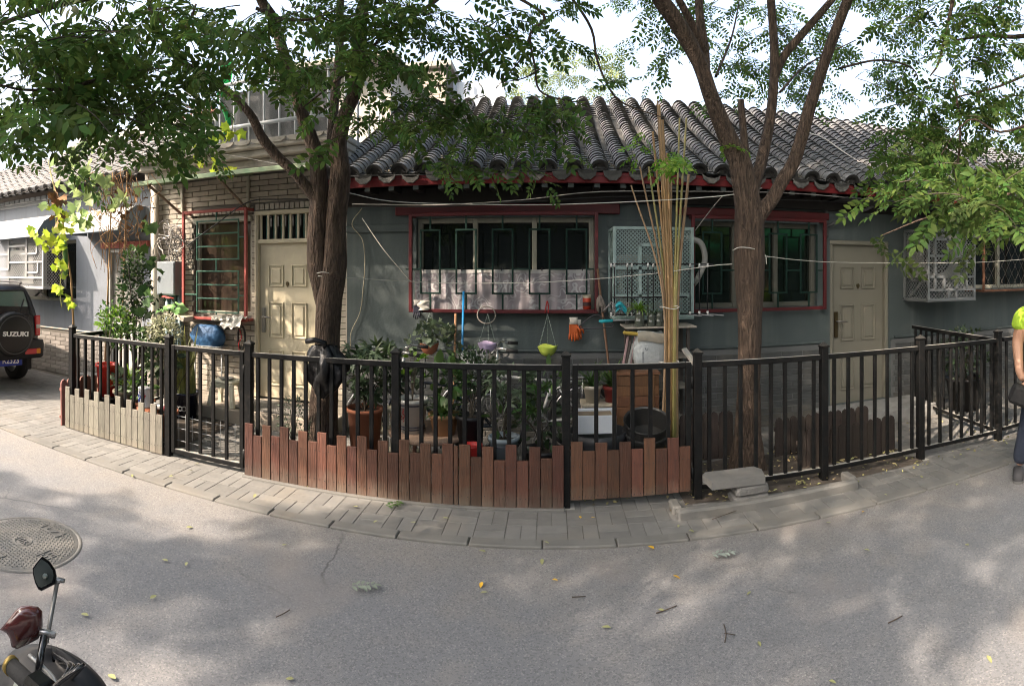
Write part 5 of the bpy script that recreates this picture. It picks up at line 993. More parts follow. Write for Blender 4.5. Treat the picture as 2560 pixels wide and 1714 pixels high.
for xx in (.67, .86): mb = MB(); mb.cbox((xx, 4.787, .42), (.03, .012, .76), .003); mb.build('batten', OW, o)
for xx in (.562, .908): mb = MB(); mb.cbox((xx, 4.96, .4), (.018, .3, .8), .003); mb.build('side', OW, o)
mb = MB(); mb.cbox((.735, 4.95, .812), (.38, .34, .022), .003); mb.build('top', OW, o)
o = thing('shelf_stand', 'tall dark stand with a weathered board on top behind the bamboo', 'shelf', (.98, 5.2, 0)); mb = MB(); mb.cbox((.98, 5.22, 1.18), (.66, .4, .016), .003); mb.build('board', wood('weathered_board', (.32, .29, .24), (.24, .22, .19)), o)
for xx in (.7, 1.24):
    for yy in (5.08, 5.36): mb = MB(); mb.cbox((xx, yy, .586), (.03, .03, 1.172), .003); mb.build('post', M('stand_dark', (.06, .05, .045), .7), o)
for z in (.3, .62, .9):
    mb = MB(); mb.cbox((.97, 5.22, z), (.56, .3, .02), .003); mb.build('shelf', wood('weathered_board', (.32, .29, .24), (.24, .22, .19)), o)
mb = MB(); mb.bar((1.16, 4.9, 1.0), (1.24, 4.75, .86), .05, .02); mb.build('loose_slat', M('pale_wood', (.36, .34, .3), .8), o)
def sack(c, sx, sy, h, seed, ex=3.2):
    random.seed(seed); n = 20; prof = []; ph = [random.uniform(0, 6) for _ in range(6)]; mb = MB(); vs = []; m = 12
    for j in range(m + 1):
        t = j / m; f = .82 + .22 * math.sin(PI * min(1, t * 1.15)) - .12 * max(0, t - .85) / .15
        for i in range(n):
            a = 2 * PI * i / n; ca, sa = math.cos(a), math.sin(a); e = (abs(ca) ** ex + abs(sa) ** ex) ** (-1 / ex); w_ = 1 + .045 * math.sin(5 * a + ph[0] + t * 7) + .045 * math.sin(9 * a + ph[1] - t * 11) + random.uniform(-.025, .025)
            vs.append((c[0] + sx * ca * e * f * w_, c[1] + sy * sa * e * f * w_, c[2] + h * t + .015 * math.sin(3 * a + ph[2]) * t))
    fs = [(j * n + i, j * n + (i + 1) % n, (j + 1) * n + (i + 1) % n, (j + 1) * n + i) for j in range(m) for i in range(n)] + [tuple(range(m * n, m * n + n))]; mb.add(vs, fs, True); return mb
SK = M('woven_sack', (.36, .385, .385), .7, (.3, .325, .33), 5, .3, bump=.5, bscale=25, dirt=((.35, .33, .3), 5, .5))
o = thing('white_sack', 'white woven sack with faint print tucked under the board', 'sack', (.86, 5.0, .82)); sack((.87, 4.98, .825), .148, .085, .32, 2, 6).build('bag', SK, o)
mb = MB(); mb.grid(lambda u, v: Vector((.742 + .26 * u, 4.884 - .008 * math.sin(v * PI) + .006 * math.sin(u * 14 + v * 4), 1.07 + .085 * v + .012 * math.sin(u * 6))), 14, 6); mb.build('folded_flap', M('sack_cream', (.33, .3, .24), .8, bump=.4, bscale=25), o)
mb = MB()
for i in range(7): mb.box((.79, 4.886, .98 - i * .017), (.012, .002, .008))
a0 = [(0, .0), (.02, .0), (.01, .017)]
for k in range(3): a = k * 2 * PI / 3; mb.bar((.82 + .013 * math.cos(a), 4.883, 1.01 + .013 * math.sin(a)), (.82 + .013 * math.cos(a + 1.5), 4.883, 1.01 + .013 * math.sin(a + 1.5)), .004, .003)
mb.build('print', M('sack_print', (.1, .11, .13), .7), o, kind='stuff')
# bits stuffed under the board, left of the sack
o = thing('yellow_roll', 'yellow folded strip under the board edge', 'strip', (.72, 5.0, 1.13)); mb = MB(); mb.cbox((.72, 4.98, 1.135), (.19, .05, .03), .01, mat=Matrix.Rotation(.12, 3, 'Y')); mb.build('strip', M('dull_yellow', (.4, .28, .05), .7), o)
for i in range(6):
    mb = MB(); x = .65 + i * .022; mb.bar((x - .03, 5.0 + .02 * (i % 2), 0.8), (x + .03, 5.05, 1.1 - .03 * (i % 3)), .018, .03, .003); mb.build('stored_slat', [M('pinkish_slat', (.3, .2, .2), .8), M('dark_slat', (.09, .08, .07), .8), M('grey_slat', (.3, .3, .28), .8)][i % 3], None, label=['leftmost pinkish slat stood under the board', 'dark slat second from the left under the board', 'grey slat third from the left under the board', 'pinkish slat fourth from the left under the board', 'dark slat fifth from the left under the board', 'grey slat next to the white sack'][i], cat='slat', group='slats stored under the board')
# jars with cuttings on the board
JG = M('jar_glass', (.09, .1, .08), .12, (.05, .06, .05), 10, .3, spec=.8)
for i, (px, h, lab) in enumerate(((1599, .15, 'largest glass jar with a spider plant on the board'), (1628, .12, 'middle glass jar with a small cutting on the board'), (1648, .13, 'glass jar nearest the bamboo poles on the board'))):
    x = ax(px, 5.08); o = thing('glass_jar', lab, 'jar', (x, 5.08, 1.19), 'jars on the board'); r = .045 if i == 0 else .036; mb = MB(); mb.lathe([(0, 0), (r, 0), (r * 1.04, .01), (r * .98, h * .3), (r * 1.04, h * .33), (r * .98, h * .36), (r * 1.0, h * .7), (r * 1.04, h * .73), (r * .9, h * .8), (r * .9, h), (r * .8, h)], (x, 5.08, 1.19), 18); mb.build('jar', JG, o)
    straps(o, x, 5.08, 1.19 + h - .02, 70 if i == 0 else 16, .2 if i == 0 else .1, .012, 1.9, [PL[2], PL[3], PL[1]][i], (.0, .8))
# bamboo poles
BAM = [M('bamboo_gold', (.31, .19, .075), .5, (.23, .135, .06), 7, .3, var=.2, spec=.6), M('bamboo_green', (.2, .2, .06), .45, (.27, .2, .07), 5, .3, var=.15, spec=.6), M('bamboo_pale', (.33, .22, .125), .55, (.25, .165, .095), 6, .3, var=.15)]
bl = [((1578, 463), 1658, .009, 2), ((1600, 417), 1661, .010, 2), ((1622, 417), 1664, .011, 1), ((1632, 329), 1668, .013, 0), ((1648, 262), 1672, .014, 0), ((1656, 300), 1676, .018, 0), ((1668, 383), 1680, .015, 0), ((1678, 451), 1674, .014, 2), ((1699, 295), 1686, .011, 1), ((1716, 295), 1690, .012, 1), ((1722, 436), 1694, .016, 2), ((1703, 532), 1684, .012, 0), ((1643, 250), 1666, .007, 0)]
blabs = ['thin pale bamboo pole leaning farthest left', 'second thin pale bamboo pole from the left', 'greenish bamboo pole third from the left', 'golden bamboo pole fourth from the left', 'long golden bamboo pole in the middle reaching highest', 'thickest golden bamboo pole at the bundle centre', 'golden bamboo pole ending below the eave at the centre', 'short pale bamboo pole right of centre', 'greenish long bamboo pole right of centre', 'greenish long bamboo pole second from the right', 'thick pale bamboo pole farthest right', 'short golden bamboo pole inside the right side', 'thinnest whippy bamboo cane with a long tip']
for i, ((tx, ty), px, r, mi) in enumerate(bl):
    Yt, Yp = 4.88 + .02 * (i % 3), 4.66 + .025 * (i % 4); top = at(tx, ty, Yt); mid = at(px, 800, (Yt + Yp) / 2 - .02); base = Vector((ax(1652 + (px - 1657) * 1.05, Yp), Yp, .01)); mid = at(px, 745, (Yt + Yp) / 2); crv = smoothpts([base, mid, top], 30)
    L = (top - base).length; n = int(L / .17); pts = []; rr = []
    for q in range(n + 1):
        for dt, f in ((-.004, 1.0), (0, 1.16), (.004, 1.0)):
            t = min(1, max(0, (q + random.uniform(-.0, .0)) / n + dt)); pts.append(crv[min(60, int(round(t * 60)))].lerp(crv[min(60, int(t * 60) + 1)], 0) if 0 else crv[int(t * 59.99)].lerp(crv[int(t * 59.99) + 1], t * 59.99 - int(t * 59.99))); rr.append(r * 1.12 * f * (1.12 - .45 * t))
    mb = MB(); mb.tube(pts, rr, 9); mb.build('bamboo_pole', BAM[mi], None, label=blabs[i], cat='bamboo pole', group='bamboo poles bundled behind the gate')
for yv in (768, 905):
    c0 = at(1674 if yv < 800 else 1672, yv, 4.72); mb = MB(); mb.tube([c0 + Vector((.085 * math.cos(2 * PI * k / 14), .075 * math.sin(2 * PI * k / 14), .01 * math.sin(k))) for k in range(15)], .004, 5); mb.build('cord_tie', WW, None, label='upper cord tied round the bamboo bundle' if yv < 800 else 'lower cord tied round the bamboo bundle', cat='cord')
# folding airer in front of the green lattice box
o = thing('clothes_airer', 'black rod clothes airer with white joints in front of the lattice box', 'clothes airer', (1.0, 5.2, 1.2)); ROD = M('black_rod', (.012, .012, .014), .4); JN = M('white_joint', (.6, .6, .58), .5)
for z, xa, xb in ((1.755, .53, 1.5), (1.45, .55, 1.25), (1.29, .55, 1.6)): mb = MB(); mb.tube([(xa, 5.16, z), (xb, 5.16, z)], .007, 6); mb.build('rod', ROD, o)
for i, x in enumerate((.54, .57, .69, .73, .88, .93, 1.17, 1.28, 1.37, 1.45)):
    mb = MB(); mb.tube([(x, 5.16, 1.29), (x, 5.16, 1.755)], .006, 6); mb.build('rod', ROD, o)
    for z in (1.745, 1.295): mb = MB(); mb.tube([(x, 5.16, z - .018), (x, 5.16, z + .018)], .011, 6); mb.build('joint', JN, o)
for x in (1.25, 1.36, 1.46): mb = MB(); mb.tube([(x, 5.16, 1.285), (x + .1, 5.0, 1.28)], .006, 6); mb.build('rod', GALV, o)
# ---- things at the centre window
def lace():
    m = M('lace_cloth', (.45, .4, .43), .9, bump=0); n = m.node_tree.nodes; l = m.node_tree.links; g = n.new('ShaderNodeNewGeometry')
    w1_ = n.new('ShaderNodeTexWave'); w1_.wave_type = 'RINGS'; w1_.inputs['Scale'].default_value = 5; w1_.inputs['Distortion'].default_value = 22; w1_.inputs['Detail'].default_value = 1; w1_.inputs['Detail Scale'].default_value = 1.6; l.new(g.outputs['Position'], w1_.inputs['Vector'])
    v = n.new('ShaderNodeTexNoise'); v.inputs['Scale'].default_value = 4.5; l.new(g.outputs['Position'], v.inputs['Vector']); mr = n.new('ShaderNodeMapRange'); mr.inputs[1].default_value = .62; mr.inputs[2].default_value = .72; l.new(w1_.outputs[0], mr.inputs[0])
    mk = n.new('ShaderNodeMapRange'); mk.inputs[1].default_value = .42; mk.inputs[2].default_value = .5; l.new(v.outputs[0], mk.inputs[0]); mu = n.new('ShaderNodeMath'); mu.operation = 'MULTIPLY'; l.new(mr.outputs[0], mu.inputs[0]); l.new(mk.outputs[0], mu.inputs[1])
    x = n.new('ShaderNodeMix'); x.data_type = 'RGBA'; x.inputs[6].default_value = (.3, .27, .285, 1); x.inputs[7].default_value = (.46, .45, .455, 1); l.new(mu.outputs[0], x.inputs[0]); l.new(x.outputs[2], n['Principled BSDF'].inputs['Base Color']); return m
o = thing('lace_cloth', 'lilac-white lace cloth hung inside the green window bars', 'cloth', (-.48, 5.63, 1.3)); mb = MB(); mb.grid(lambda u, v: Vector((-1.385 + 1.76 * u, 5.635 + .012 * math.sin(u * 37) * (1 - v) + .008 * math.sin(u * 90), 1.3 + .41 * v - .008 * math.sin(u * PI * 5) ** 2 * v)), 90, 6); mb.build('cloth', lace(), o)
mb = MB(); mb.grid(lambda u, v: Vector((-1.385 + 1.76 * u, 5.629 + .008 * math.sin(u * 90), 1.675 + .036 * v - .008 * math.sin(u * PI * 5) ** 2)), 60, 1); mb.build('hem', M('cloth_hem', (.45, .44, .43), .9), o)
for i in range(5): mb = MB(); mb.cbox((-1.3 + i * .4, 5.625, 1.71), (.012, .02, .035), .003); mb.build('clip', ROD, o)
o = thing('red_tin', 'red and cream tin standing in the window cage corner', 'tin', (.345, 5.64, 1.31)); mb = MB(); mb.lathe([(0, 1.312), (.042, 1.312), (.042, 1.425), (.04, 1.428)], (.345, 5.63, 0), 20); mb.build('tin', M('tin_red', (.5, .03, .02), .4, (.5, .12, .05), 12, .3), o)
mb = MB(); mb.lathe([(.0425, 1.425), (.043, 1.43), (.043, 1.455), (.04, 1.458), (0, 1.458)], (.345, 5.63, 0), 20); mb.build('lid', M('tin_cream', (.5, .45, .33), .5), o); mb = MB(); mb.lathe([(.0428, 1.345), (.0428, 1.385)], (.345, 5.63, 0), 20, sx=1.0); mb.build('label_band', M('tin_dark', (.05, .02, .02), .5), o)
o = thing('red_cleaver', 'red-handled tool hooked on the window cage above the green planter', 'tool', (ax(1368, 5.56), 5.56, 1.36)); mb = MB(); x = ax(1368, 5.56); mb.tube(smoothpts([(x - .02, 5.55, 1.28), (x - .012, 5.55, 1.34), (x, 5.55, 1.4), (x + .012, 5.55, 1.34), (x + .01, 5.55, 1.28)], 3), .006, 6); mb.build('handle', M('red_grip', (.3, .02, .02), .5), o)
def planter(label, px, py0, py1, mat, rpx, plant=None):
    x = ax(px, 5.52); zt = at(px, py0, 5.52).z; zb = at(px, py1, 5.52).z; r = rpx / 1420 * 5.6; o = thing('hanging_planter', label, 'planter', (x, 5.52, zb), 'planters hung from the window cage')
    mb = MB(); n = 24; prof = [(.0, 0), (.3, .01), (.62, .2), (.85, .55), (.97, .9), (1.0, 1.0), (.95, 1.0), (.9, .85), (.0, .7)]; vs = []
    for (rr, t) in prof:
        for k in range(n): a = 2 * PI * k / n; sc_ = .09 * math.cos(3 * a + .6) if t >= .85 and rr > .8 else 0; vs.append((x + rr * r * math.cos(a), 5.52 + rr * r * math.sin(a), zb + (zt - zb) * (t + sc_)))
    mb.add(vs, [(i * n + k, i * n + (k + 1) % n, (i + 1) * n + (k + 1) % n, (i + 1) * n + k) for i in range(len(prof) - 1) for k in range(n)], True); mb.build('bowl', mat, o)
    for k in range(3):
        a = 2 * PI * k / 3 - .5; p0 = Vector((x + r * .95 * math.cos(a), 5.52 + r * .95 * math.sin(a), zt)); p1 = Vector((x, 5.54, 1.27)); mb = MB(); m = int((p1 - p0).length / .02)
        for q in range(m): c_ = p0.lerp(p1, (q + .5) / m); mb.bar(c_ - (p1 - p0).normalized() * .011, c_ + (p1 - p0).normalized() * .011, .009 if q % 2 else .003, .003 if q % 2 else .009)
        mb.build('chain', M('chain_grey', (.16, .2, .18), .5), o)
    return o
o = planter('terracotta hanging planter overflowing with ivy', 1073, 858, 886, M('planter_terra', (.36, .13, .07), .6), 25); x = ax(1075, 5.5)
bush(o, (x + .05, 5.5, 1.09), (.2, .13, .1), 110, LOBED, .055, PL[3]); bush(o, (x - .17, 5.46, .97), (.08, .06, .1), 24, LOBED, .06, PL[3], 'trailing_leaves'); bush(o, (x + .24, 5.46, 1.0), (.07, .06, .14), 26, LOBED, .055, PL[0], 'trailing_leaves'); mb = MB(); mb.lathe([(.075, .955), (.078, .985), (.07, .99)], (ax(1073, 5.52), 5.52, 0), 20); mb.build('inner_pot', ENAM, o)
planter('empty lilac hanging planter left of the green one', 1219, 856, 883, M('planter_lilac', (.42, .34, .5), .5), 25); planter('empty lime green hanging planter below the lace cloth', 1369, 864, 890, M('planter_lime', (.4, .5, .08), .5), 25)
o = MB(); o.tube([(ax(1216, 5.56) + .09 * math.cos(2 * PI * k / 24), 5.56, at(1216, 787, 5.56).z + .085 * math.sin(2 * PI * k / 24)) for k in range(25)], .006, 6); o.build('wire_hoop', M('hoop', (.3, .28, .24), .6), None, label='pale wire hoop hung above the lilac planter', cat='hoop')
def glove(label, px, py, Y, mat, cuff, s=1.0):
    p = at(px, py, Y); o = thing('work_glove', label, 'glove', p); mb = MB(); mb.cbox(p + Vector((0, 0, -.02 * s)), (.075 * s, .022, .08 * s), .008); mb.build('palm', mat, o)
    for i, (dx, L) in enumerate(((-.03, .055), (-.011, .068), (.009, .066), (.028, .055))):
        mb = MB(); mb.tube([p + Vector((dx * s, 0, -.055 * s)), p + Vector((dx * 1.15 * s, -.006, (-.055 - L * .55) * s)), p + Vector((dx * 1.2 * s, .0, (-.055 - L) * s))], [.01 * s, .0095 * s, .007 * s], 8); mb.build('finger', mat, o)
    mb = MB(); mb.tube([p + Vector((.032 * s, 0, .0)), p + Vector((.055 * s, -.005, -.03 * s)), p + Vector((.058 * s, 0, -.055 * s))], [.011 * s, .01 * s, .008 * s], 8); mb.build('thumb', mat, o)
    mb = MB(); mb.tube([p + Vector((0, 0, .02 * s)), p + Vector((0, 0, .05 * s)), p + Vector((0, 0, .078 * s))], [.036 * s, .031 * s, .036 * s], 12, flat=.45); mb.build('cuff', cuff, o)
glove('orange-fingered work glove with white cuff pegged below the window', 1434, 816, 5.5, M('orange_rubber', (.5, .1, .02), .6), M('glove_white', (.55, .52, .46), .9), 1.15); glove('second orange work glove tucked behind the first', 1444, 819, 5.53, M('orange_rubber', (.5, .1, .02)), M('glove_white', (.55, .52, .46)), 1.0); glove('dark blue work glove hanging at the window cage left corner', 1042, 768, 5.55, M('navy_rubber', (.015, .016, .03), .6), M('glove_grey', (.3, .29, .27), .9), .95)
mb = MB(); mb.grid(lambda u, v: Vector((-1.33 + .1 * u + .02 * math.sin(v * 9), 5.54 - .02 * math.sin(u * PI), 1.3 + .1 * v)), 8, 8); mb.build('rag', M('white_rag', (.5, .48, .43), .9), None, label='knotted white rag at the left corner of the window cage', cat='rag')
def pole(name, label, p, q, r, mat, cat): mb = MB(); mb.tube([p, Vector(p).lerp(Vector(q), .5), q], [r, r, r], 8); return mb.build(name, mat, None, label=label, cat=cat)
pole('blue_pole', 'bright blue pole leaning under the window', (ax(1152, 5.35), 5.3, 0), at(1159, 728, 5.52), .011, M('blue_plastic', (.02, .22, .5), .35), 'pole')
pole('bamboo_stick', 'short brown stick standing beside the blue pole', (ax(1132, 5.35), 5.35, 0), at(1139, 783, 5.55), .012, M('stick_brown', (.3, .17, .09), .7), 'stick')
o = thing('rag_mop', 'old mop with brown handle and grey rag head leaning by the window', 'mop', (ax(1540, 5.4), 5.4, 0)); mb = MB(); mb.tube([(ax(1545, 5.4), 5.4, .02), at(1494, 672, 5.55)], .012, 8); mb.build('handle', M('mop_handle', (.18, .1, .06), .7), o)
random.seed(5); b_ = at(1500, 738, 5.52); mb = MB()
for i in range(26): a = random.uniform(0, 2 * PI); e = b_ + Vector((.04 * math.cos(a) + .015, .03 * math.sin(a), random.uniform(-.17, -.11))); mb.tube(smoothpts([b_, b_ + Vector((.03 * math.cos(a), .025 * math.sin(a), -.05)), e], 3), [.008] * 7, 5)
mb.build('mop_head', M('mop_grey', (.26, .22, .19), .95, var=.3), o)
o = thing('teal_brush', 'long brush with teal grip and steel rod resting on the board', 'brush', at(1500, 802, 5.1)); mb = MB(); mb.tube([at(1497, 802, 5.1), at(1503, 803, 5.1), at(1532, 801, 5.1)], [.008, .016, .014], 10); mb.build('grip', M('teal_rubber', (.02, .35, .4), .4), o); mb = MB(); mb.tube([at(1532, 801, 5.1), at(1592, 799, 5.08)], .007, 8); mb.build('rod', GALV, o)
o = MB(); h0 = at(1490, 800, 5.3); o.tube(smoothpts([h0 + Vector((-.16, 0, -.06)), h0 + Vector((-.05, 0, .03)), h0 + Vector((.02, 0, .05)), h0 + Vector((.06, 0, .02)), h0 + Vector((.16, 0, -.05)), h0 + Vector((.12, 0, -.07)), h0 + Vector((-.12, 0, -.075)), h0 + Vector((-.16, 0, -.06))], 4), .006, 6); o.build('coat_hanger', M('dark_wire', (.05, .05, .055), .4), None, label='dark coat hanger hooked left of the teal brush', cat='hanger')
random.seed(9)
o = thing('net_bundle', 'teal net and cables bundled at the airer foot', 'bundle', at(1560, 780, 5.12)); mb = MB()
for i in range(14): c0 = at(1550 + random.uniform(-18, 40), 785, 5.12); mb.tube(smoothpts([c0, c0 + Vector((random.uniform(-.05, .05), 0, .07 + random.uniform(0, .05))), c0 + Vector((random.uniform(-.1, .1), .02, .03))], 4), .005, 5)
mb.build('cables', CBL[0], o); mb = MB(); c0 = at(1550, 770, 5.1); mb.grid(lambda u, v: c0 + Vector((-.04 + .1 * u, .02 * math.sin(v * 7), -.04 + .07 * v + .03 * math.sin(u * 4))), 8, 6); mb.build('net', M('teal_net', (.02, .3, .36), .6), o)
# ---- in front of the brick house
o = pot('snake plant with striped sword leaves in a dark blue patterned pot', -3.85, 5.12, .0, .155, .115, .34, M('navy_glaze', (.012, .014, .035), .2, spec=.7)); SN = M('snake_leaf', (.12, .15, .05), .5, (.36, .33, .1), 9, .3, var=.3, stretch=(7, 7, 1)); n = 26
scatter('sword_leaves', strapleaf(1, .07, .25, 6), np.tile([-3.85, 5.12, .3], (n, 1)) + rng.normal(0, .05, (n, 3)) * [1, 1, 0], azrot(rng.uniform(0, 2 * PI, n), rng.uniform(.0, .32, n)), rng.uniform(.45, .82, n), SN, o)
mb = MB()
for k in range(7): a = -PI * .95 + k * .32; mb.lathe([(.018, 0), (.026, .002), (.03, 0)], (-3.85 + .142 * math.cos(a), 5.12 + .142 * math.sin(a), .17), 12, mat=Matrix.Rotation(a, 3, 'Z') @ Matrix.Rotation(PI / 2, 3, 'Y'))
mb.build('medallions', M('glaze_white', (.4, .4, .4), .3), o, kind='stuff')
o = thing('plastic_stool', 'cream plastic stool holding a plate beside the snake plant', 'stool', (-3.5, 5.42, .17)); CRP = M('cream_stool', (.6, .58, .46), .45); mb = MB(); mb.cbox((-3.5, 5.42, .445), (.29, .22, .03), .01); mb.build('seat', CRP, o)
for sx in (-1, 1):
    for sy in (-1, 1): mb = MB(); mb.bar((-3.5 + sx * .155, 5.42 + sy * .115, .172), (-3.5 + sx * .12, 5.42 + sy * .085, .43), .05, .045, .006); mb.build('leg', CRP, o)
for sx in (-1, 1): mb = MB(); mb.cbox((-3.5, 5.42 + sx * .092, .405), (.2, .014, .05), .004); mb.build('apron', CRP, o)
o = thing('round_plate', 'small round patterned plate on the cream stool', 'plate', (-3.5, 5.42, .462)); mb = MB(); mb.lathe([(0, .0), (.06, 0), (.085, .018), (.09, .02), (.084, .022), (.06, .006), (0, .005)], (-3.5, 5.42, .462), 20); mb.build('plate', M('plate_grey', (.4, .39, .36), .3, (.12, .11, .1), 40, .4), o)
o = thing('door_mat', 'grey ribbed rubber mat on the step before the cream door', 'mat', (-2.9, 5.58, .172)); mb = MB(); mb.cbox((-2.92, 5.58, .176), (.95, .48, .008), .002); mb.build('base', M('mat_dark', (.08, .08, .075), .9), o); mb = MB()
for i in range(46): mb.box((-3.375 + i * .0202, 5.58, .183), (.009, .46, .006))
mb.build('ribs', M('mat_rib', (.3, .29, .27), .8), o, kind='stuff')
o = thing('blue_bag', 'blue plastic bag bundle under the tall window', 'bag', (-3.98, 5.72, .78)); mb = sack((-4.0, 5.78, .78), .23, .1, .24, 6, 3.0); mb.build('bag', M('blue_bag', (.018, .07, .165), .6, (.03, .105, .23), 6, .4, bump=1.0, bscale=14), o)
o = thing('hung_stand', 'thin metal stand under the blue bag', 'stand', (-4.0, 5.78, .17)); 
for sx in (-1, 1): mb = MB(); mb.tube([(-4.0 + sx * .2, 5.78, 0), (-4.0 + sx * .2, 5.78, .78)], .01, 6); mb.build('post', GALV, o)
mb = MB(); mb.cbox((-4.0, 5.78, .772), (.46, .2, .014), .003); mb.build('tray', GALV, o)
o = thing('cable_coil', 'coil of dark flex hanging under the red window cage', 'cable', (-3.52, 5.8, .85)); mb = MB(); random.seed(4)
for k in range(9): r = .09 + random.uniform(-.012, .012); mb.tube([(-3.53 + r * .55 * math.cos(2 * PI * q / 18 + k), 5.8 + .01 * math.sin(k + q), .9 + r * 1.5 * math.sin(2 * PI * q / 18 + k)) for q in range(19)], .005, 5)
mb.build('coil', CBL[1], o); mb = MB(); mb.tube(smoothpts([(-3.55, 5.79, 1.0), (-3.52, 5.785, .9), (-3.56, 5.785, .8), (-3.5, 5.79, .5)], 5), .006, 5); mb.build('red_flex', M('red_flex', (.4, .03, .03), .5), o)
o = thing('covered_box', 'box under a lime green plastic cover on the window ledge', 'box', (-4.4, 5.66, 1.14)); mb = MB(); mb.grid(lambda u, v: Vector((-4.62 + .34 * u, 5.5 + .26 * v, 1.15 + .09 * math.sin(PI * min(1, u * 1.05)) ** .5 + .05 * v + .012 * math.sin(u * 19 + v * 7))), 14, 8); mb.build('cover', M('lime_plastic', (.25, .55, .16), .4, (.4, .65, .3), 6, .4, bump=.4, trans=.2), o); mb = MB(); mb.cbox((-4.36, 5.64, 1.14), (.34, .2, .06), .006, mat=Matrix.Rotation(.25, 3, 'Y')); mb.build('box', M('pale_box', (.5, .45, .36), .7), o)
o = thing('red_scoop', 'small red plastic scoop sticking up behind the lime cover', 'scoop', (-4.5, 5.62, 1.3)); mb = MB(); mb.cbox((-4.5, 5.6, 1.36), (.16, .09, .012), .005, mat=Matrix.Rotation(.15, 3, 'Y')); mb.build('pan', M('scoop_red', (.5, .05, .04), .4), o); mb = MB(); mb.bar((-4.46, 5.62, 1.355), (-4.34, 5.66, 1.18), .014, .01); mb.build('handle', M('scoop_handle', (.1, .09, .08), .6), o)
o = thing('cloth_rags', 'crumpled white rags on the right end of the window ledge', 'rags', (-3.58, 5.72, 1.1)); random.seed(8)
for k in range(3):
    c0 = Vector((-3.68 + .08 * k, 5.7, 1.12 + .014 * k)); mb = MB(); p_ = [random.uniform(0, 6) for _ in range(4)]
    mb.grid(lambda u, v: c0 + Vector((-.1 + .2 * u, -.1 + .18 * v - (.02 if v < .2 else 0), .022 * math.sin(u * 13 + p_[0]) * math.sin(v * 9 + p_[1]) - (.1 * max(0, .3 - v) / .3 if k > 0 else 0))), 16, 12); mb.build('rag', M('rag_white', (.6, .58, .53), .9, var=.15), o)
mb = MB(); mb.cbox((-3.78, 5.7, 1.13), (.16, .12, .06), .006); mb.build('dish', M('dish_clear', (.5, .47, .4), .4), o)
# ---- left plant bed
o = pot('red plastic tub planted with a bare-stemmed shrub in the left bed', -4.3, 4.32, .36, .12, .09, .34, M('tub_red', (.5, .03, .02), .35)); stems(o, -4.3, 4.32, .66, rs(-4.3, 4.35, 1.1, 7, .06, .1), .006)
bush(o, (-4.3, 4.4, 1.22), (.16, .14, .16), 120, OVAL, .05, PL[1])
o = thing('black_tub', 'low black tub under the red planted tub', 'tub', (-4.3, 4.32, 0)); mb = MB(); mb.lathe([(0, .01), (.15, 0), (.17, .34), (.18, .358), (.16, .355), (0, .35)], (-4.3, 4.32, 0), 20); mb.build('tub', M('black_plastic', (.014, .014, .015)), o)
o = pot('grey-rimmed tan pot with pale spotted leaves in the left bed', -4.02, 4.3, .2, .12, .08, .26, M('greytan_pot', (.33, .27, .2), .7)); bush(o, (-4.0, 4.3, .55), (.15, .12, .11), 40, OVAL, .11, PL[3]); straps(o, -3.95, 4.35, .45, 34, .36, .018, .8, PL[2], (0, .9))
o = pot('terracotta trough with mixed leaves in the left bed', -3.78, 4.3, .15, .13, .1, .24, TERRA); bush(o, (-3.78, 4.3, .48), (.14, .12, .1), 50, OVAL, .08, PL[1])
o = pot('low terracotta bowl under the fallen bottle', -3.5, 4.28, .1, .15, .1, .24, TERRA)
o = thing('paint_tin', 'white tin printed with blue and red marks in the left bed', 'tin', (-3.62, 4.2, .2)); mb = MB(); mb.lathe([(0, 0), (.065, 0), (.068, .008), (.064, .014), (.064, .18), (.068, .186), (.064, .194), (.0, .19)], (-3.66, 4.2, .36), 22); mb.build('tin', M('tin_white', (.6, .61, .62), .35), o); mb = MB(); random.seed(2)
for k in range(18): a = -PI / 2 + random.gauss(-.25, .25); mb.box((-3.66 + .0655 * math.cos(a), 4.2 + .0655 * math.sin(a), .36 + random.uniform(.05, .15)), (.012, .003, .012), a + PI / 2)
mb.build('blue_print', M('ink_blue', (.02, .05, .3), .4), o, kind='stuff'); mb = MB()
for k in range(14): a = -PI / 2 + random.gauss(.55, .15); mb.box((-3.66 + .0655 * math.cos(a), 4.2 + .0655 * math.sin(a), .36 + random.uniform(.06, .14)), (.012, .003, .012), a + PI / 2)
mb.build('red_print', M('ink_red', (.4, .03, .04), .4), o, kind='stuff'); mb = MB(); mb.lathe([(0, .1), (.1, .1), (.11, .355), (0, .355)], (-3.66, 4.24, 0), 16); mb.build('support_pot', TERRA, o)
o = thing('drink_bottle', 'empty plastic bottle with red label lying across a pot', 'bottle', (-3.45, 4.2, .36)); mb = MB(); mxb = Matrix.Rotation(PI / 2, 3, 'Y'); mb.lathe([(0, 0), (.03, 0), (.033, .01), (.031, .08), (.033, .16), (.025, .2), (.011, .225), (.011, .24), (0, .24)], (-3.56, 4.2, .39), 16, mat=mxb); mb.build('bottle', M('clear_pet', (.35, .34, .32), .1, spec=.8), o); mb = MB(); mb.lathe([(.034, .1), (.034, .165)], (-3.5, 4.2, .39), 16, mat=mxb); mb.build('label', M('label_red', (.5, .02, .03), .4), o)
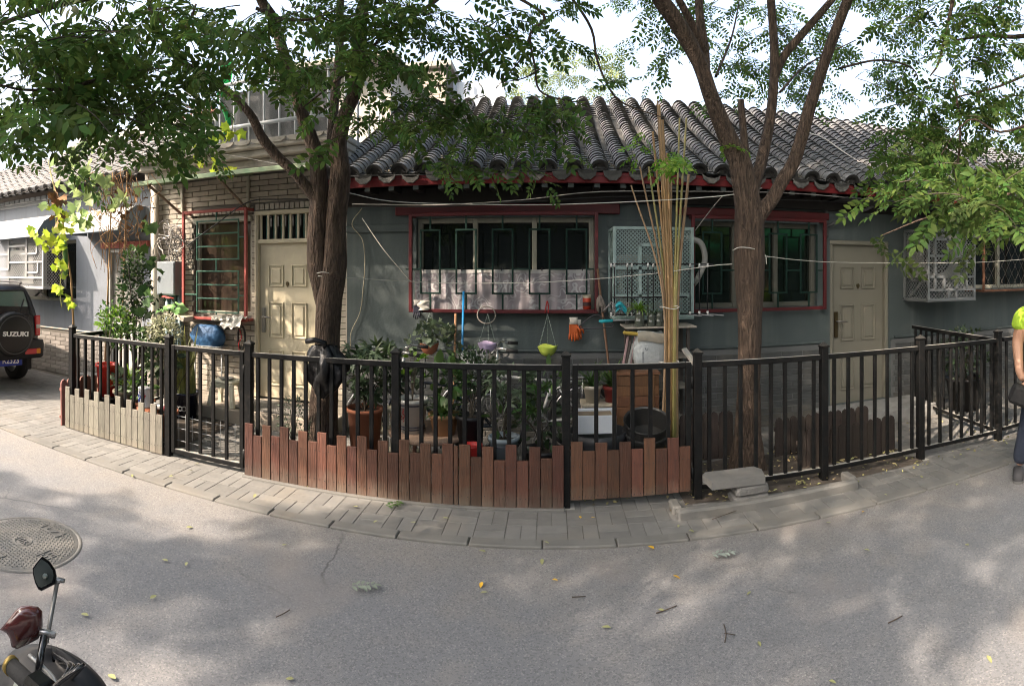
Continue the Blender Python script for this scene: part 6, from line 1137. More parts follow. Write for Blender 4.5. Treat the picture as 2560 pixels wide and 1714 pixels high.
# climbing shrub, variegated shrub, gourd vine on canes, dry vines
o = thing('climbing_shrub', 'dense climbing evergreen shrub rising above the left fence', 'shrub', (-4.3, 4.75, 0)); stems(o, -4.25, 4.75, 0, rs(-4.35, 4.8, 1.4, 10, .12, .4), .009); bush(o, (-4.33, 4.78, 1.45), (.24, .16, .36), 900, OVAL, .045, PL[0], shell=.0); bush(o, (-4.3, 4.74, 1.75), (.14, .12, .22), 320, OVAL, .045, PL[1], 'sunlit_foliage', .1); bush(o, (-4.45, 4.6, 1.12), (.26, .14, .16), 260, OVAL, .06, PL[2], 'low_foliage', .1); bush(o, (-4.2, 4.5, .98), (.3, .14, .13), 260, OVAL, .055, PL[1], 'low_foliage', .1); bush(o, (-4.0, 4.9, 1.0), (.2, .1, .45), 200, OVAL, .05, PL[0], 'rear_foliage', .1)
o = thing('variegated_shrub', 'small pale-edged variegated shrub left of the gate', 'shrub', (-3.72, 4.6, 0)); stems(o, -3.72, 4.6, 0, rs(-3.72, 4.6, .9, 8, .1, .2), .008); bush(o, (-3.72, 4.58, 1.06), (.2, .16, .16), 620, OVAL, .04, M('variegated_leaf', (.2, .23, .12), .5, (.5, .48, .36), 60, .3, var=.4, trans=.25), shell=.1); bush(o, (-3.75, 4.56, .8), (.2, .14, .2), 130, OVAL, .09, PL[0], 'lower_leaves')
VY = M('vine_yellow', (.42, .5, .04), .5, (.3, .42, .06), 6, .4, var=.3, hue=.02, trans=.5); VG = M('vine_pale', (.3, .4, .16), .5, var=.35, hue=.02, trans=.5); DRY = M('dry_vine', (.22, .12, .06), .9, var=.4); CANE = M('cane', (.3, .18, .08), .7)
o = thing('gourd_vine', 'yellow-green gourd vine climbing a cane left of the shrub', 'vine', (-4.75, 4.25, 0)); mb = MB(); mb.tube([gr(190, 1050) if 0 else Vector((-4.74, 4.3, 0)), at(178, 700, 4.25), at(152, 520, 4.25), at(125, 430, 4.3)], [.014, .012, .01, .008], 7); mb.build('cane', CANE, o)
mb = MB(); mb.tube(smoothpts([at(120, 400, 4.3), at(135, 470, 4.2), at(140, 560, 4.2), at(158, 640, 4.2), at(150, 720, 4.15), at(155, 770, 4.15)], 5), .005, 5); mb.build('vine_stem', M('vine_stem', (.2, .2, .06), .7), o)
def vleaves(o, lst, mat, s, name):
    p = []; 
    for (px, py, Y, sp, n) in lst:
        for _ in range(n): p.append(tuple(at(px + random.gauss(0, sp), py + random.gauss(0, sp), Y + random.uniform(-.06, .06))))
    n = len(p); d = rng.normal(0, 1, (n, 3)) * [1, .5, .5] + [0, -.2, -.9]; scatter(name, LOBED, p, frames(d, roll=1.4), s * rng.uniform(.6, 1.2, n), mat, o)
vleaves(o, [(140, 600, 4.15, 14, 20), (150, 660, 4.15, 10, 12), (160, 560, 4.2, 12, 14), (72, 570, 4.1, 8, 4), (115, 590, 4.1, 12, 8), (150, 720, 4.15, 6, 6), (172, 755, 4.15, 6, 5), (145, 520, 4.2, 9, 12)], VY, .1, 'yellow_leaves'); vleaves(o, [(200, 430, 4.6, 28, 26), (185, 520, 4.6, 22, 22), (235, 480, 4.7, 20, 18), (210, 400, 4.7, 30, 20), (105, 505, 4.2, 4, 2), (225, 545, 4.7, 12, 8), (290, 480, 4.8, 22, 16)], VG, .12, 'pale_leaves'); vleaves(o, [(142, 490, 4.2, 8, 14), (150, 540, 4.2, 6, 8)], DRY, .1, 'dry_leaves')
g0 = at(163, 600, 4.18); mb = MB(); mb.tube([g0, g0 + Vector((0, 0, -.06)), g0 + Vector((.004, 0, -.2)), g0 + Vector((.006, 0, -.36)), g0 + Vector((.006, 0, -.4))], [.012, .026, .03, .03, .012], 10); mb.build('gourd', M('gourd_green', (.06, .14, .03), .5, (.1, .2, .05), 18, .4), o)
o = thing('dry_vines', 'tangle of brown dry vines hanging beside the downpipe', 'vine', (-4.6, 4.9, 0)); random.seed(12)
for i in range(46):
    px = random.gauss(312, 36); Y = 4.9 + random.uniform(-.12, .25); y0 = random.uniform(420, 470); ln = random.uniform(60, 260); pts = []
    for k in range(6): pts.append(at(px + random.gauss(0, 16 if i % 2 else 5), y0 + ln * k / 5, Y))
    mb = MB(); mb.tube(smoothpts(pts, 4), random.uniform(.003, .006), 4); mb.build('dry_stem', DRY if i % 3 else CANE, o)
for px0, px1 in ((318, 303), (282, 262)): mb = MB(); mb.tube([at(px0, 430, 4.9), at(px1, 900, 4.75)], .009, 6); mb.build('cane', CANE, o)
vleaves(o, [(300, 520, 4.9, 26, 26), (330, 470, 4.95, 20, 16), (355, 560, 4.9, 12, 8)], DRY, .07, 'dry_leaves'); vleaves(o, [(370, 650, 4.8, 20, 12), (350, 760, 4.7, 24, 14), (365, 560, 4.9, 10, 8)], PL[1], .12, 'green_leaves')
o = thing('terrace_vine', 'yellow-green vine spilling over the terrace edge', 'vine', (-4.4, 5.6, 3.2)); vleaves(o, [(575, 330, 5.6, 10, 7), (545, 345, 5.6, 12, 7), (500, 385, 5.5, 12, 4), (545, 425, 5.4, 18, 6)], VY, .13, 'leaves'); mb = MB(); mb.tube(smoothpts([at(585, 300, 5.7), at(570, 350, 5.6), at(520, 385, 5.5), at(500, 420, 5.4)], 5), .005, 5); mb.build('stem', M('vine_stem', (.2, .2, .06)), o)
# dark plant behind the right-hand fence
o = pot('dark leafy plant in a big dark pot behind the right fence corner', 4.62, 5.2, 0, .24, .17, .4, M('black_plastic', (.014, .014, .015))); bush(o, (4.62, 5.2, .68), (.36, .22, .34), 420, OVAL, .06, PL[0], shell=.1); stems(o, 4.62, 5.2, .35, rs(4.62, 5.2, .75, 9, .14, .15), .006)
# black bin bag tied to the fence beside the tree
o = thing('black_bag', 'black plastic bag hung on the fence in front of the tree', 'bag', (-1.98, 3.99, .6)); random.seed(21); mb = MB(); c0 = at(808, 870, 4.1); ph = [random.uniform(0, 6) for _ in range(6)]; vs = []; n = 26; m = 16
for j in range(m + 1):
    t = j / m; f = .03 + .105 * math.sin(PI * min(1, .12 + t * .9)) ** .8
    for i in range(n): a = 2 * PI * i / n; r = f * (1 + .26 * math.sin(5 * a + ph[0] + t * 5) + .2 * math.sin(8 * a + ph[1] - t * 7) + .08 * math.sin(13 * a + ph[2] + 9 * t)); vs.append((c0.x + r * math.cos(a) * 1.05 + .03 * math.sin(t * 4), 4.13 + r * math.sin(a) * .75, c0.z + .02 - .42 * t))
mb.add(vs, [(j * n + i, j * n + (i + 1) % n, (j + 1) * n + (i + 1) % n, (j + 1) * n + i) for j in range(m) for i in range(n)] + [tuple(range(m * n, m * n + n))], True); mb.build('bag', M('bin_bag', (.004, .004, .005), .4, spec=.4, bump=.9, bscale=22), o)
mb = MB(); mb.tube([(c0.x - .1, 4.0, c0.z + .06), (c0.x - .02, 3.99, c0.z + .075), (c0.x + .04, 4.03, c0.z + .05), (c0.x + .02, 4.1, c0.z)], .022, 8); mb.build('knot', M('bin_bag', (.006, .006, .007)), o)
# ================================================================ bicycles
def bicycle(label, x, y, rz, fcol, basket=True, z=0.0):
    o = thing('bicycle', label, 'bicycle', (x, y, z), 'bicycles parked against the wall', rz, True); Rw = .32; TY = M('tyre', (.02, .02, .02), .8); CH = M('chrome', (.55, .55, .54), .25, metal=.8); fr = M(fcol[0], fcol[1], .35)
    for cx in (-.5, .5):
        mx = Matrix.Rotation(PI / 2, 3, 'X'); mb = MB(); n = 40; k = 8; vs = []
        for i in range(n):
            for j in range(k): a = 2 * PI * i / n; b = 2 * PI * j / k; rr = Rw - .018 + .018 * math.cos(b); vs.append((cx + rr * math.cos(a), .018 * math.sin(b), Rw + rr * math.sin(a)))
        mb.add(vs, [(i * k + j, i * k + (j + 1) % k, ((i + 1) % n) * k + (j + 1) % k, ((i + 1) % n) * k + j) for i in range(n) for j in range(k)], True); wh = mb.build('wheel', TY, o)
        mb = MB(); mb.lathe([(Rw - .05, -.01), (Rw - .036, -.012), (Rw - .036, .012), (Rw - .05, .01), (Rw - .05, -.01)], (cx, 0, Rw), 36, mat=mx); mb.build('rim', CH, wh)
        mb = MB()
        for i in range(18): a = 2 * PI * i / 18; mb.tube([(cx + .02 * math.cos(a + .5), .02 * (1 if i % 2 else -1), Rw + .02 * math.sin(a + .5)), (cx + (Rw - .045) * math.cos(a), 0, Rw + (Rw - .045) * math.sin(a))], .0015, 3)
        mb.tube([(cx, -.04, Rw), (cx, .04, Rw)], .018, 8); mb.build('spokes', CH, wh, kind='stuff')
        mb = MB(); pts = [(cx + (Rw + .025) * math.cos(a), 0, Rw + (Rw + .025) * math.sin(a)) for a in np.linspace(R(20), R(165), 12)]; mb.tube(pts, .022, 6, flat=.4); mb.build('mudguard', CH, o)
    seat, bb, head, hb = (.23, 0, .66), (.1, 0, .28), (-.33, 0, .72), (-.36, 0, .62)
    mb = MB()
    for a, b, r in ((seat, bb, .015), (bb, head, .017), (seat, head, .014), (bb, (.5, .04, .32), .009), (bb, (.5, -.04, .32), .009), (seat, (.5, .04, .32), .008), (seat, (.5, -.04, .32), .008)): mb.tube([a, b], r, 8)
    mb.build('frame', fr, o); mb = MB(); mb.tube([(-.32, 0, .8), (-.38, 0, .6), (-.5, .05, .32)], .012, 8); mb.tube([(-.38, 0, .6), (-.5, -.05, .32)], .012, 8); mb.build('fork', fr, o)
    mb = MB(); mb.tube([(-.3, 0, .72), (-.29, 0, .95)], .013, 8); mb.tube(smoothpts([(-.12, -.28, .98), (-.26, -.24, 1.0), (-.3, -.06, .95), (-.3, .06, .95), (-.26, .24, 1.0), (-.12, .28, .98)], 4), .011, 8); hbr = mb.build('handlebar', CH, o)
    for s in (-1, 1): mb = MB(); mb.tube([(-.2, s * .265, .99), (-.1, s * .285, .98)], .017, 8); mb.build('grip', TY, hbr); mb = MB(); mb.tube([(-.3, s * .19, .99), (-.33, s * .26, .96)], .006, 6); mb.build('brake_lever', CH, hbr)
    mb = MB(); mb.tube([seat, (.26, 0, .8)], .012, 8); mb.build('seat_post', CH, o); mb = MB(); vs = []
    for i in range(9):
        t = i / 8; w_ = .02 + .075 * t ** 1.3; zz = .83 + .025 * t - .02 * math.sin(PI * t)
        for j in range(7): u = j / 6 * 2 - 1; vs.append((.1 + .27 * t, u * w_, zz - .03 * u * u))
    mb.add(vs, [(i * 7 + j, i * 7 + j + 1, (i + 1) * 7 + j + 1, (i + 1) * 7 + j) for i in range(8) for j in range(6)], True); mb.build('saddle', TY, o)
    mb = MB(); mb.lathe([(.07, -.004), (.085, 0), (.07, .004)], (.1, -.03, .28), 20, mat=Matrix.Rotation(PI / 2, 3, 'X')); mb.tube([(.1, -.05, .28), (.05, -.06, .12)], .008, 6); mb.tube([(.1, .05, .28), (.15, .06, .44)], .008, 6); mb.build('crank', CH, o)
    mb = MB(); mb.cbox((.5, 0, .7), (.34, .13, .015), .003); mb.tube([(.5, .04, .34), (.5, .06, .69)], .006, 6); mb.tube([(.5, -.04, .34), (.5, -.06, .69)], .006, 6); mb.build('rear_rack', CH, o)
    if basket:
        mb = MB(); a, b = (.11, .15), (.13, .17)
        for z in np.linspace(0, .2, 6): f = .8 + .2 * z / .2; q = [(-.5 + sx * .12 * f, sy * .16 * f, .73 + z) for sx, sy in ((-1, -1), (1, -1), (1, 1), (-1, 1), (-1, -1))]; mb.tube(q, .003 if z < .19 else .005, 4)
        for i in range(9):
            u = i / 8 * 2 - 1
            for s in (-1, 1): mb.tube([(-.5 + u * .096, s * .128, .73), (-.5 + u * .12, s * .16, .93)], .0025, 4); mb.tube([(-.5 + s * .096, u * .128, .73), (-.5 + s * .12, u * .16, .93)], .0025, 4)
        mb.build('basket', M('white_wire', (.6, .6, .58), .4), o)
    return o
bicycle('silver bicycle with a white wire basket parked behind the plants', -.22, 5.3, .06, ('silver_frame', (.45, .45, .44))); bicycle('dark bicycle parked nearer the double tree', -1.05, 5.05, .1, ('dark_frame', (.03, .035, .05)), False, -.02)
# ================================================================ slab, edging, litter
o = thing('concrete_slab', 'broken concrete paving slab propped on brick rubble by the fence', 'slab', (1.31, 3.95, .15)); mb = MB(); poly = [(-.22, -.1), (.2, -.12), (.235, .02), (.2, .1), (-.2, .11), (-.24, .06), (-.225, 0)]; mb.prism([(a * .95, b) for a, b in poly], (1.31, 3.93, .155), (1, .05, 0), (-.05, 1, .02), (0, 0, .052)); mb.build('slab', M('slab_concrete', (.17, .168, .16), .9, (.13, .128, .122), 6, .4, bump=.5, bscale=90), o)
for i, (x, y, z) in enumerate(((1.4, 3.895, .045), (1.41, 3.9, .115))):
    mb = MB(); random.seed(30 + i); mb.cbox((x, y, z), (.27 - .02 * i, .17, .065), .016, rz=.05); mb.v = [tuple(Vector(v) + Vector((random.uniform(-.008, .008), random.uniform(-.008, .008), random.uniform(-.006, .004)))) for v in mb.v]; mb.build('rubble_block', M('rubble', (.15, .147, .14), .95, (.11, .108, .104), 9, .4, bump=.7), None, label=['lower rough rubble block under the broken slab', 'upper rough rubble block under the broken slab'][i], cat='block', group='rubble blocks under the slab')
mb = MB(); mb.cbox((1.28, 3.925, .18 - .17), (.1, .1, .3), .02); 
o = MB(); o.cbox((1.55, 3.775, .03), (1.42, .07, .085), .014, rz=.03); o.build('edging_stone', KERB, None, label='low concrete edging bar on the paving before the open fence', cat='edging'); o = MB(); o.cbox((.86, 3.9, .025), (.07, .16, .07), .012); o.build('edging_stone', KERB, None, label='short concrete edging piece at the left end of the bar', cat='edging'); o = MB(); o.cbox((2.26, 3.93, .03), (.07, .15, .08), .012); o.build('edging_stone', KERB, None, label='short concrete edging piece at the right end of the bar', cat='edging')
mb = MB(); mb.cbox((-1.16, FY - .03, .012), (2.5, .12, .02), .004); mb.build('fence_sill', KERB, f2)
# bare soil strip round the right tree
mb = MB(); mb.grid(lambda u, v: Vector((.95 + 2.1 * u, 3.97 + .85 * v, .012 + .02 * math.sin(PI * u) * math.sin(PI * v) + .006 * math.sin(u * 40) * math.sin(v * 17))), 40, 16); mb.build('tree_pit', EARTH, None, kind='structure')
mb = MB(); mb.grid(lambda u, v: Vector((-4.5 + 1.2 * u, 4.1 + 1.7 * v, .02 + .03 * math.sin(PI * u) * math.sin(PI * v))), 20, 16); mb.build('plant_bed', EARTH, None, kind='structure')
p = []
for _ in range(420): p.append((random.uniform(.95, 3.0), random.uniform(3.9, 4.8), .045))
for _ in range(160): p.append((random.uniform(-1.9, 1.0), random.uniform(4.0, 4.4), .022))
for _ in range(90): p.append((random.uniform(2.5, 4.6), random.uniform(4.1, 5.4), .022))
for _ in range(60): p.append((random.uniform(.8, 4.2), random.uniform(3.85, 4.0), .022))
scatter('leaf_litter', OVAL, p, frames(rng.normal(size=(len(p), 3)) * [1, 1, .25], roll=.35), rng.uniform(.02, .045, len(p)), M('fallen_leaf_mix', (.3, .27, .12), .8, var=.6, hue=.04), None, kind='stuff', label='small fallen leaflets gathered along the fence foot and tree pit', cat='leaf litter')
fl = [(368, 1358 + 140, 0), (222, 1541, 0), (1500, 1400, 0), (375, 1312 + 186, 1)]
FLM = [M('fallen_pale', (.28, .28, .13), .6, (.22, .23, .1), 30, .4, var=.2), M('fallen_yellow', (.55, .33, .03), .6, var=.2)]; random.seed(77); spots = [(375, 1499, 0), (222, 1541, 0), (290, 1700, 0), (470, 1180, 0), (705, 1365, 0), (735, 1700, 0), (934, 1313, 0), (1106, 1321 - 20, 0), (1205, 1456, 1), (1200, 1485, 0), (1215, 1382, 0), (1380, 1450, 1), (1355, 1398, 0), (1528, 1571, 0), (1645, 1526, 0), (1636, 1374, 1), (1682, 1440, 1), (1697, 1318, 0), (1721, 1331, 0), (1878, 1480, 0), (1895, 1605, 0), (2065, 1308, 0), (2160, 1375, 0), (2155, 1282, 1), (2422, 1365, 0), (2467, 1640, 0), (2072, 1703, 0), (1452, 1302, 1), (1478, 1300, 1), (1360, 1360, 0), (465, 1320, 0), (420, 1405, 0), (467, 1407, 0), (330, 1190, 0), (640, 1240, 0), (895, 1272, 0), (1040, 1312, 0), (2300, 1195, 0), (2390, 1215, 0), (2210, 1240, 0), (498, 1164, 0), (433, 1194, 0)]
lm = [None, None]
for k in (0, 1): mb = MB(); v, f = leaf6(.042, .019, droop=.1, fold=.3); mb.add(v, f, True); lm[k] = mb.mesh('fallen_leaf', FLM[k])
for px, py, k in spots:
    g = gr(px, py, .006); onp = g.y > 3.44; o = bpy.data.objects.new('fallen_leaf', lm[k]); C.objects.link(o); o.location = (g.x, g.y, .012 + (.012 if onp else 0)); o.rotation_euler = (random.uniform(-.2, .2), random.uniform(-.15, .15), random.uniform(0, 6.28)); s_ = random.uniform(.8, 1.25); o.scale = (s_, s_, s_)
    pl_ = 'paving' if onp else 'asphalt road'; o['label'] = ('small orange-yellow' if k else 'small pale') + ' leaflet fallen on the ' + pl_; o['category'] = 'leaf'; o['group'] = ('orange-yellow' if k else 'pale') + ' leaflets fallen on the ' + pl_
for px, py, az, lab, mt in ((900, 1485, .5, 'pale dried feather leaf lying on the road centre', M('dry_feather', (.2, .23, .18), .7, var=.15)), (1800, 1395, .05, 'bleached feather leaf lying on the road right of centre', M('dry_feather2', (.19, .225, .2), .7, var=.1)), (985, 1283, 1.0, 'fresh green feather leaf lying on the paving', PL[1])):
    g = gr(px, py); scatter('fallen_frond', FEATHER, [(g.x - .07, g.y, .026 if g.y < 3.4 else .034)], frames([(math.cos(az), math.sin(az), .1)], roll=.05), [.14], mt, None, label=lab, cat='leaf')
# manhole cover
MH = Vector((-2.83, 2.11, 0)); o = thing('manhole_cover', 'round cast iron manhole cover with studs in the road', 'manhole cover', MH); CI = M('cast_iron', (.17, .165, .155), .8, (.14, .136, .128), 9, .4, bump=.25, bscale=120, dirt=((.2, .185, .16), 6, .5))
mb = MB(); mb.lathe([(0, .006), (.335, .006), (.34, .002)], MH, 56); mb.build('plate', CI, o); mb = MB(); mb.lathe([(.34, .003), (.343, .007), (.358, .007), (.364, .001)], MH, 56); mb.build('ring', CI, o)
mb = MB()
for i in range(-13, 14):
    for j in range(-13, 14):
        x, y = i * .025 + (.0125 if j % 2 else 0), j * .0235
        if math.hypot(x, y) > .315 or (abs(x) < .062 and abs(y) < .062) or (.19 < x < .27 and abs(y) < .07) or (abs(y) > .19 and abs(y) < .27 and abs(x) < .09): continue
        mb.add([MH + Vector(v) for v in ((x - .008, y - .004, .006), (x + .008, y - .004, .006), (x + .006, y + .005, .006), (x - .006, y + .005, .006), (x - .005, y - .001, .012), (x + .005, y - .001, .012), (x + .004, y + .003, .012), (x - .004, y + .003, .012))], [(0, 1, 5, 4), (1, 2, 6, 5), (2, 3, 7, 6), (3, 0, 4, 7), (4, 5, 6, 7)])
mb.build('studs', CI, o, kind='stuff'); mb = MB(); mb.lathe([(.05, .006), (.053, .012), (.057, .006)], MH, 28)
for a, b in (((-.03, -.02), (-.03, .02)), ((-.03, .02), (-.008, .02)), ((-.01, -.025), (-.01, .025)), ((.01, -.025), (.012, .025)), ((.012, .0), (.032, .02)), ((.012, .0), (.032, -.02)), ((.205, -.03), (.205, .0)), ((.205, -.03), (.235, -.03)), ((.235, -.03), (.235, .0)), ((.22, .015), (.22, .045)), ((.245, .02), (.245, .04)), ((-.04, .22), (-.04, .25)), ((-.06, .235), (-.02, .235)), ((.01, .21), (.04, .25)), ((-.04, -.22), (-.04, -.25)), ((-.05, -.21), (0, -.21)), ((.02, -.25), (.05, -.25))): mb.bar(MH + Vector((*a, .009)), MH + Vector((*b, .009)), .007, .006)
for (x0, x1, y0, y1) in ((.19, .265, -.06, .06), (-.085, .085, .195, .265), (-.085, .085, -.265, -.195)):
    for a, b in (((x0, y0), (x1, y0)), ((x1, y0), (x1, y1)), ((x1, y1), (x0, y1)), ((x0, y1), (x0, y0))): mb.bar(MH + Vector((*a, .009)), MH + Vector((*b, .009)), .006, .006)
mb.build('raised_marks', CI, o, kind='stuff')

# dry twigs dropped on the road
random.seed(55); TW = M('dry_twig', (.07, .055, .045), .9)
for i, (px, py, a, L, lab) in enumerate(((690, 1545, 1.2, .09, 'thin dry twig on the road left of centre'), (1640, 1535, .35, .12, 'thin dry twig on the road below the planked gate'), (1812, 1608, 1.3, .13, 'forked dry twig on the sunlit road at right'), (2220, 1560, .1, .09, 'thin dry twig on the road at lower right'), (1430, 1495, .05, .07, 'short dry twig on the road near the centre'), (1780, 1300, .4, .26, 'long dry twig on the paving before the edging bar'))):
    g = gr(px, py, .02 if py < 1350 else 0.0); z = .026 if py < 1350 else .006; d = Vector((math.cos(a), math.sin(a), 0)); mb = MB(); mb.tube(smoothpts([(g.x, g.y, z), Vector((g.x, g.y, z)) + d * L * .5 + Vector((.006, -.006, .004)), Vector((g.x, g.y, z)) + d * L], 4), .0028, 5)
    if i == 2: mb.tube([Vector((g.x, g.y, z)) + d * L * .5, Vector((g.x + .06, g.y + .03, z + .003))], .0022, 5)
    mb.build('dry_twig', TW, None, label=lab, cat='twig')
# ================================================================ parked off-road car
def text_mesh(s, size, ext, mat, bold=0.0):
    cu = bpy.data.curves.new('lettering', 'FONT'); cu.body = s; cu.size = size; cu.extrude = ext; cu.offset = bold; cu.align_x = 'CENTER'; cu.align_y = 'CENTER'; cu.resolution_u = 3
    ob = bpy.data.objects.new('lettering_curve', cu); C.objects.link(ob); dg = bpy.context.evaluated_depsgraph_get(); me = bpy.data.meshes.new_from_object(ob.evaluated_get(dg)); bpy.data.objects.remove(ob); bpy.data.curves.remove(cu)
    me.materials.clear(); me.materials.append(mat); return me
def loft(mb, levels, n=8):         # levels: (z, half width, y rear, y front, corner radius) rounded plan outlines
    rings = []
    for (z, hw, y0, y1, r) in levels:
        ring = []
        for (cx, cy, a0) in ((hw - r, y1 - r, 0), (-hw + r, y1 - r, PI / 2), (-hw + r, y0 + r, PI), (hw - r, y0 + r, 1.5 * PI)):
            for k in range(n + 1): a = a0 + PI / 2 * k / n; ring.append((cx + r * math.cos(a), cy + r * math.sin(a), z))
        rings.append(ring)
    m = len(rings[0]); vs = [p for r in rings for p in r]
    mb.add(vs, [(j * m + i, j * m + (i + 1) % m, (j + 1) * m + (i + 1) % m, (j + 1) * m + i) for j in range(len(rings) - 1) for i in range(m)], True); mb.add(rings[-1], [tuple(range(m))], True); mb.add(rings[0], [tuple(range(m))[::-1]]); return mb
car = thing('parked_car', 'dark small off-road car seen from behind with covered spare wheel', 'car', (-6.75, 4.5, 0), None, R(82))
PAINT = M('car_paint', (.009, .01, .014), .25, (.012, .013, .017), 3, .4, spec=.5, dirt=((.05, .048, .045), 3, .2)); TRIM = M('car_trim', (.014, .014, .016), .6, bump=.1); RUB = M('car_tyre', (.018, .018, .018), .85, bump=.3); CGL = M('car_glass', (.11, .17, .15), .06, (.16, .22, .19), 3, .3, spec=.8)
mb = MB(); loft(mb, [(.42, .74, .04, 3.3, .12), (.5, .76, .0, 3.38, .12), (.75, .78, -.01, 3.4, .12), (.98, .77, .0, 3.36, .14), (1.03, .75, .02, 3.3, .15)]); loft(mb, [(1.0, .76, .0, 2.35, .12), (1.12, .745, .03, 2.25, .13), (1.36, .68, .09, 1.95, .14), (1.45, .65, .13, 1.85, .16), (1.49, .6, .19, 1.75, .18), (1.505, .5, .3, 1.6, .2)]); mb.build('body', PAINT, car)
mb = MB(); mb.add([(-.6, .022, 1.06), (.6, .022, 1.06), (.6, .045, 1.16), (.54, .083, 1.39), (.5, .09, 1.41), (-.5, .09, 1.41), (-.54, .083, 1.39), (-.6, .045, 1.16)], [(0, 1, 2, 3, 4, 5, 6, 7)]); rw = mb.build('rear_window', CGL, car)
fr = [(-.6, .016, 1.06), (.6, .016, 1.06), (.605, .038, 1.16), (.545, .077, 1.39), (.5, .084, 1.415), (-.5, .084, 1.415), (-.545, .077, 1.39), (-.605, .038, 1.16), (-.6, .016, 1.06)]; mb = MB(); mb.tube(fr, .014, 6); mb.build('window_seal', TRIM, rw); mb = MB(); mb.bar((.42, .02, 1.06), (.52, .06, 1.28), .02, .012); mb.build('divider', TRIM, rw); mb = MB(); mb.tube([(.1, .01, 1.04), (.38, .025, 1.12)], .007, 6); mb.build('wiper', TRIM, rw)
for s in (-1, 1):
    mb = MB(); mb.add([(s * .757, .3, 1.09), (s * .757, 1.1, 1.09), (s * .688, 1.1, 1.37), (s * .688, .36, 1.37)], [(0, 1, 2, 3)[::s]]); mb.build('side_window', CGL, car); mb = MB(); mb.add([(s * .757, 1.18, 1.09), (s * .757, 2.0, 1.09), (s * .688, 1.75, 1.37), (s * .688, 1.18, 1.37)], [(0, 1, 2, 3)[::s]]); mb.build('side_window', CGL, car)
    mb = MB(); mb.tube(smoothpts([(s * .55, .25, 1.495), (s * .56, .3, 1.53), (s * .56, 1.4, 1.53), (s * .55, 1.5, 1.49)], 4), .014, 8); mb.build('roof_rail', TRIM, car)
    mb = MB(); mb.cbox((s * .715, -.008, .89), (.085, .05, .3), .012); tl = mb.build('tail_light', M('lamp_red', (.42, .02, .025), .15, spec=.8), car); mb = MB(); mb.cbox((s * .715, -.036, .88), (.07, .012, .055), .004); mb.build('reverse_lens', M('lamp_clear', (.5, .48, .45), .15), tl)
    mb = MB(); mb.cbox((s * .56, -.128, .53), (.24, .02, .08), .006); bl_ = mb.build('bumper_light', M('lamp_red', (.42, .02, .025)), car); mb = MB(); mb.cbox((s * .66, -.131, .53), (.07, .02, .076), .006); mb.build('indicator', M('lamp_amber', (.6, .2, .02), .15), bl_)
    for yy in (.62, 2.72):
        mb = MB(); mx = Matrix.Rotation(PI / 2, 3, 'Y'); cx = s * .68; mb.lathe([(.19, -.085), (.27, -.09), (.305, -.075), (.315, -.04), (.315, .04), (.305, .075), (.27, .09), (.19, .085)], (cx, yy, .315), 32, mat=mx); wh = mb.build('wheel', RUB, car); mb = MB(); mb.lathe([(.0, -.03), (.08, -.04), (.15, -.02), (.185, -.07), (.195, -.085), (.195, .085), (.185, .07), (.15, .02), (.08, .04), (0, .03)], (cx, yy, .315), 24, mat=mx); mb.build('rim', M('alloy', (.4, .4, .4), .35, metal=.7), wh)
    mb = MB()
    for yy in (.62, 2.72): mb.tube([(s * .775, yy + .39 * math.cos(a), .33 + .39 * math.sin(a)) for a in np.linspace(R(10), R(170), 12)], .035, 6)
    mb.build('wheel_arch', TRIM, car, kind='stuff')
mb = MB(); loft(mb, [(.42, .76, -.08, .12, .06), (.45, .78, -.12, .14, .07), (.62, .79, -.13, .16, .08), (.68, .785, -.11, .14, .07)]); mb.build('bumper', TRIM, car)
mxr = Matrix.Rotation(-PI / 2, 3, 'X').inverted(); sx_ = .25; mb = MB(); mb.lathe([(0, .2), (.24, .198), (.262, .19), (.27, .178), (.285, .18), (.31, .165), (.322, .13), (.325, .05), (.31, 0)], (sx_, -.0, .79), 40, mat=mxr); sw = mb.build('spare_wheel_cover', M('cover_black', (.009, .009, .0095), .5, bump=.1), car); mb = MB(); mb.lathe([(.262, .196), (.268, .203), (.276, .196)], (sx_, 0, .79), 40, mat=mxr); mb.build('cover_rim', M('cover_ring', (.06, .06, .06), .35), sw)
LW = M('letter_white', (.75, .74, .72), .5); me = text_mesh('SUZUKI', .105, .003, LW, .004); lt = link('lettering', me, sw); lt.location = (sx_ - .0, -.204, .80); lt.rotation_euler = (PI / 2, R(3), 0); lt.scale = (1.15, .85, 1)
mb = MB(); mb.cbox((.22, -.02, .4), (.46, .012, .15), .006); pt_ = mb.build('number_plate', M('plate_blue', (.01, .03, .25), .4), car); lt = link('plate_characters', text_mesh('R2323', .125, .002, LW, .002), pt_); lt.location = (.26, -.0285, .4); lt.rotation_euler = (PI / 2, R(3), 0); lt.scale = (.85, 1, 1)
mb = MB(); mb.bar((-.0, -.03, .475), (.44, -.03, .475), .02, .02); mb.build('plate_lamp', TRIM, car); mb = MB(); mb.cbox((.62, .1, .33), (.1, .04, .2), .01); mb.build('mud_flap', RUB, car); mb = MB(); mb.cbox((0, 1.7, .34), (1.2, 2.6, .14), .03); mb.build('underside', RUB, car)
# pile of tile offcuts against the left wall
random.seed(41)
for i in range(5): mb = MB(); mb.cbox((-5.98 + random.uniform(-.03, .03), 5.62, .03 + i * .042), (.3, .22, .034), .005, rz=random.uniform(-.15, .15)); mb.build('stacked_tile', M('offcut', (.1, .1, .1), .85, (.16, .155, .15), 9, .4, var=.25), None, label=['bottom tile of the stack behind the car', 'second tile from the bottom of the stack behind the car', 'middle tile of the stack behind the car', 'second tile from the top of the stack behind the car', 'top tile of the stack behind the car'][i], cat='tile', group='stacked tiles by the left wall')
